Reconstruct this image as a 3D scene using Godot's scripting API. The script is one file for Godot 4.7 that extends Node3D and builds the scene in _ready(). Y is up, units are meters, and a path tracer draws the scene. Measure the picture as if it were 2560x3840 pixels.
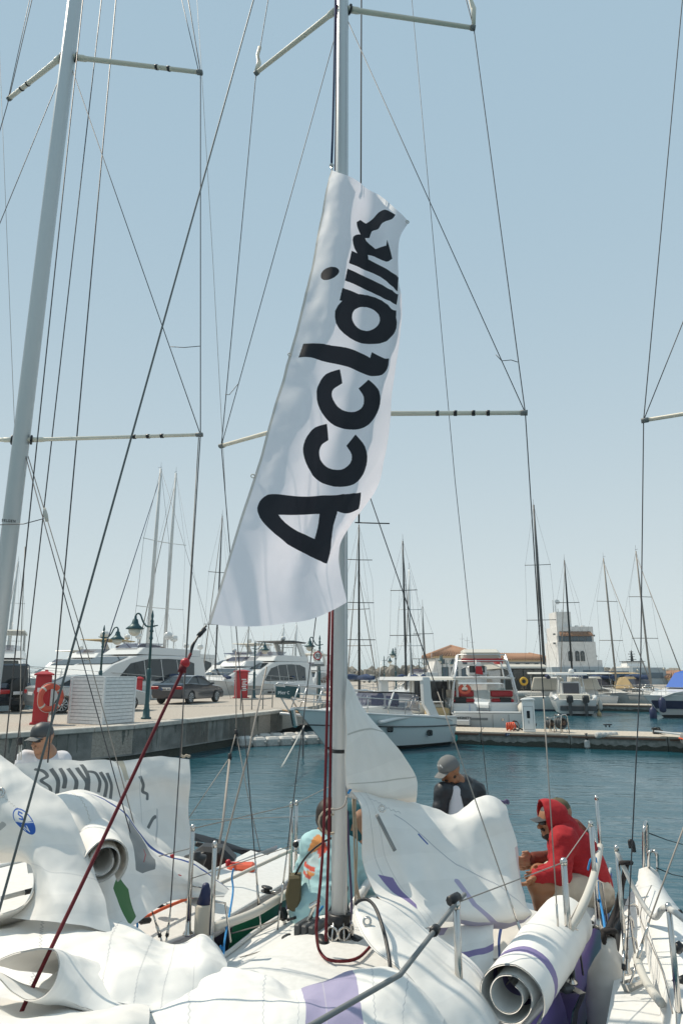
extends Node3D
var M := {}
var rng := RandomNumberGenerator.new()
var nz := FastNoiseLite.new()
var used := {}

func V(x: float, y: float, z: float) -> Vector3:
	return Vector3(x, y, z)

func _ready():
	var cam := Camera3D.new()
	cam.name = "camera"
	cam.keep_aspect = Camera3D.KEEP_HEIGHT
	cam.fov = 73.74
	cam.near = 0.05
	cam.far = 2000.0
	cam.position = V(0, 2.5, 0)
	cam.rotation_degrees = V(13.403, 0, 0)
	add_child(cam)
	cam.current = true
	var env := Environment.new()
	env.background_mode = Environment.BG_SKY
	var sm := ProceduralSkyMaterial.new()
	sm.sky_top_color = Color(0.375, 0.525, 0.64).linear_to_srgb()
	sm.sky_horizon_color = Color(0.745, 0.81, 0.805).linear_to_srgb()
	sm.sky_curve = 0.22
	sm.ground_horizon_color = Color(0.745, 0.81, 0.805).linear_to_srgb()
	sm.ground_bottom_color = Color(0.1, 0.2, 0.22).linear_to_srgb()
	sm.sun_angle_max = 20.0
	sm.sun_curve = 0.15
	var sky := Sky.new()
	sky.sky_material = sm
	env.sky = sky
	env.tonemap_mode = Environment.TONE_MAPPER_LINEAR
	env.tonemap_exposure = 1.0
	env.sdfgi_enabled = true
	env.ssao_enabled = true
	env.ssil_enabled = true
	env.fog_enabled = true
	env.fog_density = 0.0005
	env.fog_light_color = Color(0.72, 0.78, 0.8)
	var we := WorldEnvironment.new()
	we.name = "world"
	we.environment = env
	add_child(we)
	var sun := DirectionalLight3D.new()
	sun.name = "sun"
	sun.light_energy = 1.32
	sun.light_color = Color(1.0, 0.955, 0.88)
	sun.light_angular_distance = 0.55
	sun.shadow_enabled = true
	add_child(sun)
	sun.look_at_from_position(V(0, 0, 0), V(0.85, -1.3, 0.47))
	rng.seed = 11
	materials()
	setting()
	buildings()
	quay_things()
	yachts()
	pier_boats()
	racing_boats()
	sails()
	flag()
	people()
	small_things()

# ---------- materials ----------
func lin(r: float, g: float, b: float) -> Color:
	return Color(r, g, b).linear_to_srgb()

func mat(k: String, c: Color, rough := 0.6, metal := 0.0, spec := 0.5) -> StandardMaterial3D:
	var m := StandardMaterial3D.new()
	m.albedo_color = c
	m.roughness = rough
	m.metallic = metal
	m.metallic_specular = spec
	M[k] = m
	return m

func noise_tex(freq: float, c0: Color, c1: Color, sd := 1, size := 512, octaves := 5, normal := false, bump := 4.0, lo := 0.0, hi := 1.0) -> NoiseTexture2D:
	var n := FastNoiseLite.new()
	n.seed = sd
	n.frequency = freq
	n.fractal_octaves = octaves
	var t := NoiseTexture2D.new()
	t.width = size
	t.height = size
	t.seamless = true
	t.noise = n
	if normal:
		t.as_normal_map = true
		t.bump_strength = bump
	else:
		var g := Gradient.new()
		g.set_color(0, c0)
		g.set_color(1, c1)
		g.set_offset(0, lo)
		g.set_offset(1, hi)
		t.color_ramp = g
	return t

func grain(m: StandardMaterial3D, freq: float, c0: Color, c1: Color, scale: float, sd := 1, bump := 0.0, lo := 0.25, hi := 0.75) -> StandardMaterial3D:
	m.albedo_color = Color.WHITE
	m.albedo_texture = noise_tex(freq, c0, c1, sd, 512, 5, false, 4.0, lo, hi)
	m.uv1_triplanar = true
	m.uv1_world_triplanar = true
	m.uv1_scale = Vector3.ONE * scale
	if bump > 0.0:
		m.normal_enabled = true
		m.normal_texture = noise_tex(freq * 1.5, c0, c1, sd + 7, 512, 5, true, bump)
	return m

# ---------- mesh helpers ----------
func ST(flat := false) -> SurfaceTool:
	var s := SurfaceTool.new()
	s.begin(Mesh.PRIMITIVE_TRIANGLES)
	s.set_smooth_group(4294967295 if flat else 0)
	return s

func tri(s: SurfaceTool, a: Vector3, b: Vector3, c: Vector3):
	s.add_vertex(a)
	s.add_vertex(b)
	s.add_vertex(c)

func quad(s: SurfaceTool, a: Vector3, b: Vector3, c: Vector3, d: Vector3):
	tri(s, a, b, c)
	tri(s, a, c, d)

func mesh_of(s: SurfaceTool) -> ArrayMesh:
	s.index()
	s.generate_normals()
	return s.commit()

func obj(called: String, s, m, parent: Node = self) -> MeshInstance3D:
	var o := MeshInstance3D.new()
	o.name = numbered(called) if parent == self else called
	o.mesh = mesh_of(s) if s is SurfaceTool else s
	o.material_override = M[m] if m is String else m
	parent.add_child(o, true)
	return o

func numbered(called: String) -> String:
	if not used.has(called):
		used[called] = 0
		return called
	used[called] += 1
	return "%s_%03d" % [called, used[called]]

func tag(o: Node, label: String, category: String, group := "") -> Node:
	o.set_meta("label", label)
	o.set_meta("category", category)
	if group:
		o.set_meta("group", group)
	return o

func thing(called: String, label: String, category: String, at := Vector3.ZERO, turn := 0.0, group := "") -> Node3D:
	var o := Node3D.new()
	o.name = numbered(called)
	add_child(o)
	o.position = at
	o.rotation.y = turn
	tag(o, label, category, group)
	return o

func structure(o: Node) -> Node:
	o.set_meta("kind", "structure")
	return o

func copy_of(src: Node3D, base: String, label: String, at: Vector3, turn: float) -> Node3D:
	var c: Node3D = src.duplicate()
	c.name = numbered(base)
	add_child(c)
	c.position = at
	c.rotation.y = turn
	c.set_meta("label", label)
	return c

# box with optional chamfer c
func box(s: SurfaceTool, p: Vector3, z: Vector3, c := 0.0, b := Basis.IDENTITY):
	var h := z * 0.5
	if c <= 0.0:
		var v := []
		for i in 8:
			v.append(p + b * V(h.x * (1 if i & 1 else -1), h.y * (1 if i & 2 else -1), h.z * (1 if i & 4 else -1)))
		for f in [[0, 2, 3, 1], [5, 7, 6, 4], [4, 6, 2, 0], [1, 3, 7, 5], [2, 6, 7, 3], [0, 1, 5, 4]]:
			quad(s, v[f[0]], v[f[1]], v[f[2]], v[f[3]])
		return
	c = minf(c, minf(h.x, minf(h.y, h.z)) * 0.95)
	var g := func(ix: int, iy: int, iz: int, ax: int) -> Vector3:
		var q := V(ix * (h.x - (0.0 if ax == 0 else c)), iy * (h.y - (0.0 if ax == 1 else c)), iz * (h.z - (0.0 if ax == 2 else c)))
		return p + b * q
	for a in 3:
		for sg in [-1, 1]:
			var q := []
			for k in [[-1, -1], [-1, 1], [1, 1], [1, -1]]:
				var e := [0, 0, 0]
				e[a] = sg
				e[(a + 1) % 3] = k[0]
				e[(a + 2) % 3] = k[1]
				q.append(g.call(e[0], e[1], e[2], a))
			if sg > 0:
				quad(s, q[0], q[1], q[2], q[3])
			else:
				quad(s, q[3], q[2], q[1], q[0])
	for a in 3:
		var a1 := (a + 1) % 3
		var a2 := (a + 2) % 3
		for s1 in [-1, 1]:
			for s2 in [-1, 1]:
				var e0 := [0, 0, 0]
				e0[a] = -1
				e0[a1] = s1
				e0[a2] = s2
				var e1 := e0.duplicate()
				e1[a] = 1
				var q1 = g.call(e0[0], e0[1], e0[2], a1)
				var q2 = g.call(e1[0], e1[1], e1[2], a1)
				var q3 = g.call(e1[0], e1[1], e1[2], a2)
				var q4 = g.call(e0[0], e0[1], e0[2], a2)
				if s1 * s2 > 0:
					quad(s, q1, q2, q3, q4)
				else:
					quad(s, q4, q3, q2, q1)
	for ix in [-1, 1]:
		for iy in [-1, 1]:
			for iz in [-1, 1]:
				var t1 = g.call(ix, iy, iz, 0)
				var t2 = g.call(ix, iy, iz, 1)
				var t3 = g.call(ix, iy, iz, 2)
				if ix * iy * iz > 0:
					tri(s, t1, t3, t2)
				else:
					tri(s, t1, t2, t3)

func crv(pts: Array, n: int) -> Array:
	# Catmull-Rom through pts, n pieces per span
	var out := []
	var m := pts.size()
	for i in m - 1:
		var p0 = pts[maxi(i - 1, 0)]
		var p1 = pts[i]
		var p2 = pts[i + 1]
		var p3 = pts[mini(i + 2, m - 1)]
		for k in n:
			var t := float(k) / n
			out.append(p1.cubic_interpolate(p2, p0, p3, t))
	out.append(pts[m - 1])
	return out

# a tube along pts; r is one radius or one per point
func tube(s: SurfaceTool, pts: Array, r, sides := 6, flatten := 1.0):
	var n := pts.size()
	var rings := []
	var t0: Vector3 = (pts[1] - pts[0]).normalized()
	var up := V(0, 1, 0) if absf(t0.y) < 0.9 else V(1, 0, 0)
	var a := t0.cross(up).normalized()
	for i in n:
		var t: Vector3 = (pts[mini(i + 1, n - 1)] - pts[maxi(i - 1, 0)]).normalized()
		a = (a - t * a.dot(t)).normalized()
		var b := t.cross(a)
		var rr: float = r[i] if r is Array else r
		var ring := []
		for k in sides:
			var w := TAU * k / sides
			ring.append(pts[i] + a * cos(w) * rr + b * sin(w) * rr * flatten)
		rings.append(ring)
	loft(s, rings, true, true)

func loft(s: SurfaceTool, rings: Array, closed := true, caps := true):
	var m: int = rings[0].size()
	for i in rings.size() - 1:
		for k in (m if closed else m - 1):
			var k2 := (k + 1) % m
			quad(s, rings[i][k], rings[i + 1][k], rings[i + 1][k2], rings[i][k2])
	if caps:
		for e in [0, rings.size() - 1]:
			var c := Vector3.ZERO
			for p in rings[e]:
				c += p
			c /= m
			for k in m:
				if e == 0:
					tri(s, c, rings[e][k], rings[e][(k + 1) % m])
				else:
					tri(s, c, rings[e][(k + 1) % m], rings[e][k])

# profile of [radius, height] turned round y at p
func lathe(s: SurfaceTool, p: Vector3, prof: Array, sides := 14, b := Basis.IDENTITY):
	var rings := []
	for q in prof:
		var ring := []
		for k in sides:
			var w := -TAU * k / sides
			ring.append(p + b * V(cos(w) * q[0], q[1], sin(w) * q[0]))
		rings.append(ring)
	loft(s, rings, true, true)

# side profile (x, y) spread over z with a half width for each point (or one for all); rounded by inset rim
func side(s: SurfaceTool, pts: Array, hw, rim := 0.0, p := Vector3.ZERO, b := Basis.IDENTITY):
	var n := pts.size()
	var poly := PackedVector2Array()
	var c := Vector2.ZERO
	for q in pts:
		poly.append(Vector2(q[0], q[1]))
		c += Vector2(q[0], q[1])
	c /= n
	var idx := Geometry2D.triangulate_polygon(poly)
	var rings := []
	var zs := [-1.0, 1.0] if rim <= 0.0 else [-1.0, -1.0, 1.0, 1.0]
	for j in zs.size():
		var inset: bool = rim > 0.0 and (j == 0 or j == 3)
		var ring := []
		for i in n:
			var w: float = hw[i] if hw is Array else hw
			var q := poly[i]
			if inset:
				var e := (c - q)
				q += e.normalized() * minf(rim, e.length() * 0.5)
			elif rim > 0.0:
				w = maxf(w - rim, 0.001)
			ring.append(p + b * V(q.x, q.y, zs[j] * w))
		rings.append(ring)
	loft(s, rings, true, false)
	for i in range(0, idx.size(), 3):
		tri(s, rings[0][idx[i]], rings[0][idx[i + 1]], rings[0][idx[i + 2]])
		var l: Array = rings[rings.size() - 1]
		tri(s, l[idx[i]], l[idx[i + 2]], l[idx[i + 1]])

# flat polygon in plan (x, z) between two heights
func slab(s: SurfaceTool, pts: Array, y0: float, y1: float, grow := 0.0):
	var poly := PackedVector2Array()
	var c := Vector2.ZERO
	for q in pts:
		poly.append(Vector2(q[0], q[1]))
		c += Vector2(q[0], q[1])
	c /= pts.size()
	var idx := Geometry2D.triangulate_polygon(poly)
	var lo := []
	var hi := []
	for q in poly:
		var e: Vector2 = (q - c) * (1.0 - grow) + c
		lo.append(V(e.x, y0, e.y))
		hi.append(V(q.x, y1, q.y))
	loft(s, [lo, hi], true, false)
	for i in range(0, idx.size(), 3):
		tri(s, hi[idx[i]], hi[idx[i + 1]], hi[idx[i + 2]])
		tri(s, lo[idx[i]], lo[idx[i + 2]], lo[idx[i + 1]])

# cloth through a grid of points: rows of equal length; uv 0..1 along the cloth
func sheet(rows: Array, nu: int, nv: int, amp := 0.0, freq := 3.0, sd := 1, thick := 0.0, crease := 0.22) -> ArrayMesh:
	var dense := []
	for r in rows:
		dense.append(crv(r, nu))
	var w: int = dense[0].size()
	var cols := []
	for i in w:
		var col := []
		for r in dense:
			col.append(r[i])
		cols.append(crv(col, nv))
	var h: int = cols[0].size()
	nz.seed = sd
	nz.frequency = freq
	nz.fractal_octaves = 3
	var P := PackedVector3Array()
	var N := PackedVector3Array()
	var UV := PackedVector2Array()
	for j in h:
		for i in w:
			P.append(cols[i][j])
			UV.append(Vector2(float(i) / (w - 1), float(j) / (h - 1)))
	for j in h:
		for i in w:
			N.append(cloth_normal(P, w, h, i, j))
	if amp > 0.0:
		for i in P.size():
			var q := P[i]
			var rg := absf(nz.get_noise_3d(q.x * 1.9 + q.y * 0.9 + 7.0, q.y * 1.3 - q.x * 0.7, q.z * 1.6))
			P[i] = q + N[i] * amp * (nz.get_noise_3d(q.x, q.y * 0.6, q.z) + crease * (0.3 - rg))
		for j in h:
			for i in w:
				N[j * w + i] = cloth_normal(P, w, h, i, j)
	var I := PackedInt32Array()
	var base := P.size()
	if thick > 0.0:
		for k in base:
			P.append(P[k] - N[k] * thick)
			N.append(-N[k])
			UV.append(UV[k])
	for j in h - 1:
		for i in w - 1:
			var a := j * w + i
			I.append_array([a, a + 1, a + w, a + 1, a + w + 1, a + w])
			if thick > 0.0:
				I.append_array([base + a, base + a + w, base + a + 1, base + a + 1, base + a + w, base + a + w + 1])
	if thick > 0.0:
		for j in h - 1:
			for e in [0, w - 1]:
				var a: int = j * w + e
				I.append_array([a, a + w, base + a, a + w, base + a + w, base + a])
		for i in w - 1:
			for e in [0, h - 1]:
				var a: int = e * w + i
				I.append_array([a, a + 1, base + a, a + 1, base + a + 1, base + a])
	var arr := []
	arr.resize(Mesh.ARRAY_MAX)
	arr[Mesh.ARRAY_VERTEX] = P
	arr[Mesh.ARRAY_NORMAL] = N
	arr[Mesh.ARRAY_TEX_UV] = UV
	arr[Mesh.ARRAY_INDEX] = I
	var am := ArrayMesh.new()
	am.add_surface_from_arrays(Mesh.PRIMITIVE_TRIANGLES, arr)
	return am

func cloth_normal(P: PackedVector3Array, w: int, h: int, i: int, j: int) -> Vector3:
	var du := P[j * w + mini(i + 1, w - 1)] - P[j * w + maxi(i - 1, 0)]
	var dv := P[mini(j + 1, h - 1) * w + i] - P[maxi(j - 1, 0) * w + i]
	return dv.cross(du).normalized()

func lettering(text: String, size: float, depth := 0.01) -> TextMesh:
	var t := TextMesh.new()
	t.text = text
	var f := SystemFont.new()
	f.font_names = PackedStringArray(["Droid Sans"])
	f.font_weight = 700
	t.font = f
	t.font_size = 32
	t.pixel_size = size / 32.0
	t.depth = depth
	t.curve_step = 2.0
	return t

func words(text: String, size: float, m, parent: Node, at: Vector3, b: Basis) -> MeshInstance3D:
	var o := obj("lettering", lettering(text, size), m, parent)
	o.transform = Transform3D(b, at)
	return o

# smooth body out of tapered bones [a, b, ra, rb]; surface nets
func blob(bones: Array, cell := 0.015, k := 0.05) -> ArrayMesh:
	var lo := V(1e9, 1e9, 1e9)
	var hi := -lo
	for q in bones:
		for e in 2:
			var r: float = q[2 + e]
			lo = lo.min(q[e] - Vector3.ONE * r)
			hi = hi.max(q[e] + Vector3.ONE * r)
	var pad := k * 0.3 + cell * 2.5
	lo -= Vector3.ONE * pad
	hi += Vector3.ONE * pad
	var nx := int((hi.x - lo.x) / cell) + 2
	var ny := int((hi.y - lo.y) / cell) + 2
	var nzz := int((hi.z - lo.z) / cell) + 2
	var f := PackedFloat32Array()
	f.resize(nx * ny * nzz)
	f.fill(9.0)
	for q in bones:
		var a: Vector3 = q[0]
		var ba: Vector3 = q[1] - q[0]
		var ra: float = q[2]
		var dr: float = q[3] - q[2]
		var l2: float = maxf(ba.length_squared(), 1e-9)
		var m := maxf(q[2], q[3]) + k + cell * 2.0
		var l: Vector3 = (a.min(q[1]) - Vector3.ONE * m - lo) / cell
		var h: Vector3 = (a.max(q[1]) + Vector3.ONE * m - lo) / cell
		for z in range(maxi(int(l.z), 0), mini(int(h.z) + 2, nzz)):
			for y in range(maxi(int(l.y), 0), mini(int(h.y) + 2, ny)):
				var at := (z * ny + y) * nx
				for x in range(maxi(int(l.x), 0), mini(int(h.x) + 2, nx)):
					var p := Vector3(x, y, z) * cell + lo - a
					var t := clampf(p.dot(ba) / l2, 0.0, 1.0)
					var d := (p - ba * t).length() - ra - dr * t
					var o := f[at + x]
					var hh := maxf(k - absf(d - o), 0.0) / k
					f[at + x] = minf(d, o) - hh * hh * k * 0.25
	var id := PackedInt32Array()
	id.resize(nx * ny * nzz)
	id.fill(-1)
	var P := PackedVector3Array()
	var I := PackedInt32Array()
	var step := [1, nx, nx * ny]
	for z in nzz - 1:
		for y in ny - 1:
			for x in nx - 1:
				var c := (z * ny + y) * nx + x
				var s0 := f[c] < 0.0
				var same := true
				for e in range(1, 8):
					if (f[c + (1 if e & 1 else 0) + (nx if e & 2 else 0) + (nx * ny if e & 4 else 0)] < 0.0) != s0:
						same = false
						break
				if same:
					continue
				var sum := Vector3.ZERO
				var cnt := 0
				for ax in 3:
					for u in 2:
						for w in 2:
							var o3 := [0, 0, 0]
							o3[(ax + 1) % 3] = u
							o3[(ax + 2) % 3] = w
							var c0: int = c + o3[0] + o3[1] * nx + o3[2] * nx * ny
							var f0 := f[c0]
							var f1: float = f[c0 + step[ax]]
							if (f0 < 0.0) != (f1 < 0.0):
								o3[ax] = f0 / (f0 - f1)
								sum += Vector3(o3[0], o3[1], o3[2])
								cnt += 1
				id[c] = P.size()
				P.append((Vector3(x, y, z) + sum / cnt) * cell + lo)
	for z in range(1, nzz - 1):
		for y in range(1, ny - 1):
			for x in range(1, nx - 1):
				var c := (z * ny + y) * nx + x
				for ax in 3:
					var s0 := f[c] < 0.0
					if s0 == (f[c + step[ax]] < 0.0):
						continue
					var u: int = step[(ax + 1) % 3]
					var w: int = step[(ax + 2) % 3]
					var q := [id[c], id[c - u], id[c - u - w], id[c - w]]
					if q.min() < 0:
						continue
					if s0:
						I.append_array([q[0], q[2], q[1], q[0], q[3], q[2]])
					else:
						I.append_array([q[0], q[1], q[2], q[0], q[2], q[3]])
	var N := PackedVector3Array()
	for p in P:
		var g := (p - lo) / cell
		var x := clampi(int(g.x + 0.5), 1, nx - 2)
		var y := clampi(int(g.y + 0.5), 1, ny - 2)
		var z := clampi(int(g.z + 0.5), 1, nzz - 2)
		var c := (z * ny + y) * nx + x
		N.append(Vector3(f[c + 1] - f[c - 1], f[c + nx] - f[c - nx], f[c + nx * ny] - f[c - nx * ny]).normalized())
	var arr := []
	arr.resize(Mesh.ARRAY_MAX)
	arr[Mesh.ARRAY_VERTEX] = P
	arr[Mesh.ARRAY_NORMAL] = N
	arr[Mesh.ARRAY_INDEX] = I
	var am := ArrayMesh.new()
	am.add_surface_from_arrays(Mesh.PRIMITIVE_TRIANGLES, arr)
	return am

# ---------- prints (flat lettering and marks on cloth) ----------
func stroke(img: Image, pts: Array, w: float, col: Color, flat := false):
	var W := img.get_width()
	var H := img.get_height()
	for i in maxi(pts.size() - 1, 1):
		var a: Vector2 = pts[i]
		var b: Vector2 = pts[mini(i + 1, pts.size() - 1)]
		var ab := b - a
		var l2 := maxf(ab.length_squared(), 1e-6)
		for y in range(maxi(int(minf(a.y, b.y) - w), 0), mini(int(maxf(a.y, b.y) + w) + 2, H)):
			for x in range(maxi(int(minf(a.x, b.x) - w), 0), mini(int(maxf(a.x, b.x) + w) + 2, W)):
				var p := Vector2(x + 0.5, y + 0.5) - a
				var t := p.dot(ab) / l2
				if flat and ((i == 0 and t < 0.0) or (i == pts.size() - 2 and t > 1.0)):
					continue
				t = clampf(t, 0.0, 1.0)
				var d := (p - ab * t).length() - w
				if d < 0.5:
					img.set_pixel(x, y, img.get_pixel(x, y).lerp(col, clampf(0.5 - d, 0.0, 1.0)))

func fillp(img: Image, poly: Array, col: Color):
	var pp := PackedVector2Array(poly)
	var lo := pp[0]
	var hi := pp[0]
	for q in pp:
		lo = lo.min(q)
		hi = hi.max(q)
	for y in range(maxi(int(lo.y), 0), mini(int(hi.y) + 1, img.get_height())):
		for x in range(maxi(int(lo.x), 0), mini(int(hi.x) + 1, img.get_width())):
			if Geometry2D.is_point_in_polygon(Vector2(x + 0.5, y + 0.5), pp):
				img.set_pixel(x, y, col)

func v2(a: Array) -> Array:
	var o := []
	for i in range(0, a.size(), 2):
		o.append(Vector2(a[i], a[i + 1]))
	return o

func blank(w: int, h: int, c: Color) -> Image:
	var img := Image.create(w, h, false, Image.FORMAT_RGB8)
	img.fill(c)
	return img

func print_mat(k: String, img: Image, rough := 0.75) -> StandardMaterial3D:
	img.generate_mipmaps()
	var m := mat(k, Color.WHITE, rough)
	m.albedo_texture = ImageTexture.create_from_image(img)
	return m

func materials():
	mat("white_paint", lin(0.78, 0.78, 0.76), 0.35)
	mat("gelcoat", lin(0.66, 0.66, 0.645), 0.22)
	mat("gelcoat_cream", lin(0.62, 0.58, 0.50), 0.3)
	mat("gelcoat_grey", lin(0.46, 0.50, 0.52), 0.25)
	mat("pale_blue_hull", lin(0.58, 0.66, 0.67), 0.2)
	mat("glass", lin(0.012, 0.018, 0.022), 0.05)
	mat("smoke_glass", lin(0.06, 0.06, 0.075), 0.06)
	var g := mat("clear_glass", Color(0.75, 0.82, 0.85, 0.28), 0.04)
	g.transparency = BaseMaterial3D.TRANSPARENCY_ALPHA
	var g2 := mat("tinted_glass", Color(0.30, 0.29, 0.36, 0.62), 0.05)
	g2.transparency = BaseMaterial3D.TRANSPARENCY_ALPHA
	var g3 := mat("vinyl", Color(0.26, 0.25, 0.23, 0.82), 0.2)
	g3.transparency = BaseMaterial3D.TRANSPARENCY_ALPHA
	mat("steel", lin(0.58, 0.56, 0.53), 0.18, 1.0)
	mat("alloy", lin(0.60, 0.61, 0.62), 0.38, 0.55)
	mat("mast_silver", lin(0.58, 0.61, 0.62), 0.42, 0.2)
	mat("spar_cream", lin(0.74, 0.69, 0.58), 0.5)
	mat("wire", lin(0.07, 0.072, 0.08), 0.6, 0.15)
	mat("wire_pale", lin(0.30, 0.27, 0.24), 0.6)
	mat("black", lin(0.012, 0.013, 0.015), 0.45)
	mat("rubber", lin(0.02, 0.02, 0.02), 0.75)
	mat("dark_grey", lin(0.05, 0.055, 0.06), 0.5)
	mat("mid_grey", lin(0.18, 0.19, 0.19), 0.6)
	mat("red", lin(0.42, 0.012, 0.02), 0.4)
	mat("orange", lin(0.62, 0.085, 0.03), 0.5)
	mat("life_orange", lin(0.55, 0.09, 0.05), 0.6)
	mat("navy", lin(0.012, 0.02, 0.075), 0.5)
	mat("blue", lin(0.015, 0.10, 0.42), 0.65)
	mat("rope_blue", lin(0.03, 0.24, 0.55), 0.8)
	mat("rope_red", lin(0.12, 0.006, 0.012), 0.8)
	mat("rope_tan", lin(0.42, 0.36, 0.28), 0.85)
	mat("rope_white", lin(0.55, 0.53, 0.48), 0.85)
	mat("rope_purple", lin(0.10, 0.08, 0.16), 0.85)
	mat("rope_orange", lin(0.55, 0.10, 0.04), 0.8)
	mat("yellow", lin(0.70, 0.42, 0.04), 0.6)
	mat("teal", lin(0.01, 0.33, 0.33), 0.5)
	mat("green", lin(0.01, 0.19, 0.06), 0.35)
	mat("purple", lin(0.20, 0.15, 0.42), 0.3)
	mat("deep_purple", lin(0.05, 0.035, 0.12), 0.3)
	mat("lamp_green", lin(0.022, 0.075, 0.085), 0.45, 0.2)
	mat("globe", lin(0.62, 0.60, 0.52), 0.15)
	mat("car_paint", lin(0.010, 0.018, 0.034), 0.16, 0.2)
	M["car_paint"].clearcoat_enabled = true
	M["car_paint"].clearcoat = 1.0
	M["car_paint"].clearcoat_roughness = 0.05
	mat("silver_paint", lin(0.42, 0.44, 0.45), 0.25, 0.5)
	mat("tail_red", lin(0.35, 0.01, 0.01), 0.15)
	mat("plate_white", lin(0.75, 0.76, 0.76), 0.4)
	mat("skin", lin(0.36, 0.19, 0.115), 0.55)
	mat("skin_tan", lin(0.30, 0.135, 0.065), 0.5)
	for k in ["skin", "skin_tan"]:
		M[k].subsurf_scatter_enabled = true
		M[k].subsurf_scatter_strength = 0.15
	mat("hair", lin(0.018, 0.012, 0.009), 0.6)
	mat("beard", lin(0.03, 0.018, 0.012), 0.8)
	mat("canvas_tan", lin(0.42, 0.31, 0.16), 0.85)
	mat("dark_canvas", lin(0.035, 0.04, 0.04), 0.8)
	mat("brown", lin(0.10, 0.055, 0.035), 0.8)
	mat("teak", lin(0.34, 0.22, 0.12), 0.7)
	mat("navy_canvas", lin(0.012, 0.035, 0.10), 0.85)
	mat("stucco", lin(0.58, 0.56, 0.50), 0.9)
	grain(M["stucco"], 0.02, lin(0.62, 0.615, 0.60), lin(0.70, 0.695, 0.68), 0.12, 3)
	mat("stucco_blue", lin(0.30, 0.36, 0.40), 0.9)
	grain(M["stucco_blue"], 0.02, lin(0.27, 0.33, 0.37), lin(0.33, 0.39, 0.43), 0.12, 4)
	mat("cornice", lin(0.55, 0.40, 0.22), 0.9)
	mat("blue_wall", lin(0.02, 0.075, 0.15), 0.6)
	mat("pane_blue", lin(0.05, 0.09, 0.13), 0.08)
	var c := mat("concrete", Color.WHITE, 0.9)
	grain(c, 0.012, lin(0.16, 0.165, 0.155), lin(0.31, 0.305, 0.285), 0.3, 21, 2.0, 0.2, 0.8)
	c.detail_enabled = true
	c.detail_blend_mode = BaseMaterial3D.BLEND_MODE_MUL
	grain(mat("paving", Color.WHITE, 0.92), 0.05, lin(0.33, 0.29, 0.245), lin(0.52, 0.47, 0.41), 0.5, 22, 3.0, 0.2, 0.8)
	grain(mat("coping", Color.WHITE, 0.9), 0.02, lin(0.40, 0.375, 0.335), lin(0.54, 0.51, 0.46), 0.4, 23, 1.0)
	grain(mat("pontoon_top", Color.WHITE, 0.92), 0.03, lin(0.42, 0.37, 0.30), lin(0.56, 0.50, 0.42), 0.5, 24, 1.5)
	grain(mat("pontoon_side", Color.WHITE, 0.9), 0.02, lin(0.16, 0.17, 0.16), lin(0.28, 0.285, 0.27), 0.5, 25, 2.0)
	grain(mat("algae", Color.WHITE, 0.75), 0.05, lin(0.012, 0.017, 0.013), lin(0.05, 0.06, 0.045), 0.8, 26, 3.0)
	grain(mat("stain", Color.WHITE, 0.95), 0.03, lin(0.10, 0.105, 0.095), lin(0.20, 0.20, 0.18), 0.4, 33, 1.0)
	grain(mat("rock", Color.WHITE, 0.95), 0.05, lin(0.16, 0.14, 0.115), lin(0.42, 0.38, 0.32), 0.2, 27, 4.0)
	grain(mat("roof_tile", Color.WHITE, 0.9), 0.03, lin(0.24, 0.12, 0.07), lin(0.42, 0.24, 0.14), 0.5, 28)
	grain(mat("slat_white", Color.WHITE, 0.6), 0.02, lin(0.66, 0.665, 0.66), lin(0.78, 0.78, 0.77), 0.7, 30)
	grain(mat("cube_grey", Color.WHITE, 0.7), 0.03, lin(0.40, 0.40, 0.385), lin(0.58, 0.575, 0.55), 0.6, 31, 1.0)
	grain(mat("deck_white", Color.WHITE, 0.55), 0.03, lin(0.67, 0.67, 0.65), lin(0.72, 0.72, 0.705), 1.2, 32)
	var sc := mat("sailcloth", Color.WHITE, 0.62)
	grain(sc, 0.006, lin(0.76, 0.745, 0.71), lin(0.85, 0.835, 0.80), 0.5, 41, 0.0, 0.3, 0.7)
	sc.backlight_enabled = true
	sc.backlight = Color(0.45, 0.43, 0.38)
	mat("hood_red", lin(0.36, 0.008, 0.014), 0.85)
	grain(M["hood_red"], 0.06, lin(0.31, 0.006, 0.012), lin(0.40, 0.012, 0.018), 2.0, 51, 1.0)
	mat("khaki", lin(0.50, 0.44, 0.36), 0.85)
	mat("olive", lin(0.10, 0.085, 0.045), 0.85)
	mat("jacket", lin(0.014, 0.018, 0.024), 0.5)
	mat("cap_grey", lin(0.16, 0.165, 0.165), 0.9)
	mat("white_cloth", lin(0.66, 0.65, 0.68), 0.85)
	mat("cyan_cloth", lin(0.36, 0.57, 0.60), 0.85)
	mat("dyed_cloth", Color.WHITE, 0.85)
	M["dyed_cloth"].vertex_color_use_as_albedo = true
	mat("teal_dark", lin(0.008, 0.075, 0.095), 0.85)
	mat("shirt_orange", lin(0.70, 0.32, 0.10), 0.85)
	mat("rope_black", lin(0.02, 0.016, 0.016), 0.9)
	mat("canvas_cream", lin(0.55, 0.50, 0.42), 0.85)
	mat("rust_check", lin(0.13, 0.03, 0.02), 0.9)
	grain(M["rust_check"], 0.08, lin(0.03, 0.012, 0.012), lin(0.26, 0.055, 0.025), 3.0, 53, 0.0, 0.35, 0.65)
	var fd := mat("fender_grey", Color.WHITE, 0.6)
	grain(fd, 0.012, lin(0.50, 0.47, 0.43), lin(0.68, 0.655, 0.62), 0.9, 42, 0.6, 0.25, 0.75)

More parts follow.
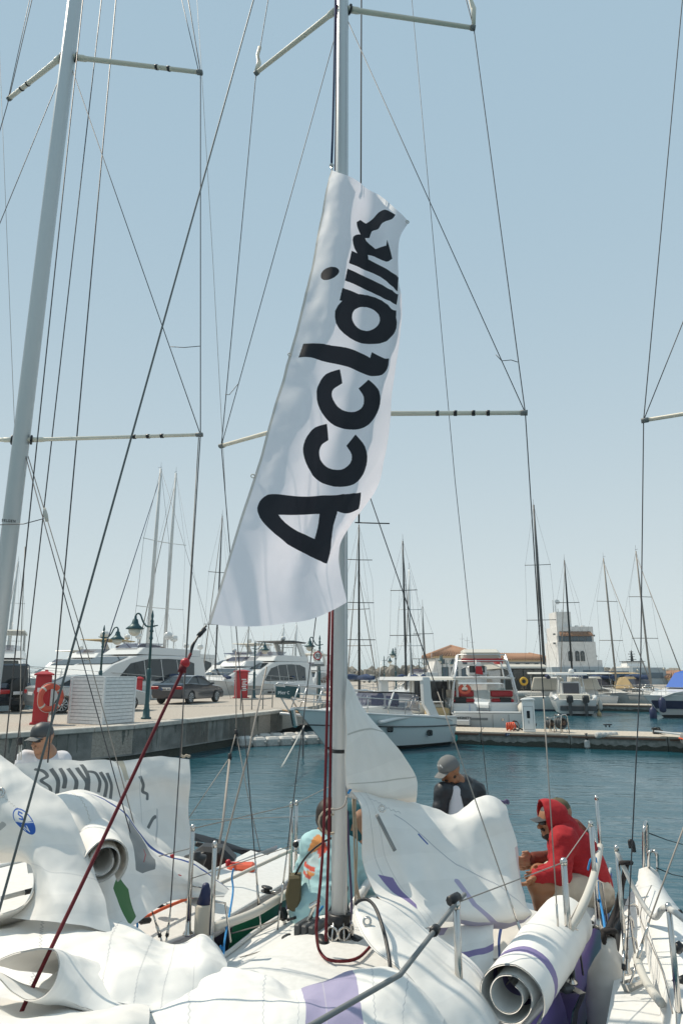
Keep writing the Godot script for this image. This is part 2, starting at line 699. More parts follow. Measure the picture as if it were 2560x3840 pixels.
# ---------- setting ----------
func setting():
	# water
	var w := mat("water", lin(0.006, 0.066, 0.092), 1.0)
	w.metallic_specular = 0.5
	w.roughness_texture = noise_tex(0.006, lin(0.015, 0.015, 0.015), lin(0.05, 0.05, 0.05), 71, 512, 3, false, 4.0, 0.3, 0.7)
	w.normal_enabled = true
	w.normal_scale = 1.4
	var n := FastNoiseLite.new()
	n.seed = 5
	n.frequency = 0.012
	n.fractal_octaves = 4
	n.fractal_gain = 0.55
	var t := NoiseTexture2D.new()
	t.width = 1024
	t.height = 1024
	t.seamless = true
	t.noise = n
	t.as_normal_map = true
	t.bump_strength = 2.6
	w.normal_texture = t
	var arr := []
	arr.resize(Mesh.ARRAY_MAX)
	var P := PackedVector3Array()
	var N := PackedVector3Array()
	var UV := PackedVector2Array()
	var T := PackedFloat32Array()
	var I := PackedInt32Array()
	var xs := [-900.0, -60.0]
	for i in range(1, 121):
		xs.append(-60.0 + i)
	xs.append(900.0)
	var zs := []
	var z := 6.0
	while z > -1400.0:
		zs.append(z)
		z -= 0.5 if z > -60.0 else 80.0
	var sw := FastNoiseLite.new()
	sw.seed = 9
	sw.frequency = 0.35
	for zz in zs:
		for xx in xs:
			var near := 1.0 if zz > -60.0 and absf(xx) < 60.0 else 0.0
			P.append(V(xx, near * 0.012 * sw.get_noise_2d(xx, zz * 1.6), zz))
			N.append(V(0, 1, 0))
			UV.append(Vector2(xx / 13.0, zz / 3.6))
			T.append_array([1.0, 0.0, 0.0, 1.0])
	var nx := xs.size()
	for j in zs.size() - 1:
		for i in nx - 1:
			var a := j * nx + i
			I.append_array([a, a + nx, a + 1, a + 1, a + nx, a + nx + 1])
	arr[Mesh.ARRAY_VERTEX] = P
	arr[Mesh.ARRAY_NORMAL] = N
	arr[Mesh.ARRAY_TEX_UV] = UV
	arr[Mesh.ARRAY_TANGENT] = T
	arr[Mesh.ARRAY_INDEX] = I
	var am := ArrayMesh.new()
	am.add_surface_from_arrays(Mesh.PRIMITIVE_TRIANGLES, arr)
	structure(obj("water", am, w))
	# quay on the left: wall, coping stones, paved top
	var q := Node3D.new()
	q.name = "quay"
	add_child(q)
	structure(q)
	var front := [Vector2(-14.6, -8.0), Vector2(-8.35, -17.5), Vector2(-6.01, -20.63), Vector2(-4.01, -25.48), Vector2(-2.81, -28.17), Vector2(-2.45, -29.6)]
	var back := [Vector2(-1.2, -34.0), Vector2(0.4, -52.0), Vector2(-8.4, -52.0), Vector2(-9.9, -46.0), Vector2(-13.4, -29.6), Vector2(-19.5, -18.0), Vector2(-23.0, -10.0)]
	var s := ST(true)
	var top := []
	for p in front + back:
		top.append([p.x, p.y])
	slab(s, top, 0.30, 1.055)
	obj("paved_top", s, "paving", q)
	# wall panels and coping stones along the front, cut at the joints
	var path := []
	for i in front.size() - 1:
		var l: float = front[i].distance_to(front[i + 1])
		var m := maxi(int(l / 1.25), 1)
		for k in m:
			path.append([front[i].lerp(front[i + 1], float(k) / m), front[i].lerp(front[i + 1], float(k + 1) / m)])
	var wall_s := ST(true)
	for e in path:
		var a: Vector2 = e[0]
		var b: Vector2 = e[1]
		var d := (b - a).normalized()
		var nn := Vector2(-d.y, d.x)
		if nn.y < 0:
			nn = -nn
		var mid := (a + b) * 0.5
		var bas := Basis(V(d.x, 0, d.y), V(0, 1, 0), V(d.x, 0, d.y).cross(V(0, 1, 0)))
		s = ST(true)
		box(s, V(mid.x - nn.x * 0.16, 1.035, mid.y - nn.y * 0.16), V(a.distance_to(b) - 0.012, 0.13, 0.46), 0.018, bas)
		obj("coping_stone", s, "coping", q)
		s = ST(true)
		box(s, V(mid.x - nn.x * 0.25, 0.61, mid.y - nn.y * 0.25), V(a.distance_to(b) - 0.006, 0.72, 0.5), 0.006, bas)
		obj("wall_panel", s, "concrete", q)
		box(wall_s, V(mid.x - nn.x * 0.30, -0.4, mid.y - nn.y * 0.30), V(a.distance_to(b) + 0.03, 1.32, 0.5), 0.0, bas)
		# weathering streaks: thin runs of dirt of their own outline
		for k in 3:
			var u := rng.randf_range(-0.55, 0.55)
			var hgt := rng.randf_range(0.2, 0.62)
			var wd := rng.randf_range(0.02, 0.07)
			var st := ST(true)
			var pc := V(mid.x, 0.955, mid.y) + V(d.x, 0, d.y) * u + V(nn.x, 0, nn.y) * 0.003
			var dd := V(d.x, 0, d.y)
			var prev := [pc - dd * wd, pc + dd * wd]
			for j in range(1, 5):
				var f := j / 4.0
				var c2 := pc - V(0, hgt * f, 0) + dd * rng.randf_range(-0.012, 0.012)
				var cur := [c2 - dd * wd * (1.0 - f * 0.75), c2 + dd * wd * (1.0 - f * 0.8)]
				quad(st, prev[0], prev[1], cur[1], cur[0])
				prev = cur
			obj("dirt_streak", st, "stain", q)
	obj("wet_foot", wall_s, "algae", q)
	# drain grating line across the paving by the car
	for i in 26:
		s = ST(true)
		box(s, V(-10.2 + i * 0.26, 1.057, -31.6 - i * 0.11), V(0.2, 0.012, 0.22), 0.004)
		obj("drain_grate", s, "mid_grey", q)
	# land behind
	s = ST(true)
	slab(s, [[0.2, -52.2], [6, -62], [16, -75], [60, -80], [120, -95], [120, -190], [-40, -190], [-40, -75], [-8.2, -52.2]], -0.5, 0.95)
	structure(obj("ground", s, "paving"))
	# pontoons
	pontoon("pontoon", [V(1.3, 0, -27.7), V(5.1, 0, -26.28), V(10.94, 0, -24.09), V(18.5, 0, -21.3)], V(0.55, 0, -2.1))
	pontoon("pontoon", [V(2.0, 0, -57.5), V(15.17, 0, -52.3), V(21.07, 0, -48.7), V(34.0, 0, -41.0)], V(0.9, 0, -2.2))
	# breakwater of boulders
	var bw := Node3D.new()
	bw.name = "breakwater"
	add_child(bw)
	structure(bw)
	s = ST(true)
	box(s, V(30, 0.6, -172), V(260, 2.2, 8))
	obj("core", s, "rock", bw)
	var meshes := []
	for k in 5:
		meshes.append(rock_mesh(k))
	for i in 190:
		var o := obj("boulder", meshes[i % 5], "rock", bw)
		var sz := rng.randf_range(0.9, 1.9)
		o.position = V(-30 + i * 0.72 + rng.randf_range(-0.6, 0.6), 1.5 + rng.randf_range(0.0, 1.5) + (0.8 if i > 55 and i < 78 else 0.0), -166 + rng.randf_range(-2.5, 2.5))
		o.rotation = V(rng.randf() * 6, rng.randf() * 6, rng.randf() * 6)
		o.scale = V(sz, sz * 0.8, sz)

func rock_mesh(k: int) -> ArrayMesh:
	var s := ST(true)
	nz.seed = 60 + k
	nz.frequency = 0.9
	nz.fractal_octaves = 2
	var rings := []
	for j in 6:
		var ring := []
		var ph := PI * (j + 0.35) / 5.7
		for i in 7:
			var th := TAU * i / 7 + j * 0.3
			var d := V(sin(ph) * cos(th), cos(ph), sin(ph) * sin(th))
			ring.append(d * (1.0 + 0.5 * nz.get_noise_3dv(d * 2.0)))
		rings.append(ring)
	loft(s, rings, true, true)
	return mesh_of(s)

func pontoon(called: String, front: Array, back: Vector3):
	var q := Node3D.new()
	q.name = numbered(called)
	add_child(q)
	structure(q)
	for i in front.size() - 1:
		var a: Vector3 = front[i]
		var b: Vector3 = front[i + 1]
		var m := maxi(int(a.distance_to(b) / 3.0), 1)
		for k in m:
			var p0 := a.lerp(b, (k + 0.004) / m)
			var p1 := a.lerp(b, (k + 0.996) / m)
			var s := ST(true)
			slab(s, [[p0.x, p0.z], [p1.x, p1.z], [p1.x + back.x, p1.z + back.z], [p0.x + back.x, p0.z + back.z]], -0.25, 0.41)
			obj("float_unit", s, "pontoon_side", q)
			var n := (p1 - p0).normalized()
			var o := V(-n.z, 0, n.x) * 0.04
			if o.z < 0:
				o = -o
			s = ST(true)
			slab(s, [[p0.x + o.x, p0.z + o.z], [p1.x + o.x, p1.z + o.z], [p1.x + back.x, p1.z + back.z], [p0.x + back.x, p0.z + back.z]], 0.414, 0.462)
			obj("deck_panel", s, "pontoon_top", q)
			# timber rubbing strip
			s = ST(true)
			var bas := Basis(n, V(0, 1, 0), n.cross(V(0, 1, 0)))
			box(s, (p0 + p1) * 0.5 + o * 1.4 + V(0, 0.375, 0), V(p0.distance_to(p1) - 0.1, 0.07, 0.03), 0.006, bas)
			obj("rubbing_strip", s, "brown", q)
			# growth at the waterline with a ragged top
			s = ST(true)
			var steps := 24
			var prev := []
			for j in steps + 1:
				var c := p0.lerp(p1, float(j) / steps) + o * 0.12
				var cur := [c - V(0, 0.1, 0), c + V(0, 0.10 + rng.randf_range(0.0, 0.10), 0)]
				if j > 0:
					quad(s, prev[0], prev[1], cur[1], cur[0])
				prev = cur
			obj("waterline_growth", s, "algae", q)

# ---------- buildings ----------
func wall_window(parent: Node, p: Vector3, w: float, h: float, glassm := "pane_blue", framem := "dark_grey"):
	var s := ST(true)
	box(s, p + V(0, h * 0.5 + 0.04, 0.06), V(w + 0.16, 0.08, 0.16))
	box(s, p + V(0, -h * 0.5 - 0.04, 0.06), V(w + 0.16, 0.08, 0.16))
	box(s, p + V(-w * 0.5 - 0.04, 0, 0.06), V(0.08, h, 0.16))
	box(s, p + V(w * 0.5 + 0.04, 0, 0.06), V(0.08, h, 0.16))
	box(s, p + V(0, 0, 0.05), V(0.07, h, 0.1))
	var o := obj("window", s, framem, parent)
	s = ST(true)
	box(s, p + V(0, 0, 0.02), V(w, h, 0.04))
	obj("pane", s, glassm, o)

func tiled_slope(parent: Node, a: Vector3, b: Vector3, c: Vector3, d: Vector3, rows: int):
	# slope a-b along the eave, d-c along the ridge; cover tiles as ribs
	var s := ST(true)
	quad(s, a, d, c, b)
	obj("roof_base", s, "roof_tile", parent)
	s = ST()
	for i in rows:
		var f := (i + 0.5) / rows
		var e0 := a.lerp(b, f)
		var e1 := d.lerp(c, f)
		tube(s, [e0 + V(0, 0.06, 0), e1 + V(0, 0.06, 0)], a.distance_to(b) / rows * 0.30, 5)
	var o := obj("cover_tiles", s, "roof_tile", parent)
	o.set_meta("kind", "stuff")

func block(parent: Node, x0: float, x1: float, y0: float, y1: float, z0: float, z1: float, m: String, called := "wall"):
	var s := ST(true)
	box(s, V((x0 + x1) * 0.5, (y0 + y1) * 0.5, (z0 + z1) * 0.5), V(absf(x1 - x0), y1 - y0, absf(z1 - z0)))
	return obj(called, s, m, parent)

func hip(parent: Node, x0: float, x1: float, z0: float, z1: float, y: float, rise: float, inset: float):
	var e := 0.5
	var a := V(x0 - e, y, z0 + e)
	var b := V(x1 + e, y, z0 + e)
	var c := V(x1 + e, y, z1 - e)
	var d := V(x0 - e, y, z1 - e)
	var zm := (z0 + z1) * 0.5
	var r0 := V(x0 + inset, y + rise, zm)
	var r1 := V(x1 - inset, y + rise, zm)
	tiled_slope(parent, a, b, r1, r0, int((x1 - x0) * 2.4))
	tiled_slope(parent, c, d, r0, r1, 20)
	tiled_slope(parent, d, a, r0, r0 + V(0, 0, 0.01), 12)
	tiled_slope(parent, b, c, r1 - V(0, 0, 0.01), r1, 12)
	block(parent, x0 - 0.3, x1 + 0.3, y - 0.35, y - 0.02, z0 + 0.3, z1 - 0.3, "cornice", "cornice")

func buildings():
	var z := -120.0
	var t := thing("harbour_office", "long cream harbour building with brown tiled hip roof behind the moored boats", "building", V(0, 0, 0))
	var xa := V(16.06,5.669,-120).x
	var xb := V(23.86,5.669,-120).x
	var ye := V(19.272,5.669,-120).y
	block(t, xa, xb, 0.5, ye - 0.3, z, z - 14, "stucco")
	hip(t, xa, xb, z, z - 14, ye, 1.75, 4.0)
	var bs := ST(true)
	side(bs, [[xa - 1.3, 0.5], [xa + 0.05, 0.5], [xa + 0.05, ye - 0.8]], 3.0, 0.0, V(0, 0, z - 3.2))
	obj("buttress", bs, "stucco", t)
	for p in [V(17.342,4.681,-119.9),V(19.218,4.681,-119.9),V(21.138,4.636,-119.9),V(23.106,4.636,-119.9)]:
		wall_window(t, V(p.x, p.y, z), 0.55, 0.62)
	for p in [V(17.693,2.944,-119.9),V(19.335,2.944,-119.9),V(21.064,2.855,-119.9),V(23.024,2.855,-119.9)]:
		wall_window(t, V(p.x, p.y, z), 1.0, 1.5)
	var xc := V(37.912,5.074,-126).x
	var y2 := V(29.832,5.121,-126).y
	block(t, xb + 0.05, xc, 0.5, y2 - 0.3, z - 5, z - 14.5, "stucco", "rear_wing")
	hip(t, xb + 0.05, xc, z - 5, z - 14.5, y2, 1.1, 3.0)
	for px in [V(27.86,4.307,-124.9),V(31.435,4.353,-124.9),V(33.149,4.353,-124.9),V(34.765,4.307,-124.9)]:
		wall_window(t, V(px.x, px.y, z - 5), 0.5, 0.6)
	for k in 3:
		var s := ST()
		var p0 := V(xa + 6.0 + k * 0.9, ye + 1.6, z - 7)
		tube(s, [p0, p0 + V(0, 2.6 - k * 0.6, 0)], 0.03, 5)
		tube(s, [p0 + V(-0.5, 1.6 - k * 0.3, 0), p0 + V(0.5, 1.6 - k * 0.3, 0)], 0.02, 4)
		obj("antenna", s, "mid_grey", t)
	# control tower
	t = thing("control_tower", "pale harbour control tower with arched windows and tiled canopy", "tower")
	var X := func(px: float) -> float:
		return (px - 1280.0) / 2560.0 * 110.9
	var Y := func(py: float) -> float:
		return 2.5 + (2530.0 - py) / 2560.0 * 107.9
	z = -114.0
	block(t, X.call(2097), X.call(2241), Y.call(2501), Y.call(2405), z, z - 7, "stucco")
	block(t, X.call(2241) + 0.01, X.call(2263), Y.call(2501), Y.call(2475), z - 0.3, z - 6, "stucco", "side_block")
	block(t, X.call(2103), X.call(2240), Y.call(2405) + 0.01, Y.call(2346), z - 0.5, z - 6.5, "stucco", "upper_storey")
	block(t, X.call(2107), X.call(2163), Y.call(2346) + 0.01, Y.call(2287), z - 1, z - 5, "stucco", "stair_block")
	block(t, X.call(2068), X.call(2263), 0.5, Y.call(2501) - 0.01, z + 0.25, z - 7.2, "stucco_blue", "plinth")
	for k in 5:
		var s := ST(true)
		box(s, V(X.call(2118 + k * 25.5), Y.call(2394), z - 0.43), V(1.02, 0.92, 0.12))
		obj("pane", s, "pane_blue", t)
	tiled_slope(t, V(X.call(2106), Y.call(2384), z + 0.45), V(X.call(2234), Y.call(2384), z + 0.45), V(X.call(2230), Y.call(2366), z - 0.5), V(X.call(2110), Y.call(2366), z - 0.5), 22)
	for px in [2142, 2168, 2188]:
		var pts := []
		for i in 9:
			var a := PI * i / 8.0
			pts.append([cos(a) * 0.34, 0.55 + sin(a) * 0.34])
		pts.append([-0.34, -0.75])
		pts.append([0.34, -0.75])
		var s := ST(true)
		side(s, pts, 0.08, 0.0, V(X.call(px), Y.call(2461), z + 0.02))
		var o := obj("arched_window", s, "glass", t)
		s = ST(true)
		box(s, V(X.call(px), Y.call(2463), z + 0.12), V(0.06, 1.3, 0.05))
		box(s, V(X.call(px), Y.call(2456), z + 0.13), V(0.62, 0.06, 0.04))
		obj("glazing_bar", s, "mid_grey", o)
	for e in [[2145, 2518, 1.0], [2205, 2522, 1.9]]:
		var s := ST(true)
		box(s, V(X.call(e[0]), Y.call(e[1]), z + 0.28), V(e[2], 0.7, 0.12))
		obj("window", s, "pane_blue", t)
	for e in [2196, 2221]:
		block(t, X.call(e) - 0.22, X.call(e) + 0.22, Y.call(2346) + 0.01, Y.call(2338), z - 2.5, z - 3.1, "stucco", "chimney")
	var s2 := ST()
	for e in [[2112, 2235], [2121, 2252], [2130, 2270], [2145, 2274]]:
		tube(s2, [V(X.call(e[0]), Y.call(2287), z - 3), V(X.call(e[0]), Y.call(e[1]), z - 3)], 0.05, 5)
	obj("aerial", s2, "mid_grey", t)
	s2 = ST()
	lathe(s2, V(X.call(2127), Y.call(2244), z - 2.8), [[0.02, -0.2], [0.3, -0.1], [0.46, 0.06], [0.44, 0.08], [0.02, 0.0]], 14, Basis(V(1, 0, 0), PI * 0.4))
	obj("dish", s2, "stucco", t)
	s2 = ST(true)
	for e in [[2245, 2380], [2247, 2460], [2094, 2375], [2092, 2410]]:
		box(s2, V(X.call(e[0]), Y.call(e[1]), z - 1), V(0.35, 0.3, 0.4), 0.05)
	obj("floodlight", s2, "mid_grey", t)
	# blue hoarding
	t = thing("fence_wall", "dark blue metal fence wall between tower and grey block", "wall")
	for k in 14:
		var s := ST(true)
		var x0: float = X.call(2263.5 + k * 7.6)
		box(s, V(x0 + 0.17, (Y.call(2517) + 0.5) * 0.5, z - 1.5 + (0.03 if k % 2 else 0.0)), V(0.34, Y.call(2517) - 0.5, 0.12), 0.02)
		obj("panel", s, "blue_wall", t)
	t = thing("service_block", "flat grey service block with dark window strips right of blue fence", "building")
	block(t, X.call(2372), X.call(2496), 0.5, Y.call(2503), z, z - 7, "stucco_blue")
	for e in [[2417, 1.1], [2462, 1.9]]:
		var s := ST(true)
		box(s, V(X.call(e[0]), Y.call(2533), z + 0.02), V(e[1], 0.9, 0.12))
		obj("window", s, "pane_blue", t)
	for e in [[2388, 2514], [2487, 2508]]:
		var s := ST()
		lathe(s, V(X.call(e[0]), Y.call(e[1]), z + 0.2), [[0.05, 0.2], [0.16, 0.1], [0.18, -0.05], [0.03, -0.18]], 10)
		obj("wall_lamp", s, "globe", t)
	# patrol ship behind
	t = thing("patrol_ship", "white ship bridge with dark radar mast behind the grey block", "ship", V(X.call(2410) * 1.12, 0, -132))
	block(t, -1.9, 1.9, 0.0, 4.0, -3, 3, "white_paint", "hull_block")
	s2 = ST(true)
	side(s2, [[-1.7, 4.01], [1.9, 4.01], [1.6, 4.9], [-1.5, 4.9]], [1.6, 1.6, 1.3, 1.3], 0.1)
	obj("bridge", s2, "white_paint", t)
	s2 = ST(true)
	box(s2, V(0, 4.93, 0), V(3.6, 0.1, 3.4), 0.03)
	obj("roof_edge", s2, "dark_grey", t)
	s2 = ST()
	tube(s2, [V(0, 4.98, 0), V(0, 6.2, 0), V(0, 7.0, 0)], [0.3, 0.2, 0.08], 8)
	for e in [[5.3, 0.8], [5.8, 0.5], [6.3, 0.65], [6.7, 0.35]]:
		box(s2, V(0, e[0], 0), V(e[1] * 2, 0.1, 0.2))
	obj("radar_mast", s2, "black", t)
	# tiled house far right
	t = thing("tiled_house", "low house with orange tiled roof at the far right edge", "house")
	block(t, X.call(2496) + 0.1, X.call(2650), 0.5, Y.call(2541), z + 1, z - 6, "stucco")
	hip(t, X.call(2498), X.call(2650), z + 1, z - 6, Y.call(2541), 1.0, 2.0)

# heading of a thing whose own x axis points along (dx, dz)
func heading(dx: float, dz: float) -> float:
	return atan2(-dz, dx)

func arch(pts: Array, cx: float, cy: float, r: float):
	for i in 9:
		var a := PI * i / 8.0
		pts.append([cx + cos(a) * r, cy + sin(a) * r])

func car_wheel(t: Node, p: Vector3, r: float, sgn: float):
	var b := Basis(V(1, 0, 0), PI * 0.5 * sgn)
	var s := ST()
	lathe(s, p, [[r * 0.66, -0.1], [r * 0.93, -0.1], [r, -0.06], [r, 0.06], [r * 0.93, 0.1], [r * 0.66, 0.1]], 20, b)
	var w := obj("wheel", s, "rubber", t)
	s = ST(true)
	for k in 10:
		var a := TAU * k / 10
		var d := b * V(cos(a), 0, sin(a))
		tube(s, [p + b * V(0, 0.085, 0) + d * 0.04, p + b * V(0, 0.105, 0) + d * r * 0.68], 0.018, 4)
	lathe(s, p + b * V(0, 0.06, 0), [[0.02, 0.0], [r * 0.66, 0.0], [r * 0.7, 0.045], [r * 0.66, 0.05], [r * 0.64, 0.01], [0.05, 0.03], [0.02, 0.05]], 20, b)
	obj("rim", s, "alloy", w)

func car(t: Node3D, paint: String, H := 1.38, boxy := false):
	var s := ST()
	s.set_smooth_group(4294967295)
	var pts := []
	if boxy:
		pts = [[-2.0, 0.45], [-2.05, 0.95], [-1.98, 1.12], [0.75, 1.12], [0.85, 1.08], [1.9, 1.02], [2.0, 0.6], [1.95, 0.42], [1.75, 0.42]]
	else:
		pts = [[-2.18, 0.28], [-2.27, 0.45], [-2.3, 0.72], [-2.26, 0.95], [-2.1, 1.02], [-1.5, 1.03], [0.0, 0.96], [0.95, 0.93], [1.6, 0.86], [2.05, 0.74], [2.25, 0.55], [2.27, 0.35], [2.15, 0.24], [1.8, 0.24]]
	arch(pts, 1.4, 0.32, 0.36)
	pts.append_array([[0.95, 0.22], [-0.95, 0.22]])
	arch(pts, -1.38, 0.32, 0.36)
	pts.append([-1.8, 0.26])
	side(s, pts, 0.9, 0.09)
	obj("body", s, paint, t)
	s = ST()
	s.set_smooth_group(4294967295)
	var top := H
	var g := [[-1.62, 1.0], [-0.85, top - 0.05], [-0.35, top], [0.15, top - 0.03], [1.0, 0.93]]
	if boxy:
		g = [[-1.95, 1.11], [-1.9, top - 0.06], [-1.8, top], [0.25, top], [0.4, top - 0.04], [0.72, 1.11]]
	var w := []
	for q in g:
		w.append(lerpf(0.80, 0.60 if not boxy else 0.72, clampf((q[1] - 0.95) / (top - 0.95), 0, 1)))
	side(s, g, w, 0.05)
	obj("glasshouse", s, "glass", t)
	s = ST()
	s.set_smooth_group(4294967295)
	var n := g.size()
	for sg in [-1.0, 1.0]:
		var e := []
		for i in n:
			e.append(V(g[i][0], g[i][1] + 0.004, sg * (w[i] + 0.004)))
		tube(s, e, 0.03, 5)
		tube(s, [V(-0.35, top - 0.02, sg * 0.615), V(-0.42, 0.98, sg * 0.81)], 0.028, 5)
	side(s, [[g[1][0] - 0.02, top - 0.06], [g[1][0], top - 0.02], [-0.35, top + 0.022], [g[n - 2][0] + 0.02, top - 0.005], [g[n - 2][0] + 0.04, top - 0.06]], w[1] + 0.03, 0.02)
	obj("roof", s, paint, t)
	for sg in [-1.0, 1.0]:
		car_wheel(t, V(1.4, 0.32, sg * 0.81), 0.32 if not boxy else 0.38, sg)
		car_wheel(t, V(-1.38, 0.32, sg * 0.81), 0.32 if not boxy else 0.38, sg)
		s = ST(true)
		box(s, V(-2.25, 0.80, sg * 0.66), V(0.14, 0.16, 0.44), 0.03)
		obj("tail_light", s, "tail_red", t)
		s = ST(true)
		box(s, V(0.72, 1.0, sg * 0.97), V(0.12, 0.13, 0.2), 0.04)
		obj("mirror", s, paint, t)
		s = ST(true)
		box(s, V(-0.15, 0.86, sg * 0.905), V(0.2, 0.03, 0.03), 0.008)
		obj("door_handle", s, paint, t)
	s = ST(true)
	box(s, V(-2.285, 0.74, 0), V(0.04, 0.12, 0.52), 0.008)
	var pl := obj("number_plate", s, "plate_white", t)
	return pl

func lamp_post(label: String, base: Vector3, turn: float, h := 3.62):
	var t := thing("lamp_post", label, "lamp", base, turn, "green harbour lamps")
	t.scale = Vector3.ONE * (h / 3.62)
	var s := ST()
	lathe(s, V(0, 0, 0), [[0.17, 0.0], [0.17, 0.05], [0.12, 0.07], [0.11, 0.30], [0.085, 0.36], [0.085, 0.46], [0.07, 0.5], [0.075, 1.45], [0.085, 1.5], [0.075, 1.6], [0.05, 1.66]], 10)
	obj("base", s, "lamp_green", t)
	s = ST()
	lathe(s, V(0, 0, 0), [[0.05, 1.66], [0.042, 2.6], [0.07, 2.66], [0.05, 2.72], [0.045, 2.86], [0.08, 2.9], [0.05, 2.95], [0.045, 3.2], [0.065, 3.24], [0.03, 3.32], [0.05, 3.42], [0.012, 3.62]], 10)
	tube(s, [V(0, 3.06, 0), V(-0.22, 3.1, 0)], [0.035, 0.02], 6)
	obj("pole", s, "lamp_green", t)
	s = ST()
	tube(s, crv([V(0.02, 3.06, 0), V(0.2, 3.08, 0), V(0.34, 3.24, 0), V(0.45, 3.47, 0), V(0.56, 3.52, 0), V(0.63, 3.44, 0)], 5), 0.03, 7)
	obj("arm", s, "lamp_green", t)
	s = ST()
	lathe(s, V(0.63, 2.98, 0), [[0.30, 0.0], [0.305, 0.03], [0.17, 0.13], [0.12, 0.2], [0.09, 0.33], [0.05, 0.36], [0.04, 0.44], [0.02, 0.5]], 16)
	var hd := obj("lamp_head", s, "lamp_green", t)
	s = ST()
	lathe(s, V(0.63, 2.74, 0), [[0.02, 0.0], [0.12, 0.03], [0.2, 0.12], [0.215, 0.24]], 14)
	obj("globe", s, "globe", hd)

func fire_post(label: String, p: Vector3, turn: float, h: float, w: float, called := "fire_post"):
	var t := thing(called, label, "fire post", p, turn)
	var s := ST(true)
	box(s, V(0, h * 0.5, 0), V(w, h, w * 0.9), 0.02)
	box(s, V(0, 0.03, 0), V(w * 1.25, 0.06, w * 1.15), 0.01)
	obj("cabinet", s, "red", t)
	s = ST(true)
	var a := w * 0.62
	loft(s, [[V(-a, h, -a), V(a, h, -a), V(a, h, a), V(-a, h, a)], [V(-a, h + 0.05, -a), V(a, h + 0.05, -a), V(a, h + 0.05, a), V(-a, h + 0.05, a)], [V(-a * 0.3, h + 0.13, -a * 0.3), V(a * 0.3, h + 0.13, -a * 0.3), V(a * 0.3, h + 0.13, a * 0.3), V(-a * 0.3, h + 0.13, a * 0.3)]], true, true)
	obj("cap", s, "red", t)
	return t

func torus(s: SurfaceTool, c: Vector3, b: Basis, R: float, r: float, a0 := 0.0, a1 := TAU, n := 28, sides := 8):
	var pts := []
	for i in n + 1:
		var a := lerpf(a0, a1, float(i) / n)
		pts.append(c + b * V(cos(a) * R, sin(a) * R, 0))
	tube(s, pts, r, sides)

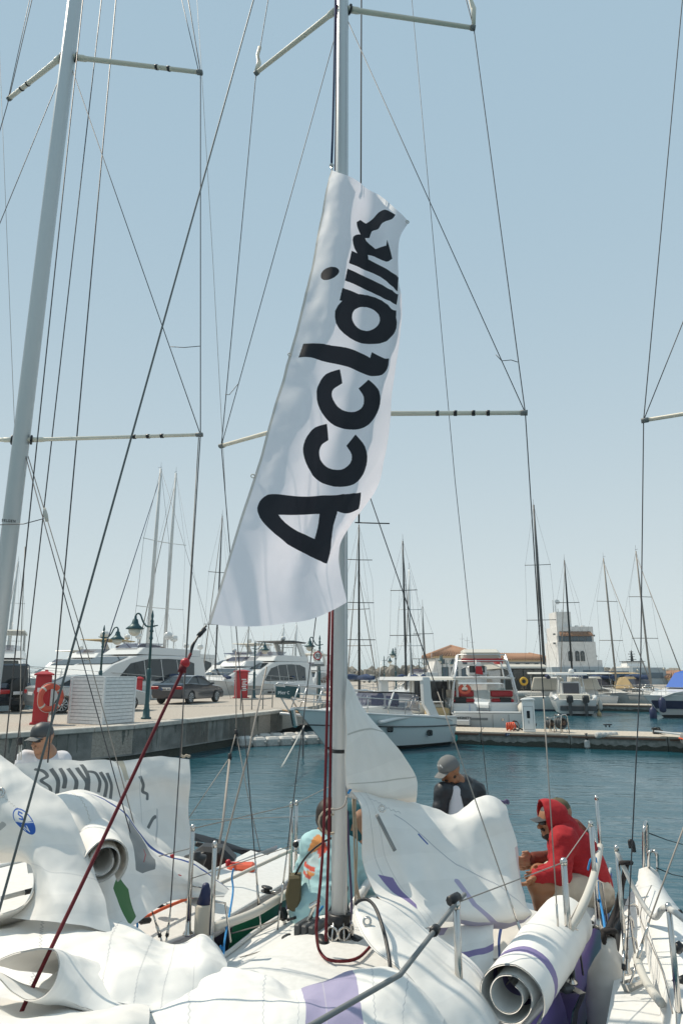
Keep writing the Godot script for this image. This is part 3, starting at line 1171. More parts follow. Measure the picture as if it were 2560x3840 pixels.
func quay_things():
	# slatted white box, three-quarter view
	var pa := V(-8.34, 1.057, -21.75)
	var pb := V(-7.09, 1.057, -21.06)
	var pc := V(-6.52, 1.057, -22.35)
	var pd := pa + pc - pb
	var t := thing("slatted_box", "white box clad in horizontal boards standing on the quay edge", "box", V(0, 0, 0))
	var H := 1.36
	var ctr := (pa + pc) * 0.5
	var s := ST(true)
	var inn := []
	for p in [pa, pb, pc, pd]:
		var q: Vector3 = p + (ctr - p) * 0.05
		inn.append([q.x, q.z])
	slab(s, inn, 1.06, 1.057 + H - 0.03)
	obj("core", s, "mid_grey", t)
	var rows := 13
	for f in [[pa, pb], [pb, pc], [pc, pd], [pd, pa]]:
		var d: Vector3 = (f[1] - f[0])
		var l: float = d.length()
		d = d.normalized()
		var nn := d.cross(V(0, 1, 0))
		if nn.dot((f[0] + f[1]) * 0.5 - ctr) < 0:
			nn = -nn
		var bas := Basis(d, V(0, 1, 0), d.cross(V(0, 1, 0)))
		for k in rows:
			s = ST(true)
			box(s, (f[0] + f[1]) * 0.5 + V(0, (k + 0.5) * H / rows, 0) + nn * (-0.02 + rng.randf_range(0, 0.006)), V(l - 0.09, H / rows - 0.012, 0.03), 0.003, bas)
			obj("board", s, "slat_white", t)
		s = ST(true)
		box(s, f[0] + V(0, H * 0.5, 0) + d * 0.03, V(0.07, H, 0.07), 0.004, bas)
		obj("corner_post", s, "slat_white", t)
	s = ST(true)
	slab(s, [[pa.x, pa.z], [pb.x, pb.z], [pc.x, pc.z], [pd.x, pd.z]], 1.057 + H + 0.002, 1.057 + H + 0.03)
	obj("lid", s, "slat_white", t)
	# lifebuoy station
	var rp := V(-9.04, 1.057, -21.4)
	t = fire_post("red square post with cap standing beside the white slatted box", rp, 0.35, 1.42, 0.44, "lifebuoy_post")
	s = ST(true)
	box(s, V(-0.1, 1.0, 0.215), V(0.1, 0.12, 0.02), 0.004)
	obj("notice", s, "plate_white", t)
	s = ST(true)
	box(s, V(0.05, 1.56, 0), V(0.1, 0.06, 0.1), 0.02)
	obj("beacon", s, "red", t)
	t = thing("lifebuoy", "orange ring lifebuoy with cord hanging on the red post", "lifebuoy", rp + V(0.36, 0.78, 0.27), 0.9)
	var b := Basis(V(0, 1, 0), 0.0)
	s = ST()
	torus(s, Vector3.ZERO, b, 0.33, 0.085, 0, TAU, 32, 10)
	obj("ring", s, "life_orange", t)
	for k in 4:
		s = ST()
		torus(s, Vector3.ZERO, b, 0.33, 0.089, k * PI / 2 + 0.7, k * PI / 2 + 0.85, 4, 10)
		obj("tape", s, "rope_white", t)
	s = ST()
	var line := []
	for i in 33:
		var a := TAU * i / 32
		line.append(V(cos(a), sin(a), 0) * (0.42 + 0.04 * absf(sin(a * 2.0))) + V(0, 0, 0.05))
	tube(s, line, 0.008, 4)
	tube(s, crv([V(0, -0.4, 0.09), V(-0.05, -0.62, 0.05), V(0.02, -0.75, 0.03), V(0.06, -0.6, 0.06), V(0.03, -0.4, 0.08)], 5), 0.012, 4)
	obj("grab_line", s, "rope_white", t)
	fire_post("slim red fire post behind the right end of the slatted box", V(-10.092,1.057,-35.199), 0.5, 1.22, 0.27)
	t = fire_post("tall red fire cabinet with white notice near the quay corner", V(-6.355,1.057,-44.705), 0.35, 1.62, 0.72, "fire_cabinet")
	for k in 7:
		s = ST(true)
		box(s, V(0.1 + 0.05 * (k % 2), 1.15 - k * 0.11, 0.335), V(0.3 - 0.04 * (k % 3), 0.06, 0.012), 0.002)
		obj("notice_line", s, "plate_white", t)
	# cars
	t = thing("parked_car", "dark blue coupe parked side on behind the lamp post", "car", V(-8.05, 1.058, -37.4), heading(0.30, -0.954))
	var pl = car(t, "car_paint")
	s = ST(true)
	words("MNZ 351", 0.12, "black", pl, V(-2.31, 0.74, 0), Basis(V(0, 1, 0), -PI / 2))
	s = ST(true)
	box(s, V(-2.306, 0.74, -0.24), V(0.008, 0.11, 0.05))
	obj("plate_band", s, "blue", pl)
	t = thing("parked_car", "grey car mostly hidden behind red post and slatted box", "car", V(-10.205,1.058,-28.613), heading(0.75, -0.66))
	car(t, "silver_paint", 1.42)
	t = thing("jeep", "dark boxy off-road car cut off by the left edge of the picture", "car", V(-14.77,1.058,-28.613), heading(-0.92, -0.38))
	car(t, "car_paint", 1.85, true)
	s = ST()
	lathe(s, V(-2.1, 0.95, 0.1), [[0.1, -0.12], [0.36, -0.1], [0.38, 0], [0.36, 0.1], [0.1, 0.12]], 18, Basis(V(0, 0, 1), PI / 2))
	obj("spare_wheel", s, "rubber", t)
	# van and cars on the road behind
	t = thing("van", "white panel van seen from behind near the thirty sign", "van", V(-2.698,1,-84.9), heading(0.25, -0.97))
	s = ST(true)
	side(s, [[-2.3, 0.3], [-2.35, 0.6], [-2.3, 1.85], [-2.15, 2.0], [0.6, 2.0], [1.5, 1.25], [2.3, 1.0], [2.4, 0.4], [2.2, 0.28]], 0.95, 0.08)
	obj("body", s, "white_paint", t)
	for sg in [-1.0, 1.0]:
		s = ST(true)
		box(s, V(-2.33, 1.5, sg * 0.42), V(0.06, 0.6, 0.74), 0.02)
		obj("rear_window", s, "glass", t)
		s = ST(true)
		box(s, V(-2.3, 1.1, sg * 0.9), V(0.14, 0.75, 0.1), 0.02)
		obj("tail_light", s, "tail_red", t)
		car_wheel(t, V(1.5, 0.32, sg * 0.86), 0.33, sg)
		car_wheel(t, V(-1.4, 0.32, sg * 0.86), 0.33, sg)
		s = ST(true)
		side(s, [[0.65, 1.3], [0.65, 1.85], [1.0, 1.62], [1.35, 1.3]], 0.962)
		obj("side_window", s, "glass", t)
	s = ST(true)
	box(s, V(-2.37, 0.72, 0), V(0.04, 0.12, 0.52), 0.008)
	obj("number_plate", s, "yellow", t)
	var cl := ["white car behind the long white motor cruiser on the road", "grey car parked in front of the harbour office", "dark car roof showing between lamps by the harbour office", "dark car at the left foot of the harbour office", "white car farthest right before the harbour office"]
	var i := 0
	for e in [[V(6.108,0.95,-140.146), "white_paint"], [V(13.483,0.95,-161.65), "silver_paint"], [V(15.934,0.95,-150.13), "car_paint"], [V(25.127,0.95,-161.65), "car_paint"], [V(30.208,0.95,-175.09), "white_paint"]]:
		t = thing("parked_car", cl[i], "car", e[0] + V(0, 0.005, 0), heading(0.8 - 0.4 * (i % 3), -0.6))
		car(t, e[1], 1.5)
		i += 1
	# lamps
	lamp_post("green lamp post with arm to the right behind the slatted box", V(-10.629,1.117,-31) * V(1, 0, 1) + V(0, 1.05, 0), 0.0)
	lamp_post("large green lamp post on the quay edge left of the dark coupe", V(-6.541,1.057,-23.861), PI * 0.94)
	lamp_post("green lamp post behind the tall red fire cabinet", V(-5.574,1.343,-45) * V(1, 0, 1) + V(0, 1.05, 0), 0.0)
	lamp_post("green lamp post just behind the round speed sign", V(-1.222,1.497,-39) * V(1, 0, 1) + V(0, 1.05, 0), PI * 0.85)
	lamp_post("small green lamp post before the boulders, arm to the right", V(4.759,1.637,-78) * V(1, 0, 1) + V(0, 0.95, 0), 0.0)
	lamp_post("green lamp post right beside a bundle of dark masts", V(5.103,1.77,-66) * V(1, 0, 1) + V(0, 0.95, 0), PI * 0.6, 4.1)
	lamp_post("small green lamp post left of the harbour office", V(10.216,1.482,-92) * V(1, 0, 1) + V(0, 0.95, 0), 0.0)
	lamp_post("green lamp post in front of the harbour office corner", V(10.369,1.704,-72) * V(1, 0, 1) + V(0, 0.95, 0), PI * 0.55)
	lamp_post("farthest small green lamp post before the office windows", V(14.708,1.416,-98) * V(1, 0, 1) + V(0, 0.95, 0), 0.0)
	# speed sign
	t = thing("speed_sign", "round white thirty sign with red rim on a grey pole", "sign", V(-1.292,1.523,-38) * V(1, 0, 1) + V(0, 1.055, 0))
	s = ST()
	tube(s, [V(0, 0, 0), V(0, 2.75, 0)], 0.045, 8)
	obj("pole", s, "mid_grey", t)
	var fz := Basis(V(1, 0, 0), PI / 2)
	s = ST(true)
	lathe(s, V(0, 2.45, 0.06), [[0.005, -0.01], [0.235, -0.01], [0.235, 0.01], [0.005, 0.01]], 28, fz)
	obj("disc", s, "plate_white", t)
	s = ST()
	torus(s, V(0, 2.45, 0.07), Basis.IDENTITY, 0.205, 0.032, 0, TAU, 28, 6)
	obj("rim", s, "red", t)
	words("30", 0.27, "black", t, V(0, 2.45, 0.075), Basis.IDENTITY)
	s = ST(true)
	box(s, V(0, 2.08, 0.06), V(0.36, 0.17, 0.02), 0.004)
	obj("sub_plate", s, "plate_white", t)
	s = ST(true)
	box(s, V(0.0, 1.95, 0.06), V(0.7, 0.13, 0.02), 0.004)
	obj("arrow_plate", s, "mid_grey", t)
	# railing
	t = thing("railing", "short grey pipe railing on the quay before the fire cabinet", "railing", V(0, 0, 0))
	var ra := V(-4.248,1.057,-29.918)
	var rb := V(-3.366,1.057,-30.373)
	var off := V(0.25, 0, -1.6)
	s = ST()
	for hh in [0.42, 0.82]:
		tube(s, [ra + V(0, hh, 0), rb + V(0, hh, 0)], 0.024, 6)
		tube(s, [rb + V(0, hh, 0), rb + off + V(0, hh, 0)], 0.024, 6)
	obj("rail", s, "mid_grey", t)
	for p in [ra, ra.lerp(rb, 0.5), rb, rb + off]:
		s = ST()
		tube(s, [p, p + V(0, 0.84, 0)], 0.026, 6)
		obj("post", s, "mid_grey", t)
	# gangway with its name boards
	t = thing("gangway", "aluminium gangway bridge with dark name board leading off the quay", "gangway", V(0, 0, 0))
	var g0 := V(-2.399,1.1,-27.779)
	var g1 := g0 + V(5.6, -0.55, -1.7)
	var ax := (g1 - g0).normalized()
	var wd := V(0.28, 0, -1.25)
	s = ST(true)
	for k in 18:
		var c := g0.lerp(g1, (k + 0.5) / 18.0) + wd * 0.5
		s = ST(true)
		box(s, c, V(0.28, 0.05, 1.24), 0.006, Basis(ax, V(0, 1, 0), ax.cross(V(0, 1, 0))))
		obj("plank", s, "teak", t)
	for sd in [0.0, 1.0]:
		var o = wd * sd
		s = ST()
		tube(s, [g0 + o - V(0, 0.08, 0), g1 + o - V(0, 0.08, 0)], 0.06, 6)
		tube(s, [g0 + o + V(-0.25, 0.98, 0), g0 + o + V(-0.1, 1.08, 0), g1 + o + V(0, 1.0, 0)], 0.035, 6)
		tube(s, [g0 + o + V(-0.25, 0.98, 0), g0 + o + V(0.35, 0, 0)], 0.035, 6)
		tube(s, [g0 + o + V(0, 0.5, 0), g1 + o + V(0, 0.5, 0)], 0.022, 6)
		obj("truss_rail", s, "alloy", t)
		for k in 6:
			s = ST()
			var p = g0.lerp(g1, (k + 0.4) / 6.0) + o
			tube(s, [p, p + V(0.35, 1.03, -0.1)], 0.028, 6)
			obj("post", s, "alloy", t)
		var p2 = g0 + o + V(0.12, 0.72, 0.08)
		s = ST(true)
		box(s, p2, V(0.62, 0.42, 0.03), 0.006, Basis(ax, V(0, 1, 0), ax.cross(V(0, 1, 0))))
		var bd := obj("name_board", s, "lamp_green", t)
		if sd == 0.0:
			words("Pier C", 0.17, "plate_white", bd, p2 + V(0.02, -0.01, 0.03), Basis(V(0, 1, 0), atan2(-ax.z, ax.x)))
	# floating cube dock
	t = thing("cube_dock", "floating dock of grey plastic cubes beside the quay wall", "floating dock", V(0, 0, 0))
	var c0 := V(-3.45, 0, -25.7)
	var ux := V(0.93, 0, -0.42)
	var uz := V(-0.28, 0, -0.86)
	var cm := ST(true)
	box(cm, Vector3.ZERO, V(0.485, 0.36, 0.485), 0.075)
	var cube := mesh_of(cm)
	for k in 8:
		for j in 4:
			var o := obj("float_cube", cube, "cube_grey", t)
			var dip := 0.0 if j == 0 or j == 3 else -0.1
			o.transform = Transform3D(Basis(ux, V(0, 1, 0), ux.cross(V(0, 1, 0))), c0 + ux * (k * 0.5) + uz * (j * 0.55) + V(0, 0.12 + dip + (0.05 if k == 0 else 0.0), 0))
			o.rotate_object_local(V(1, 0, 0), 0.2 if j == 1 else (-0.2 if j == 2 else 0.0))
	for k in 7:
		s = ST()
		lathe(s, c0 + ux * (k * 0.5 + 0.25) + V(0.04, 0.14, 0.27), [[0.0, 0.0], [0.045, 0.0], [0.045, 0.05], [0.0, 0.05]], 8, fz)
		obj("coupling_pin", s, "cube_grey", t)

# boats: own x axis to the bow, origin amidships at the waterline
func hull_w(B: float, t: float, full := 2.3) -> float:
	return B * 0.5 * (1.0 - pow(maxf(0.0, (t - 0.42) / 0.58), full)) * lerpf(0.9, 1.0, minf(t / 0.35, 1.0))

func hull_h(fs: float, fb: float, t: float) -> float:
	return fs + (fb - fs) * pow(t, 1.7)

func hull(t: Node, L: float, B: float, fs: float, fb: float, m, rake := 0.1, deckm := "deck_white", foot := "black", full := 2.3):
	var s := ST()
	var rings := []
	var low := []
	var n := 18
	for i in n + 1:
		var u := float(i) / n
		var w := maxf(hull_w(B, u, full), 0.02)
		var h := hull_h(fs, fb, u)
		var ring := []
		var rl := []
		for e in [[-1.0, 1.0, 1.0], [-0.97, 0.72, 1.0], [-0.88, 0.4, 1.0], [-0.78, 0.12, 1.0]]:
			ring.append(hp(L, u, w * e[0] * lerpf(1.0, 1.0 - 0.45 * (1.0 - e[1]), pow(u, 3)), h * e[1], h, rake))
		for e in [[-0.78, 0.12], [-0.6, -0.1], [0.0, -0.25], [0.6, -0.1], [0.78, 0.12]]:
			rl.append(hp(L, u, w * e[0] * lerpf(1.0, 0.55, pow(u, 3)), h * e[1] if e[1] > 0 else e[1] * (1.0 - 0.6 * pow(u, 3)), h, rake))
		var ring2 := []
		for k in ring.size():
			ring2.append(ring[k] * V(1, 1, -1))
		rings.append([ring, ring2])
		low.append(rl)
	var ra := []
	var rb := []
	for r in rings:
		ra.append(r[0])
		var rev: Array = r[1].duplicate()
		rev.reverse()
		rb.append(rev)
	loft(s, ra, false, false)
	loft(s, rb, false, false)
	# transom
	var a: Array = rings[0][0]
	var b: Array = rings[0][1]
	for k in a.size() - 1:
		quad(s, a[k], a[k + 1], b[k + 1], b[k])
	obj("hull", s, m, t)
	s = ST()
	loft(s, low, false, false)
	for k in 3:
		tri(s, low[0][0], low[0][k + 1], low[0][k + 2])
	obj("bottom", s, foot, t)
	s = ST()
	for i in n:
		var p: Vector3 = rings[i][0][0] - V(0, 0.03, 0)
		var q: Vector3 = rings[i][1][0] - V(0, 0.03, 0)
		var p2: Vector3 = rings[i + 1][0][0] - V(0, 0.03, 0)
		var q2: Vector3 = rings[i + 1][1][0] - V(0, 0.03, 0)
		var c := (p + q) * 0.5 + V(0, 0.05, 0)
		var c2 := (p2 + q2) * 0.5 + V(0, 0.05, 0)
		quad(s, p, p2, c2, c)
		quad(s, c, c2, q2, q)
	obj("deck", s, deckm, t)
	s = ST()
	var e1 := []
	var e2 := []
	for r in rings:
		e1.append(r[0][0])
		e2.append(r[1][0])
	tube(s, e1, 0.035, 5)
	tube(s, e2, 0.035, 5)
	obj("rub_rail", s, "gelcoat", t)
	return [e1, e2]

func hp(L: float, u: float, z: float, y: float, h: float, rake: float) -> Vector3:
	return V(-L * 0.5 + u * L * (1.0 - rake) + rake * L * pow(u, 3) * clampf(y / h, -0.2, 1.0), y, z)

func tw(pts: Array, y0: float, w0: float, y1: float, w1: float, add := 0.0) -> Array:
	var o := []
	for q in pts:
		o.append(lerpf(w0, w1, clampf((q[1] - y0) / (y1 - y0), 0, 1)) + add)
	return o

func bow_rail(t: Node, edges: Array, from: int, h: float, inset := 0.92):
	var s := ST()
	var rail := []
	for e in edges:
		var top := []
		for i in range(from, e.size()):
			var p: Vector3 = e[i] * V(1, 1, inset)
			top.append(p + V(-0.05, h, 0))
			if (i - from) % 2 == 0:
				tube(s, [p, p + V(-0.05, h, 0)], 0.016, 5)
		tube(s, top, 0.018, 5)
		var mid := []
		for p in top:
			mid.append(p - V(0, h * 0.5, 0))
		tube(s, mid, 0.011, 4)
	obj("guard_rail", s, "steel", t)

func at_line(called: String, label: String, cat: String, bow: Vector3, stern: Vector3, group := "") -> Node3D:
	var d := bow - stern
	return thing(called, label, cat, (bow + stern) * 0.5, heading(d.x, d.z), group)

func fender(t: Node, p: Vector3, m := "black", r := 0.14, h := 0.6):
	var s := ST()
	lathe(s, p, [[0.02, h * 0.5 + 0.1], [0.04, h * 0.5 + 0.03], [r * 0.7, h * 0.5 - 0.04], [r, h * 0.5 - 0.14], [r, -h * 0.5 + 0.14], [r * 0.7, -h * 0.5 + 0.04], [0.03, -h * 0.5]], 12)
	tube(s, [p + V(0, h * 0.5, 0), p + V(0, h * 0.5 + 0.5, 0)], 0.01, 4)
	obj("fender", s, m, t)

func dome(t: Node, p: Vector3, r: float):
	var s := ST()
	lathe(s, p, [[r * 0.5, 0.0], [r, r * 0.35], [r, r * 1.1], [r * 0.85, r * 1.5], [r * 0.45, r * 1.75], [0.02, r * 1.8]], 14)
	tube(s, [p - V(0, 0.5, 0), p + V(0, 0.05, 0)], 0.05, 6)
	obj("radar_dome", s, "gelcoat", t)

# flybridge motor yacht
func yacht(label: String, bow: Vector3, stern: Vector3, B: float, fs: float, fb: float, top: float, hullm: String, opt := {}):
	var t := at_line("motor_yacht", label, "yacht", bow, stern, "motor yachts berthed along the quay")
	var L := bow.distance_to(stern)
	var e = hull(t, L, B, fs, fb, hullm, 0.14, "deck_white", "navy")
	var dk := lerpf(fs, fb, 0.3)
	var w0 := B * 0.39
	var w1 := B * 0.31
	var pr := [[-L * 0.40, fs - 0.1], [-L * 0.385, top - 0.25], [-L * 0.36, top], [-L * 0.02, top], [L * 0.06, top - 0.12], [L * 0.17, top - 0.65], [L * 0.30, dk + 0.25], [L * 0.38, dk + 0.05]]
	var s := ST(true)
	side(s, pr, tw(pr, fs, w0, top, w1), 0.1)
	obj("superstructure", s, "gelcoat", t)
	# side glass with a sweeping upper edge
	var y1 := dk + 0.35
	var y2 := top - 0.22
	var gl := [[-L * 0.30, y1], [-L * 0.31, y2 - 0.25], [-L * 0.25, y2 - 0.04], [-L * 0.14, y2], [-L * 0.02, y2 - 0.06], [L * 0.08, y2 - 0.35], [L * 0.16, y1 + 0.05], [L * 0.13, y1]]
	s = ST(true)
	side(s, gl, tw(gl, fs, w0, top, w1, 0.012))
	var wn := obj("side_glass", s, "glass", t)
	s = ST(true)
	for k in 3:
		var x := -L * 0.2 + k * L * 0.1
		for sg in [-1.0, 1.0]:
			tube(s, [V(x, y1, sg * (lerpf(w0, w1, (y1 - fs) / (top - fs)) + 0.016)), V(x + 0.1, y2 - 0.06, sg * (lerpf(w0, w1, (y2 - fs) / (top - fs)) + 0.016))], 0.03, 4)
	obj("mullion", s, "gelcoat", wn)
	# windscreen
	s = ST(true)
	quad(s, V(L * 0.07, top - 0.17, -w1 * 0.85), V(L * 0.07, top - 0.17, w1 * 0.85), V(L * 0.168, top - 0.63, w1 * 0.95), V(L * 0.168, top - 0.63, -w1 * 0.95))
	var wind := obj("windscreen", s, "glass", t)
	wind.position = V(0.03, 0.03, 0)
	# flybridge
	var f := [[-L * 0.36, top + 0.01], [-L * 0.37, top + 0.45], [-L * 0.1, top + 0.5], [L * 0.0, top + 0.42], [L * 0.04, top + 0.01]]
	s = ST(true)
	side(s, f, tw(f, top, w1 * 0.98, top + 0.5, w1 * 0.9), 0.05)
	obj("flybridge", s, "gelcoat", t)
	s = ST(true)
	loft(s, [[V(-L * 0.1, top + 0.5, -w1 * 0.8), V(L * 0.01, top + 0.43, -w1 * 0.6), V(L * 0.01, top + 0.43, w1 * 0.6), V(-L * 0.1, top + 0.5, w1 * 0.8)], [V(-L * 0.14, top + 0.78, -w1 * 0.75), V(-L * 0.035, top + 0.76, -w1 * 0.55), V(-L * 0.035, top + 0.76, w1 * 0.55), V(-L * 0.14, top + 0.78, w1 * 0.75)]], false, false)
	obj("fly_screen", s, "tinted_glass", t)
	var hk: String = opt.get("roof", "")
	if hk:
		s = ST(true)
		side(s, [[-L * 0.34, top + 1.55], [-L * 0.36, top + 1.65], [-L * 0.2, top + 1.74], [-L * 0.06, top + 1.66], [-L * 0.05, top + 1.58]], w1 * 0.9, 0.05)
		obj("hardtop", s, hk, t)
		for sg in [-1.0, 1.0]:
			s = ST(true)
			side(s, [[-L * 0.36, top + 0.4], [-L * 0.30, top + 0.4], [-L * 0.24, top + 1.57], [-L * 0.29, top + 1.57]], 0.06, 0.01, V(0, 0, sg * w1 * 0.82))
			obj("arch_leg", s, "gelcoat", t)
		s = ST()
		for sg in [-1.0, 1.0]:
			tube(s, [V(-L * 0.08, top + 0.5, sg * w1 * 0.8), V(-L * 0.07, top + 1.6, sg * w1 * 0.8)], 0.02, 5)
		obj("roof_strut", s, "steel", t)
	else:
		s = ST()
		tube(s, crv([V(-L * 0.3, top + 0.58, w1 * 0.7), V(-L * 0.2, top + 0.72, w1 * 0.72), V(-L * 0.08, top + 0.66, w1 * 0.74), V(L * 0.0, top + 0.52, w1 * 0.6)], 5), [0.1, 0.13, 0.14, 0.14, 0.15, 0.15, 0.15, 0.15, 0.14, 0.14, 0.13, 0.13, 0.12, 0.11, 0.1, 0.08], 8, 0.8)
		obj("furled_bimini", s, "brown", t)
	for k in opt.get("domes", [[-0.3, 0.2, 0.24]]):
		dome(t, V(L * k[0], top + (1.75 if hk else 0.85) + (0.25 if not hk else 0.05), w1 * k[1]), k[2])
	s = ST()
	tube(s, [V(-L * 0.32, top + 0.5, -0.3), V(-L * 0.33, top + 1.6 + opt.get("whip", 0.8), -0.3)], 0.02, 4)
	tube(s, [V(-L * 0.28, top + 0.5, 0.5), V(-L * 0.29, top + 2.2, 0.5)], 0.012, 4)
	obj("whip_aerial", s, "gelcoat", t)
	bow_rail(t, e, 8, 0.62)
	# portholes
	for sg in [-1.0, 1.0]:
		for u in [0.52, 0.60, 0.68]:
			var w := hull_w(B, u) * 0.985
			var h := hull_h(fs, fb, u)
			s = ST(true)
			box(s, hp(L, u, sg * w, h * 0.66, h, 0.14), V(0.7, 0.13, 0.06), 0.02, Basis(V(0, 1, 0), sg * (u - 0.42) * 1.0))
			obj("porthole", s, "glass", t)
	for k in opt.get("fenders", 0):
		var u = 0.25 + 0.13 * k
		fender(t, V(-L * 0.5 + u * L * 0.86, 0.75, opt.get("fside", 1.0) * (hull_w(B, u) + 0.12)), "black", 0.16, 0.75)
	# anchor on the stem head
	s = ST(true)
	box(s, V(L * 0.5 - 0.05, fb - 0.05, 0), V(0.5, 0.08, 0.1), 0.02)
	box(s, V(L * 0.5 + 0.12, fb - 0.16, 0), V(0.1, 0.2, 0.32), 0.02, Basis(V(0, 0, 1), 0.5))
	obj("anchor", s, "steel", t)
	return t

# moored sailing boat in the distance
func sloop(label: String, at: Vector3, turn: float, L: float, mast_h: float, o := {}):
	var t := thing("sailing_yacht", label, "sailing boat", at, turn, "sailing boats moored in the harbour")
	var e = hull(t, L, L * 0.31, 0.95, 1.25, o.get("hull", "gelcoat"), 0.06, "deck_white", "navy", 1.7)
	var s := ST(true)
	side(s, [[-L * 0.22, 1.0], [-L * 0.21, 1.42], [L * 0.02, 1.5], [L * 0.2, 1.2], [L * 0.22, 1.1]], [L * 0.1, L * 0.09, L * 0.08, L * 0.05, L * 0.05], 0.05)
	obj("coachroof", s, "gelcoat", t)
	s = ST(true)
	side(s, [[-L * 0.15, 1.2], [-L * 0.145, 1.34], [L * 0.03, 1.37], [L * 0.08, 1.28]], [L * 0.098, L * 0.094, L * 0.088, L * 0.083])
	obj("cabin_window", s, "glass", t)
	var mx := L * 0.08
	var lean: float = o.get("lean", 0.0)
	var top := V(mx - 0.25 + lean, mast_h, 0)
	var mm: String = o.get("mast", "mast_silver")
	s = ST()
	var thick: float = o.get("thick", 0.09)
	tube(s, [V(mx, 1.4, 0), V(mx, 1.4, 0).lerp(top, 0.7), top], [thick, thick * 0.9, thick * 0.6], 8)
	obj("mast", s, mm, t)
	var wires := ST()
	var wr: float = o.get("wire", 0.007)
	for f in o.get("spread", [0.36, 0.66]):
		var c := V(mx, 1.4, 0).lerp(top, f)
		var w = L * 0.095 * (1.15 - 0.35 * f)
		s = ST()
		tube(s, [c + V(-0.12, 0, -w), c, c + V(-0.12, 0, w)], 0.028, 5)
		obj("spreader", s, mm, t)
	for sg in [-1.0, 1.0]:
		var w1 := L * 0.095
		tube(wires, [V(mx - 0.3, 1.1, sg * L * 0.145), V(mx, 1.4, 0).lerp(top, 0.36) + V(-0.12, 0, sg * w1), V(mx, 1.4, 0).lerp(top, 0.66) + V(-0.12, 0, sg * w1 * 0.88), top], wr, 4)
		tube(wires, [V(mx - 0.4, 1.1, sg * L * 0.14), V(mx, 1.4, 0).lerp(top, 0.36)], wr, 4)
	tube(wires, [V(-L * 0.49, 1.0, 0), top], wr, 4)
	obj("standing_wire", wires, "wire", t)
	s = ST()
	tube(s, [V(L * 0.49, 1.35, 0), V(mx, 1.4, 0).lerp(top, 0.96)], [0.05, 0.02] if o.get("furl", true) else [0.012, 0.012], 5)
	obj("furled_jib", s, o.get("jib", "wire_pale"), t)
	s = ST()
	tube(s, [V(mx - 0.1, 2.3, 0), V(mx - L * 0.2, 2.36, 0), V(mx - L * 0.4, 2.3, 0)], [0.15, 0.2, 0.1], 8)
	obj("boom_cover", s, o.get("cover", "navy_canvas"), t)
	s = ST()
	tube(s, [top, top + V(0, 0.5, 0)], 0.01, 4)
	tube(s, [top + V(-0.1, 0.12, 0), top + V(0.3, 0.12, 0)], 0.012, 4)
	obj("masthead_gear", s, "wire", t)
	if o.get("hood", false):
		s = ST(true)
		side(s, [[-L * 0.24, 1.4], [-L * 0.23, 2.25], [-L * 0.1, 2.35], [-L * 0.02, 1.5]], [L * 0.11, L * 0.09, L * 0.085, L * 0.08], 0.06)
		obj("sprayhood", s, o.get("hoodm", "gelcoat_cream"), t)
		s = ST(true)
		quad(s, V(-L * 0.092, 2.25, -L * 0.075), V(-L * 0.092, 2.25, L * 0.075), V(-L * 0.012, 1.55, L * 0.075), V(-L * 0.012, 1.55, -L * 0.075))
		obj("hood_window", s, "smoke_glass", t)
		s = ST()
		for sg in [-1.0, 1.0]:
			tube(s, [V(-L * 0.46, 1.0, sg * L * 0.12), V(-L * 0.44, 2.6, sg * L * 0.11)], 0.018, 5)
			tube(s, [V(-L * 0.24, 1.4, sg * L * 0.11), V(-L * 0.26, 2.6, sg * L * 0.11)], 0.018, 5)
		obj("bimini_frame", s, "steel", t)
		s = ST(true)
		side(s, [[-L * 0.47, 2.55], [-L * 0.36, 2.68], [-L * 0.25, 2.58]], L * 0.13, 0.02)
		obj("bimini", s, o.get("hoodm", "gelcoat_cream"), t)
	bow_rail(t, e, 9, 0.55, 0.9)
	return t

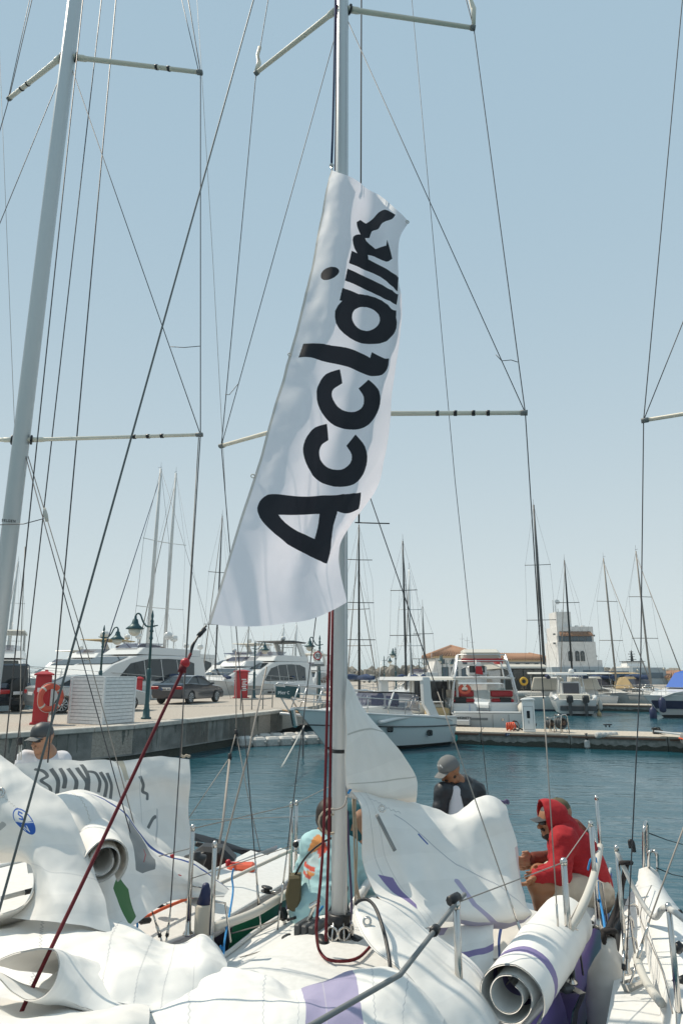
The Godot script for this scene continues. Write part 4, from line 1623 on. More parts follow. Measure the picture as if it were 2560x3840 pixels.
func yachts():
	yacht("large white motor yacht with brown rolled cover on its flybridge", V(-17.2, 0, -37), V(-10.5, 0, -53), 4.6, 1.5, 2.35, 3.75, "pale_blue_hull", {"domes": [[-0.34, 0.5, 0.26], [-0.2, -0.4, 0.3], [-0.08, 0.2, 0.2]], "whip": 0.4})
	yacht("white motor yacht with low cabin right behind the dark coupe", V(-11.6, 0, -49), V(-5.0, 0, -60), 4.2, 1.35, 1.9, 3.1, "gelcoat_grey", {"domes": [[-0.3, 0.3, 0.3]], "whip": 1.2})
	yacht("white flybridge yacht with dark hardtop and black fenders by the fire cabinet", V(-9.4, 0, -50), V(-3.2, 0, -62.5), 4.4, 1.5, 2.1, 3.55, "gelcoat", {"roof": "black", "fenders": 3, "domes": [[-0.25, 0.2, 0.2]], "whip": 0.2})
	yacht("grey-blue motor yacht bow behind the off-road car at far left", V(-16.2, 0, -31.5), V(-22.5, 0, -47), 4.4, 1.5, 2.2, 3.4, "pale_blue_hull", {"roof": "gelcoat_cream", "domes": [[-0.3, 0.2, 0.24]]})
	yacht("white yacht with tan hardtop rising above the off-road car", V(-24, 0, -52), V(-20, 0, -68), 4.6, 1.6, 2.2, 3.9, "gelcoat", {"roof": "canvas_tan", "domes": [[-0.2, 0.3, 0.4], [-0.32, -0.5, 0.26]]})
	yacht("white yacht with cream hardtop behind the white flag's lower tip", V(-13.5, 0, -66), V(-8.0, 0, -80), 4.8, 1.6, 2.3, 4.1, "gelcoat", {"roof": "gelcoat_cream", "domes": [[-0.2, 0.3, 0.26]], "whip": 1.5})
	yacht("distant white motor yacht left of the speed sign", V(-5.6, 0, -78), V(-1.5, 0, -90), 4.0, 1.3, 1.9, 3.2, "gelcoat", {"roof": "gelcoat_grey"})
	yacht("far white motor yacht between the two left lamp posts", V(-22, 0, -70), V(-15, 0, -84), 4.6, 1.6, 2.3, 4.3, "gelcoat", {"domes": [[-0.34, 0.4, 0.34], [-0.1, -0.3, 0.3]]})
	yacht("small white yacht between the off-road car and the far left mast", V(-31, 0, -66), V(-27, 0, -77), 3.8, 1.3, 1.8, 3.3, "gelcoat", {"roof": "gelcoat_cream"})
	yacht("white yacht stern seen over the dark coupe's roof", V(-16.5, 0, -86), V(-13.0, 0, -97), 4.0, 1.4, 2.0, 3.6, "gelcoat", {"roof": "navy_canvas", "domes": [[-0.2, 0.3, 0.3]]})
	yacht("white cabin yacht right of the flybridge yacht's hardtop", V(-4.4, 0, -64), V(-2.2, 0, -74), 3.6, 1.2, 1.7, 2.9, "gelcoat", {"roof": "gelcoat_cream"})
	yacht("distant white yacht just right of the main mast", V(4.3, 0, -55), V(8.0, 0, -60), 2.8, 1.0, 1.3, 2.2, "gelcoat")
	# masts of the harbour
	sloop("sailing boat with a pale mast far left beside the leaning mast", V(-29.5, 0, -62), 2.2, 11, 12.7, {"thick": 0.13, "mast": "stucco"})
	sloop("tall pale masted ketch with dark furled jib behind the large lamp", V(-12.5, 0, -47.5), 2.55, 14, 17.2, {"thick": 0.14, "mast": "stucco", "jib": "navy_canvas", "wire": 0.014, "lean": 0.0})
	sloop("second tall pale mast standing right of the ketch's", V(-12.1, 0, -49.5), 2.3, 13, 17.5, {"thick": 0.13, "mast": "stucco", "cover": "navy_canvas"})
	sloop("dark masted sloop half hidden by the flag's lower left edge", V(-9.5, 0, -54), 2.0, 11, 15.2, {"thick": 0.07, "mast": "wire"})
	sloop("sailing boat with short mast behind the flybridge yacht", V(-4.889,1.836,-60) * V(1, 0, 1), 1.9, 10, V(-4.981,6.556,-60).y, {"thick": 0.08})
	sloop("sailing boat whose mast shows just left of the speed sign", V(-3.948,1.814,-62) * V(1, 0, 1), 1.8, 10, V(-4.025,6.928,-62).y, {"thick": 0.08})
	sloop("thin masted boat above the flybridge yacht's bow", V(-8.629,1.77,-66) * V(1, 0, 1), 2.1, 10, V(-8.796,7.088,-66).y, {"thick": 0.07, "mast": "mid_grey"})
	sloop("black masted sloop just right of the main silver mast", V(1.325,1.991,-46) * V(1, 0, 1), 1.75, 11, V(1.399,12.704,-46).y, {"thick": 0.075, "mast": "black", "spread": [0.3, 0.52, 0.78]})
	sloop("pale masted boat leaning beside the black masted sloop", V(1.061,1.947,-50) * V(1, 0, 1), 1.2, 10, V(1.103,10.163,-50).y, {"thick": 0.06, "mast": "wire_pale"})
	sloop("dark masted boat left of the harbour office", V(4.293,1.969,-48) * V(1, 0, 1), 1.35, 11, V(4.506,11.935,-48).y, {"thick": 0.08, "mast": "dark_grey", "jib": "black"})
	sloop("silver masted boat close right of the dark mast", V(5.141,1.936,-51) * V(1, 0, 1), 1.6, 10, V(5.342,10.275,-51).y, {"thick": 0.065})
	sloop("thin masted boat above the corner of the tiled office roof", V(6.344,1.903,-54) * V(1, 0, 1), 1.4, 9, V(6.51,7.811,-54).y, {"thick": 0.05, "mast": "mid_grey"})
	sloop("sailing boat with thick dark mast left of the control tower", V(16.257,1.881,-56) * V(1, 0, 1), 1.35, 12, V(17.28,16.632,-56).y, {"thick": 0.12, "mast": "dark_grey", "hood": true, "cover": "navy"})
	sloop("sailing boat with black mast in front of the control tower", V(18.945,1.87,-57) * V(1, 0, 1), 1.5, 11, V(19.75,12.008,-57).y, {"thick": 0.085, "mast": "black", "hood": true})
	sloop("white sailing boat bow on with cream sprayhood behind twin outboards", V(21.71,1.87,-57) * V(1, 0, 1), -1.35, 11, V(22.629,11.962,-57).y, {"thick": 0.08, "mast": "wire_pale", "hood": true})
	sloop("white sailing boat bow on with tan bimini left of the blue cover", V(23.228,1.903,-54) * V(1, 0, 1), -1.45, 11, V(24.268,12.026,-54).y, {"thick": 0.08, "mast": "wire_pale", "hood": true, "hoodm": "canvas_tan"})

func outboard(t: Node, p: Vector3, k := 1.0):
	var s := ST(true)
	side(s, [[-0.32 * k, 0.95 * k], [-0.34 * k, 1.3 * k], [-0.22 * k, 1.42 * k], [0.12 * k, 1.4 * k], [0.2 * k, 1.2 * k], [0.16 * k, 0.92 * k]], 0.2 * k, 0.07 * k, p)
	var o := obj("outboard_engine", s, "black", t)
	s = ST(true)
	side(s, [[-0.2 * k, 0.93 * k], [0.1 * k, 0.93 * k], [0.06 * k, 0.2 * k], [-0.14 * k, 0.2 * k]], 0.1 * k, 0.03 * k, p)
	side(s, [[-0.32 * k, 0.24 * k], [0.1 * k, 0.24 * k], [0.08 * k, -0.2 * k], [-0.28 * k, -0.15 * k]], 0.06 * k, 0.02 * k, p)
	obj("leg", s, "dark_grey", o)
	s = ST(true)
	box(s, p + V(0.0, 1.08 * k, 0), V(0.3 * k, 0.05 * k, 0.43 * k), 0.01)
	obj("badge_band", s, "mid_grey", o)

func pier_boats():
	# white motor cruiser in front
	var t := at_line("motor_cruiser", "white motor cruiser with tinted windscreen and steel bow rail, bow to the left", "motor boat", V(-1.45, 0, -23.1), V(3.45, 0, -27.0))
	var L := 6.26
	var e = hull(t, L, 2.75, 1.02, 1.4, "pale_blue_hull", 0.22, "deck_white", "black", 2.0)
	var s := ST(true)
	var cb := [[-L * 0.2, 0.95], [-L * 0.18, 1.36], [L * 0.02, 1.46], [L * 0.2, 1.42], [L * 0.33, 1.36], [L * 0.35, 1.2]]
	side(s, cb, [1.05, 0.95, 0.85, 0.6, 0.4, 0.35], 0.08)
	obj("cabin_top", s, "gelcoat", t)
	s = ST(true)
	loft(s, [[V(-L * 0.22, 1.25, -1.12), V(L * 0.0, 1.36, -0.95), V(L * 0.12, 1.33, -0.45), V(L * 0.12, 1.33, 0.45), V(L * 0.0, 1.36, 0.95), V(-L * 0.22, 1.25, 1.12)], [V(-L * 0.22, 1.85, -1.02), V(-L * 0.06, 1.9, -0.84), V(L * 0.03, 1.9, -0.4), V(L * 0.03, 1.9, 0.4), V(-L * 0.06, 1.9, 0.84), V(-L * 0.22, 1.85, 1.02)]], false, false)
	var ws := obj("windscreen", s, "tinted_glass", t)
	s = ST()
	tube(s, [V(-L * 0.22, 1.85, -1.02), V(-L * 0.06, 1.9, -0.84), V(L * 0.03, 1.9, -0.4), V(L * 0.03, 1.9, 0.4), V(-L * 0.06, 1.9, 0.84), V(-L * 0.22, 1.85, 1.02)], 0.03, 6)
	obj("screen_rim", s, "black", ws)
	s = ST()
	tube(s, [V(L * 0.0, 1.36, 0.95), V(-L * 0.06, 1.9, 0.84)], 0.035, 6)
	tube(s, [V(L * 0.0, 1.36, -0.95), V(-L * 0.06, 1.9, -0.84)], 0.035, 6)
	obj("screen_post", s, "gelcoat", ws)
	s = ST(true)
	for sg in [-1.0, 1.0]:
		side(s, [[-L * 0.36, 1.0], [-L * 0.30, 1.0], [-L * 0.24, 1.5], [-L * 0.235, 2.3], [-L * 0.29, 2.36], [-L * 0.3, 1.7]], 0.09, 0.02, V(0, 0, sg * 1.12))
	side(s, [[-L * 0.30, 2.28], [-L * 0.29, 2.42], [-L * 0.24, 2.42], [-L * 0.23, 2.3]], 1.2, 0.03)
	obj("radar_arch", s, "gelcoat", t)
	s = ST()
	for sg in [-1.0, 1.0]:
		tube(s, crv([V(-L * 0.48, 0.85, sg * 1.1), V(-L * 0.38, 1.0, sg * 1.22), V(-L * 0.1, 1.08, sg * 1.24), V(L * 0.1, 0.95, sg * 1.22)], 6), 0.12, 8, 0.6)
	obj("coaming", s, "gelcoat", t)
	bow_rail(t, e, 7, 0.5)
	for q in [[0.62, 0.62], [0.30, 0.45]]:
		for sg in [-1.0, 1.0]:
			s = ST(true)
			var h := 1.15
			box(s, hp(L, q[0], sg * (hull_w(2.75, q[0], 2.0) * 0.955), h * q[1], h, 0.22), V(0.24, 0.2, 0.08), 0.04, Basis(V(0, 1, 0), sg * 0.35 * q[0]))
			obj("porthole", s, "glass", t)
	s = ST()
	for sg in [-1.0, 1.0]:
		var ln := []
		for i in 13:
			var u := i / 12.0
			ln.append(hp(L, u, sg * hull_w(2.75, u, 2.0) * 0.985, 0.72 + 0.2 * u * u, 1.0, 0.22))
		tube(s, ln, 0.022, 4)
	obj("hull_moulding", s, "dark_grey", t)
	s = ST(true)
	box(s, V(L * 0.5 - 0.1, 1.43, 0), V(0.6, 0.08, 0.14), 0.02)
	box(s, V(L * 0.5 + 0.12, 1.15, 0), V(0.16, 0.62, 0.2), 0.05, Basis(V(0, 0, 1), -0.25))
	obj("anchor", s, "steel", t)
	s = ST(true)
	box(s, V(-L * 0.1, 1.62, 0.3), V(0.35, 0.5, 0.5), 0.1)
	box(s, V(-L * 0.1, 1.62, -0.5), V(0.35, 0.5, 0.5), 0.1)
	obj("helm_seat", s, "navy", t)
	s = ST()
	torus(s, V(-L * 0.02, 1.62, 0.45), Basis(V(0, 1, 0), 1.3), 0.19, 0.02)
	obj("steering_wheel", s, "black", t)
	s = ST()
	tube(s, [V(-L * 0.2, 1.9, 1.0), V(-L * 0.24, 3.0, 1.05)], 0.012, 4)
	obj("whip_aerial", s, "gelcoat", t)
	# cabin boat behind it
	t = at_line("cabin_boat", "small white wheelhouse boat with open door behind the motor cruiser", "motor boat", V(4.2, 0, -35.5), V(4.0, 0, -29.2))
	e = hull(t, 6.2, 2.5, 0.85, 1.2, "gelcoat", 0.08)
	s = ST(true)
	side(s, [[-1.9, 0.9], [-1.9, 1.25], [1.6, 1.25], [1.9, 0.9]], 1.0, 0.04)
	obj("cockpit_side", s, "gelcoat_cream", t)
	for k in [[-1.85, -0.95], [-1.85, 0.95], [-0.6, 0.98], [-0.6, -0.98], [0.9, 0.9], [0.9, -0.9]]:
		s = ST(true)
		box(s, V(k[0], 1.75, k[1]), V(0.12, 1.05, 0.1), 0.02)
		obj("pillar", s, "gelcoat", t)
	s = ST(true)
	box(s, V(-1.2, 1.75, 0.98), V(1.1, 0.9, 0.03))
	box(s, V(0.15, 1.75, 0.97), V(1.3, 0.9, 0.03))
	box(s, V(0.92, 1.75, 0), V(0.03, 0.9, 1.7))
	obj("window", s, "smoke_glass", t)
	s = ST(true)
	side(s, [[-2.6, 2.28], [-2.5, 2.36], [0.9, 2.42], [1.15, 2.32], [1.1, 2.26]], 1.2, 0.05)
	obj("roof", s, "gelcoat_cream", t)
	s = ST(true)
	box(s, V(-2.0, 1.3, -0.25), V(0.06, 1.5, 0.06))
	box(s, V(-2.0, 1.3, 0.35), V(0.06, 1.5, 0.06))
	obj("door_frame", s, "black", t)
	s = ST(true)
	side(s, [[-2.9, 0.6], [-2.9, 1.15], [-2.0, 1.15], [-2.0, 0.6]], 0.5, 0.1)
	obj("cockpit_seat", s, "canvas_tan", t)
	fender(t, V(-2.9, 0.5, 1.3), "blue", 0.16, 0.6)
	# game fishing boat, stern to the pier
	t = at_line("fishing_boat", "white game fishing boat with red seats and tubular tower, stern to the pier", "fishing boat", V(6.6, 0, -37.4), V(5.95, 0, -29.0))
	t.scale = V(1, 0.78, 1)
	L = 8.4
	e = hull(t, L, 3.1, 1.22, 1.75, "gelcoat", 0.1)
	var bx := -L * 0.5
	# cockpit: bulkhead, doorway, seats
	s = ST(true)
	box(s, V(bx + 0.12, 1.27, 0), V(0.26, 0.1, 2.7), 0.03)
	obj("transom_cap", s, "gelcoat", t)
	s = ST(true)
	box(s, V(bx + 0.9, 1.4, -0.86), V(0.7, 0.6, 1.0), 0.05)
	obj("bait_locker", s, "gelcoat", t)
	s = ST(true)
	box(s, V(bx + 0.9, 1.42, 0.78), V(0.7, 0.66, 1.15), 0.05)
	obj("ice_locker", s, "gelcoat", t)
	s = ST(true)
	box(s, V(bx + 2.0, 1.75, 0.95), V(0.1, 1.25, 1.1), 0.02)
	obj("bulkhead", s, "gelcoat_cream", t)
	s = ST(true)
	box(s, V(bx + 2.0, 1.75, -0.9), V(0.1, 1.25, 1.2), 0.02)
	obj("bulkhead", s, "gelcoat_cream", t)
	for sg in [-1.0, 1.0]:
		s = ST(true)
		box(s, V(bx + 1.5, 2.18, sg * 0.83), V(0.16, 0.34, 0.95), 0.06)
		obj("seat_back", s, "red", t)
		s = ST(true)
		box(s, V(bx + 1.5, 1.82, sg * 0.83), V(0.5, 0.2, 0.95), 0.06)
		obj("seat", s, "red", t)
		s = ST(true)
		box(s, V(bx + 1.3, 1.84, sg * 0.95), V(0.12, 0.3, 0.5), 0.03)
		obj("grille", s, "black", t)
	s = ST(true)
	side(s, [[bx + 2.4, 1.7], [bx + 2.3, 2.7], [bx + 3.2, 2.75], [bx + 4.6, 1.75]], [1.2, 1.1, 1.0, 1.0])
	obj("saloon_glass", s, "clear_glass", t)
	s = ST(true)
	side(s, [[bx + 0.7, 2.98], [bx + 0.65, 3.06], [bx + 3.4, 3.1], [bx + 3.4, 3.0]], 1.3, 0.03)
	obj("hardtop", s, "gelcoat", t)
	# tower of bent pipe
	for sg in [-1.0, 1.0]:
		s = ST()
		tube(s, [V(bx + 0.3, 1.25, sg * 1.42), V(bx + 0.7, 3.0, sg * 1.22), V(bx + 1.0, 4.28, sg * 1.0)], 0.038, 7)
		tube(s, [V(bx + 0.9, 1.25, sg * 1.42), V(bx + 1.2, 3.0, sg * 1.22), V(bx + 1.4, 4.28, sg * 1.0)], 0.038, 7)
		tube(s, [V(bx + 3.3, 1.6, sg * 1.2), V(bx + 3.0, 3.0, sg * 1.2), V(bx + 2.4, 4.3, sg * 0.95)], 0.035, 7)
		tube(s, [V(bx + 1.0, 4.28, sg * 1.0), V(bx + 2.4, 4.3, sg * 0.95)], 0.03, 7)
		tube(s, [V(bx + 0.75, 3.3, sg * 1.2), V(bx + 3.0, 3.0, sg * 1.2)], 0.025, 6)
		for k in 6:
			var f := 0.15 + k * 0.14
			tube(s, [V(bx + 0.3, 1.25, sg * 1.42).lerp(V(bx + 1.0, 4.28, sg * 1.0), f), V(bx + 0.9, 1.25, sg * 1.42).lerp(V(bx + 1.4, 4.28, sg * 1.0), f)], 0.02, 5)
		obj("tower_ladder", s, "alloy", t)
	s = ST()
	tube(s, [V(bx + 1.0, 4.28, -1.0), V(bx + 1.0, 4.28, 1.0)], 0.03, 7)
	tube(s, [V(bx + 0.9, 3.95, -1.05), V(bx + 0.9, 3.95, 1.05)], 0.025, 7)
	tube(s, [V(bx + 0.8, 3.4, -1.15), V(bx + 1.2, 4.0, 0.0), V(bx + 0.8, 3.4, 1.15)], 0.022, 6)
	obj("cross_pipe", s, "alloy", t)
	s = ST(true)
	side(s, [[bx + 1.1, 4.1], [bx + 1.0, 4.4], [bx + 1.5, 4.6], [bx + 2.4, 4.55], [bx + 2.5, 4.1]], 0.78, 0.08)
	obj("tower_top", s, "gelcoat_cream", t)
	s = ST(true)
	box(s, V(bx + 1.02, 3.98, 0), V(0.12, 0.2, 1.75), 0.04)
	obj("tower_bolster", s, "red", t)
	s = ST(true)
	box(s, V(bx + 1.5, 3.42, -0.2), V(0.5, 0.55, 0.85), 0.08)
	obj("console", s, "gelcoat", t)
	s = ST(true)
	box(s, V(bx + 1.24, 3.5, -0.2), V(0.03, 0.36, 0.66), 0.01)
	obj("console_screen", s, "glass", t)
	s = ST()
	torus(s, V(bx + 0.62, 2.45, -0.82), Basis(V(0, 1, 0), PI / 2), 0.2, 0.075, PI * 0.5 + 0.35, PI * 2.5 - 0.35, 24, 8)
	obj("horseshoe_buoy", s, "life_orange", t)
	s = ST()
	tube(s, [V(bx + 0.9, 3.05, -0.35), V(bx + 0.8, 4.0, -0.28)], 0.012, 4)
	obj("flag_staff", s, "alloy", t)
	s = ST(true)
	quad(s, V(bx + 0.84, 3.9, -0.28), V(bx + 0.82, 3.88, -0.1), V(bx + 0.84, 3.42, 0.0), V(bx + 0.86, 3.4, -0.3))
	obj("ensign_upper", s, "plate_white", t)
	s = ST(true)
	quad(s, V(bx + 0.83, 3.66, -0.305), V(bx + 0.81, 3.66, -0.05), V(bx + 0.83, 3.2, 0.0), V(bx + 0.85, 3.25, -0.31))
	obj("ensign_lower", s, "red", t)
	for i in 3:
		s = ST(true)
		box(s, V(bx - 0.005, [0.95, 0.92, 0.4][i], [-0.35, 0.6, 0.62][i]), V(0.02, [0.12, 0.14, 0.12][i], [0.7, 0.1, 0.1][i]), 0.004)
		obj("transom_fitting", s, "mid_grey" if i == 0 else "steel", t)
	s = ST()
	tube(s, [V(bx - 0.012, 1.18, 0.2), V(bx - 0.012, 0.3, 0.2)], 0.008, 4)
	obj("transom_seam", s, "mid_grey", t)
	s = ST()
	tube(s, [V(bx - 0.012, 1.18, 0.85), V(bx - 0.012, 0.3, 0.85)], 0.008, 4)
	obj("transom_seam", s, "mid_grey", t)
	var rb := Basis(V(0, 1, 0), -PI / 2)
	words("INFINITY", 0.15, "black", t, V(bx - 0.012, 1.0, -1.0), rb)
	words("GDANSK", 0.09, "navy", t, V(bx - 0.012, 0.82, -1.0), rb)
	s = ST()
	tube(s, crv([V(bx + 1.0, 1.3, -1.3), V(bx + 1.5, 1.9, -1.65), V(bx + 2.6, 2.4, -1.6)], 4), 0.04, 6)
	obj("fender_hook", s, "alloy", t)
	var sh := sheet([[V(bx + 0.3, 1.9, -1.35), V(bx + 1.4, 2.0, -1.5), V(bx + 2.6, 1.9, -1.55)], [V(bx + 0.25, 1.4, -1.5), V(bx + 1.4, 1.4, -1.65), V(bx + 2.6, 1.4, -1.68)], [V(bx + 0.2, 0.8, -1.6), V(bx + 1.4, 0.7, -1.8), V(bx + 2.6, 0.9, -1.75)]], 6, 6, 0.08, 2.0, 5)
	obj("side_curtain", sh, "clear_glass", t)
	s = ST()
	tube(s, [V(bx + 0.05, 1.2, 1.4), V(bx + 0.3, 1.55, 1.45), V(bx + 0.5, 1.2, 1.5)], [0.1, 0.22, 0.12], 7)
	obj("white_bundle", s, "rope_white", t)
	# passerelle lying on the pier
	t = thing("passerelle", "folded aluminium boarding plank lying on the pier by the stern", "gangplank", V(0, 0, 0))
	s = ST(true)
	var pp := [V(4.197,0.62,-29.511),V(5.044,0.62,-28.393)]
	box(s, (pp[0] + pp[1]) * 0.5, V(1.15, 0.2, 0.3), 0.02, Basis(V(0, 1, 0), -0.3))
	obj("beam", s, "alloy", t)
	s = ST(true)
	box(s, (pp[0] + pp[1]) * 0.5 + V(0.1, 0.04, 0.16), V(0.8, 0.08, 0.02), 0.004, Basis(V(0, 1, 0), -0.3))
	obj("slot", s, "dark_grey", t)
	# dark canopied houseboat and dinghy
	t = at_line("canopy_boat", "cabin boat under a dark clear-panelled canopy behind the fishing boat", "motor boat", V(14.2, 0, -63), V(14.2, 0, -54.6))
	e = hull(t, 8.4, 3.9, 0.95, 1.4, "gelcoat_grey", 0.1)
	s = ST(true)
	side(s, [[-4.0, 1.0], [-3.9, 2.9], [-3.4, 3.15], [2.0, 3.2], [2.8, 2.8], [3.0, 1.1]], [1.85, 1.75, 1.6, 1.6, 1.5, 1.5], 0.12)
	obj("canopy", s, "vinyl", t)
	s = ST(true)
	side(s, [[-4.15, 2.98], [-4.1, 3.12], [-3.4, 3.3], [2.0, 3.34], [2.9, 3.0], [2.8, 2.9]], 1.86, 0.1)
	obj("canopy_roof", s, "gelcoat_cream", t)
	for k in 5:
		s = ST()
		tube(s, [V(-4.03, 1.0, -1.7 + k * 0.85), V(-3.96, 2.95, -1.62 + k * 0.81)], 0.035, 5)
		obj("canopy_seam", s, "dark_canvas", t)
	for k in 2:
		s = ST(true)
		box(s, V(-4.0, 1.55, -0.9 + k * 1.7), V(0.04, 1.0, 1.2))
		obj("canopy_panel", s, "dark_canvas", t)
	s = ST(true)
	box(s, V(-2.5, 3.45, 0.3), V(1.4, 0.12, 2.6), 0.03)
	obj("solar_panel", s, "mid_grey", t)
	s = ST()
	tube(s, [V(-3.0, 3.5, -1.5), V(-1.6, 3.5, -1.6)], 0.2, 9)
	obj("canister", s, "red", t)
	t = at_line("dinghy", "pale grey inflatable dinghy hung on the canopied boat's stern", "dinghy", V(16.2, 0.95, -52.9), V(13.0, 1.25, -53.4))
	s = ST()
	for sg in [-1.0, 1.0]:
		tube(s, crv([V(-1.6, 0, sg * 0.55), V(0.6, 0, sg * 0.55), V(1.3, 0.08, sg * 0.4), V(1.65, 0.12, 0)], 5), [0.12, 0.2, 0.21, 0.21, 0.21, 0.21, 0.21, 0.21, 0.2, 0.2, 0.2, 0.2, 0.2, 0.2, 0.2, 0.2], 9)
	obj("tube", s, "cube_grey", t)
	s = ST(true)
	box(s, V(0, -0.08, 0), V(2.6, 0.06, 0.8), 0.02)
	obj("floor", s, "mid_grey", t)
	s = ST(true)
	box(s, V(-1.4, 0.12, 0), V(0.06, 0.4, 0.8), 0.02)
	obj("transom", s, "gelcoat", t)
	t = thing("lifebelt", "yellow ring float hanging on the canopied boat", "lifebuoy", V(14.05, 2.0, -54.3))
	s = ST()
	torus(s, Vector3.ZERO, Basis.IDENTITY, 0.24, 0.09, 0, TAU, 24, 8)
	obj("ring", s, "yellow", t)
	# twin outboard boat
	t = at_line("outboard_boat", "white open boat with two black outboards and a T-top arch", "motor boat", V(16.2, 0, -51.3), V(14.75, 0, -44.6))
	L = 6.85
	e = hull(t, L, 2.75, 0.95, 1.3, "gelcoat", 0.12)
	bx = -L * 0.5
	outboard(t, V(bx - 0.25, -0.1, 0.55), 0.95)
	outboard(t, V(bx - 0.25, -0.1, -0.4), 0.95)
	s = ST(true)
	box(s, V(bx + 1.0, 1.1, 0), V(0.6, 0.4, 1.9), 0.06)
	obj("stern_bench", s, "gelcoat_cream", t)
	s = ST()
	for sg in [-1.0, 1.0]:
		tube(s, crv([V(bx + 0.1, 0.95, sg * 1.1), V(bx + 0.6, 1.12, sg * 1.25), V(bx + 2.5, 1.1, sg * 1.28), V(bx + 4.5, 1.2, sg * 1.1)], 4), 0.13, 8)
	obj("side_bolster", s, "gelcoat", t)
	s = ST(true)
	side(s, [[bx + 2.4, 1.0], [bx + 2.5, 2.0], [bx + 3.0, 2.05], [bx + 3.6, 1.0]], 0.62, 0.05)
	obj("console", s, "gelcoat", t)
	s = ST(true)
	box(s, V(bx + 2.38, 1.55, 0), V(0.04, 0.8, 1.0), 0.01)
	obj("console_screen", s, "smoke_glass", t)
	for sg in [-1.0, 1.0]:
		s = ST()
		tube(s, [V(bx + 2.0, 1.0, sg * 0.85), V(bx + 2.2, 2.45, sg * 0.72), V(bx + 3.6, 2.5, sg * 0.7), V(bx + 3.9, 1.1, sg * 0.8)], 0.035, 6)
		tube(s, [V(bx + 2.25, 1.0, sg * 0.85), V(bx + 2.4, 2.45, sg * 0.72)], 0.035, 6)
		obj("arch_pipe", s, "gelcoat", t)
	s = ST(true)
	side(s, [[bx + 1.7, 2.47], [bx + 1.75, 2.58], [bx + 3.9, 2.62], [bx + 4.0, 2.5]], 1.0, 0.04)
	obj("t_top", s, "gelcoat", t)
	s = ST()
	lathe(s, V(bx + 2.5, 2.6, 0.1), [[0.17, 0.0], [0.2, 0.12], [0.15, 0.26], [0.02, 0.3]], 10)
	obj("radar_dome", s, "gelcoat", t)
	s = ST(true)
	box(s, V(bx - 0.1, 0.45, 0.1), V(0.1, 0.3, 2.2), 0.03)
	obj("transom_bracket", s, "dark_grey", t)
	fender(t, V(bx + 0.6, 0.6, 1.5), "rope_white", 0.14, 0.6)
	fender(t, V(bx + 0.2, 0.05, 1.35), "canvas_tan", 0.14, 0.4)
	# boat under a blue cover
	t = at_line("covered_boat", "navy and white motor boat under a bright blue canvas cover", "motor boat", V(18.0, 0, -42.3), V(26.2, 0, -45.0))
	L = 8.6
	e = hull(t, L, 3.0, 1.15, 1.3, "gelcoat", 0.16)
	s = ST()
	for sg in [-1.0, 1.0]:
		var up := []
		var dn := []
		for i in 15:
			var u := i / 14.0
			var h := hull_h(1.15, 1.3, u)
			var w := hull_w(3.0, u)
			up.append(hp(L, u, sg * (w * lerpf(1.0, 0.90, pow(u, 3)) + 0.012), h * 0.78, h, 0.16))
			dn.append(hp(L, u, sg * (w * lerpf(1.0, 0.80, pow(u, 3)) * 0.93 + 0.012), h * 0.40, h, 0.16))
		loft(s, [up, dn], false, false)
	obj("navy_band", s, "navy", t)
	s = ST(true)
	side(s, [[-L * 0.45, 1.2], [-L * 0.42, 1.7], [L * 0.15, 1.72], [L * 0.33, 1.45], [L * 0.4, 1.2]], [1.35, 1.3, 1.2, 0.9, 0.6], 0.06)
	obj("cabin", s, "gelcoat", t)
	s = ST(true)
	side(s, [[-L * 0.46, 1.7], [-L * 0.45, 2.4], [-L * 0.36, 2.72], [L * 0.02, 2.75], [L * 0.1, 2.6], [L * 0.2, 1.72]], [1.36, 1.28, 1.15, 1.1, 1.05, 1.0], 0.1)
	obj("cover", s, "blue", t)
	bow_rail(t, e, 8, 0.5)
	for i in 3:
		s = ST()
		var u := 0.45 + i * 0.14
		var h := hull_h(1.15, 1.3, u)
		for sg in [-1.0, 1.0]:
			torus(s, hp(L, u, sg * (hull_w(3.0, u) * 0.97 + 0.02), h * 0.66, h, 0.16), Basis(V(0, 1, 0), 0.0), 0.11, 0.03, 0, TAU, 14, 5)
		obj("porthole", s, "steel", t)
	fender(t, V(L * 0.42, 0.75, -0.75), "navy", 0.2, 0.85)
	fender(t, V(L * 0.48, 0.25, -0.5), "navy", 0.2, 0.75)
	# inflatable at the right end of the pier
	t = at_line("rigid_inflatable", "grey inflatable boat bow with orange stripe at the right pier end", "dinghy", V(10.75, 0, -22.3), V(14.3, 0, -21.6))
	s = ST()
	for sg in [-1.0, 1.0]:
		tube(s, crv([V(-1.8, 0.42, sg * 0.8), V(0.7, 0.44, sg * 0.8), V(1.45, 0.5, sg * 0.55), V(1.8, 0.55, 0)], 5), 0.24, 10)
	obj("tube", s, "mid_grey", t)
	s = ST()
	for sg in [-1.0, 1.0]:
		tube(s, crv([V(-1.8, 0.44, sg * 1.03), V(0.75, 0.46, sg * 1.03), V(1.62, 0.52, sg * 0.72), V(2.04, 0.57, 0)], 5), 0.03, 6)
	obj("rubbing_strake", s, "orange", t)
	for k in 4:
		s = ST()
		lathe(s, V(1.3 - k * 0.55, 0.36, 1.12 if k else 0.95), [[0.02, 0.3], [0.13, 0.2], [0.14, -0.1], [0.05, -0.24], [0.01, -0.28]], 9)
		obj("fender", s, "cube_grey", t)
	s = ST(true)
	box(s, V(0, 0.25, 0), V(3.2, 0.1, 1.3), 0.02)
	obj("floor", s, "dark_grey", t)
	t = thing("boarding_plank", "white boarding plank sloping off the pier at the right edge", "gangplank", V(0, 0, 0))
	s = ST(true)
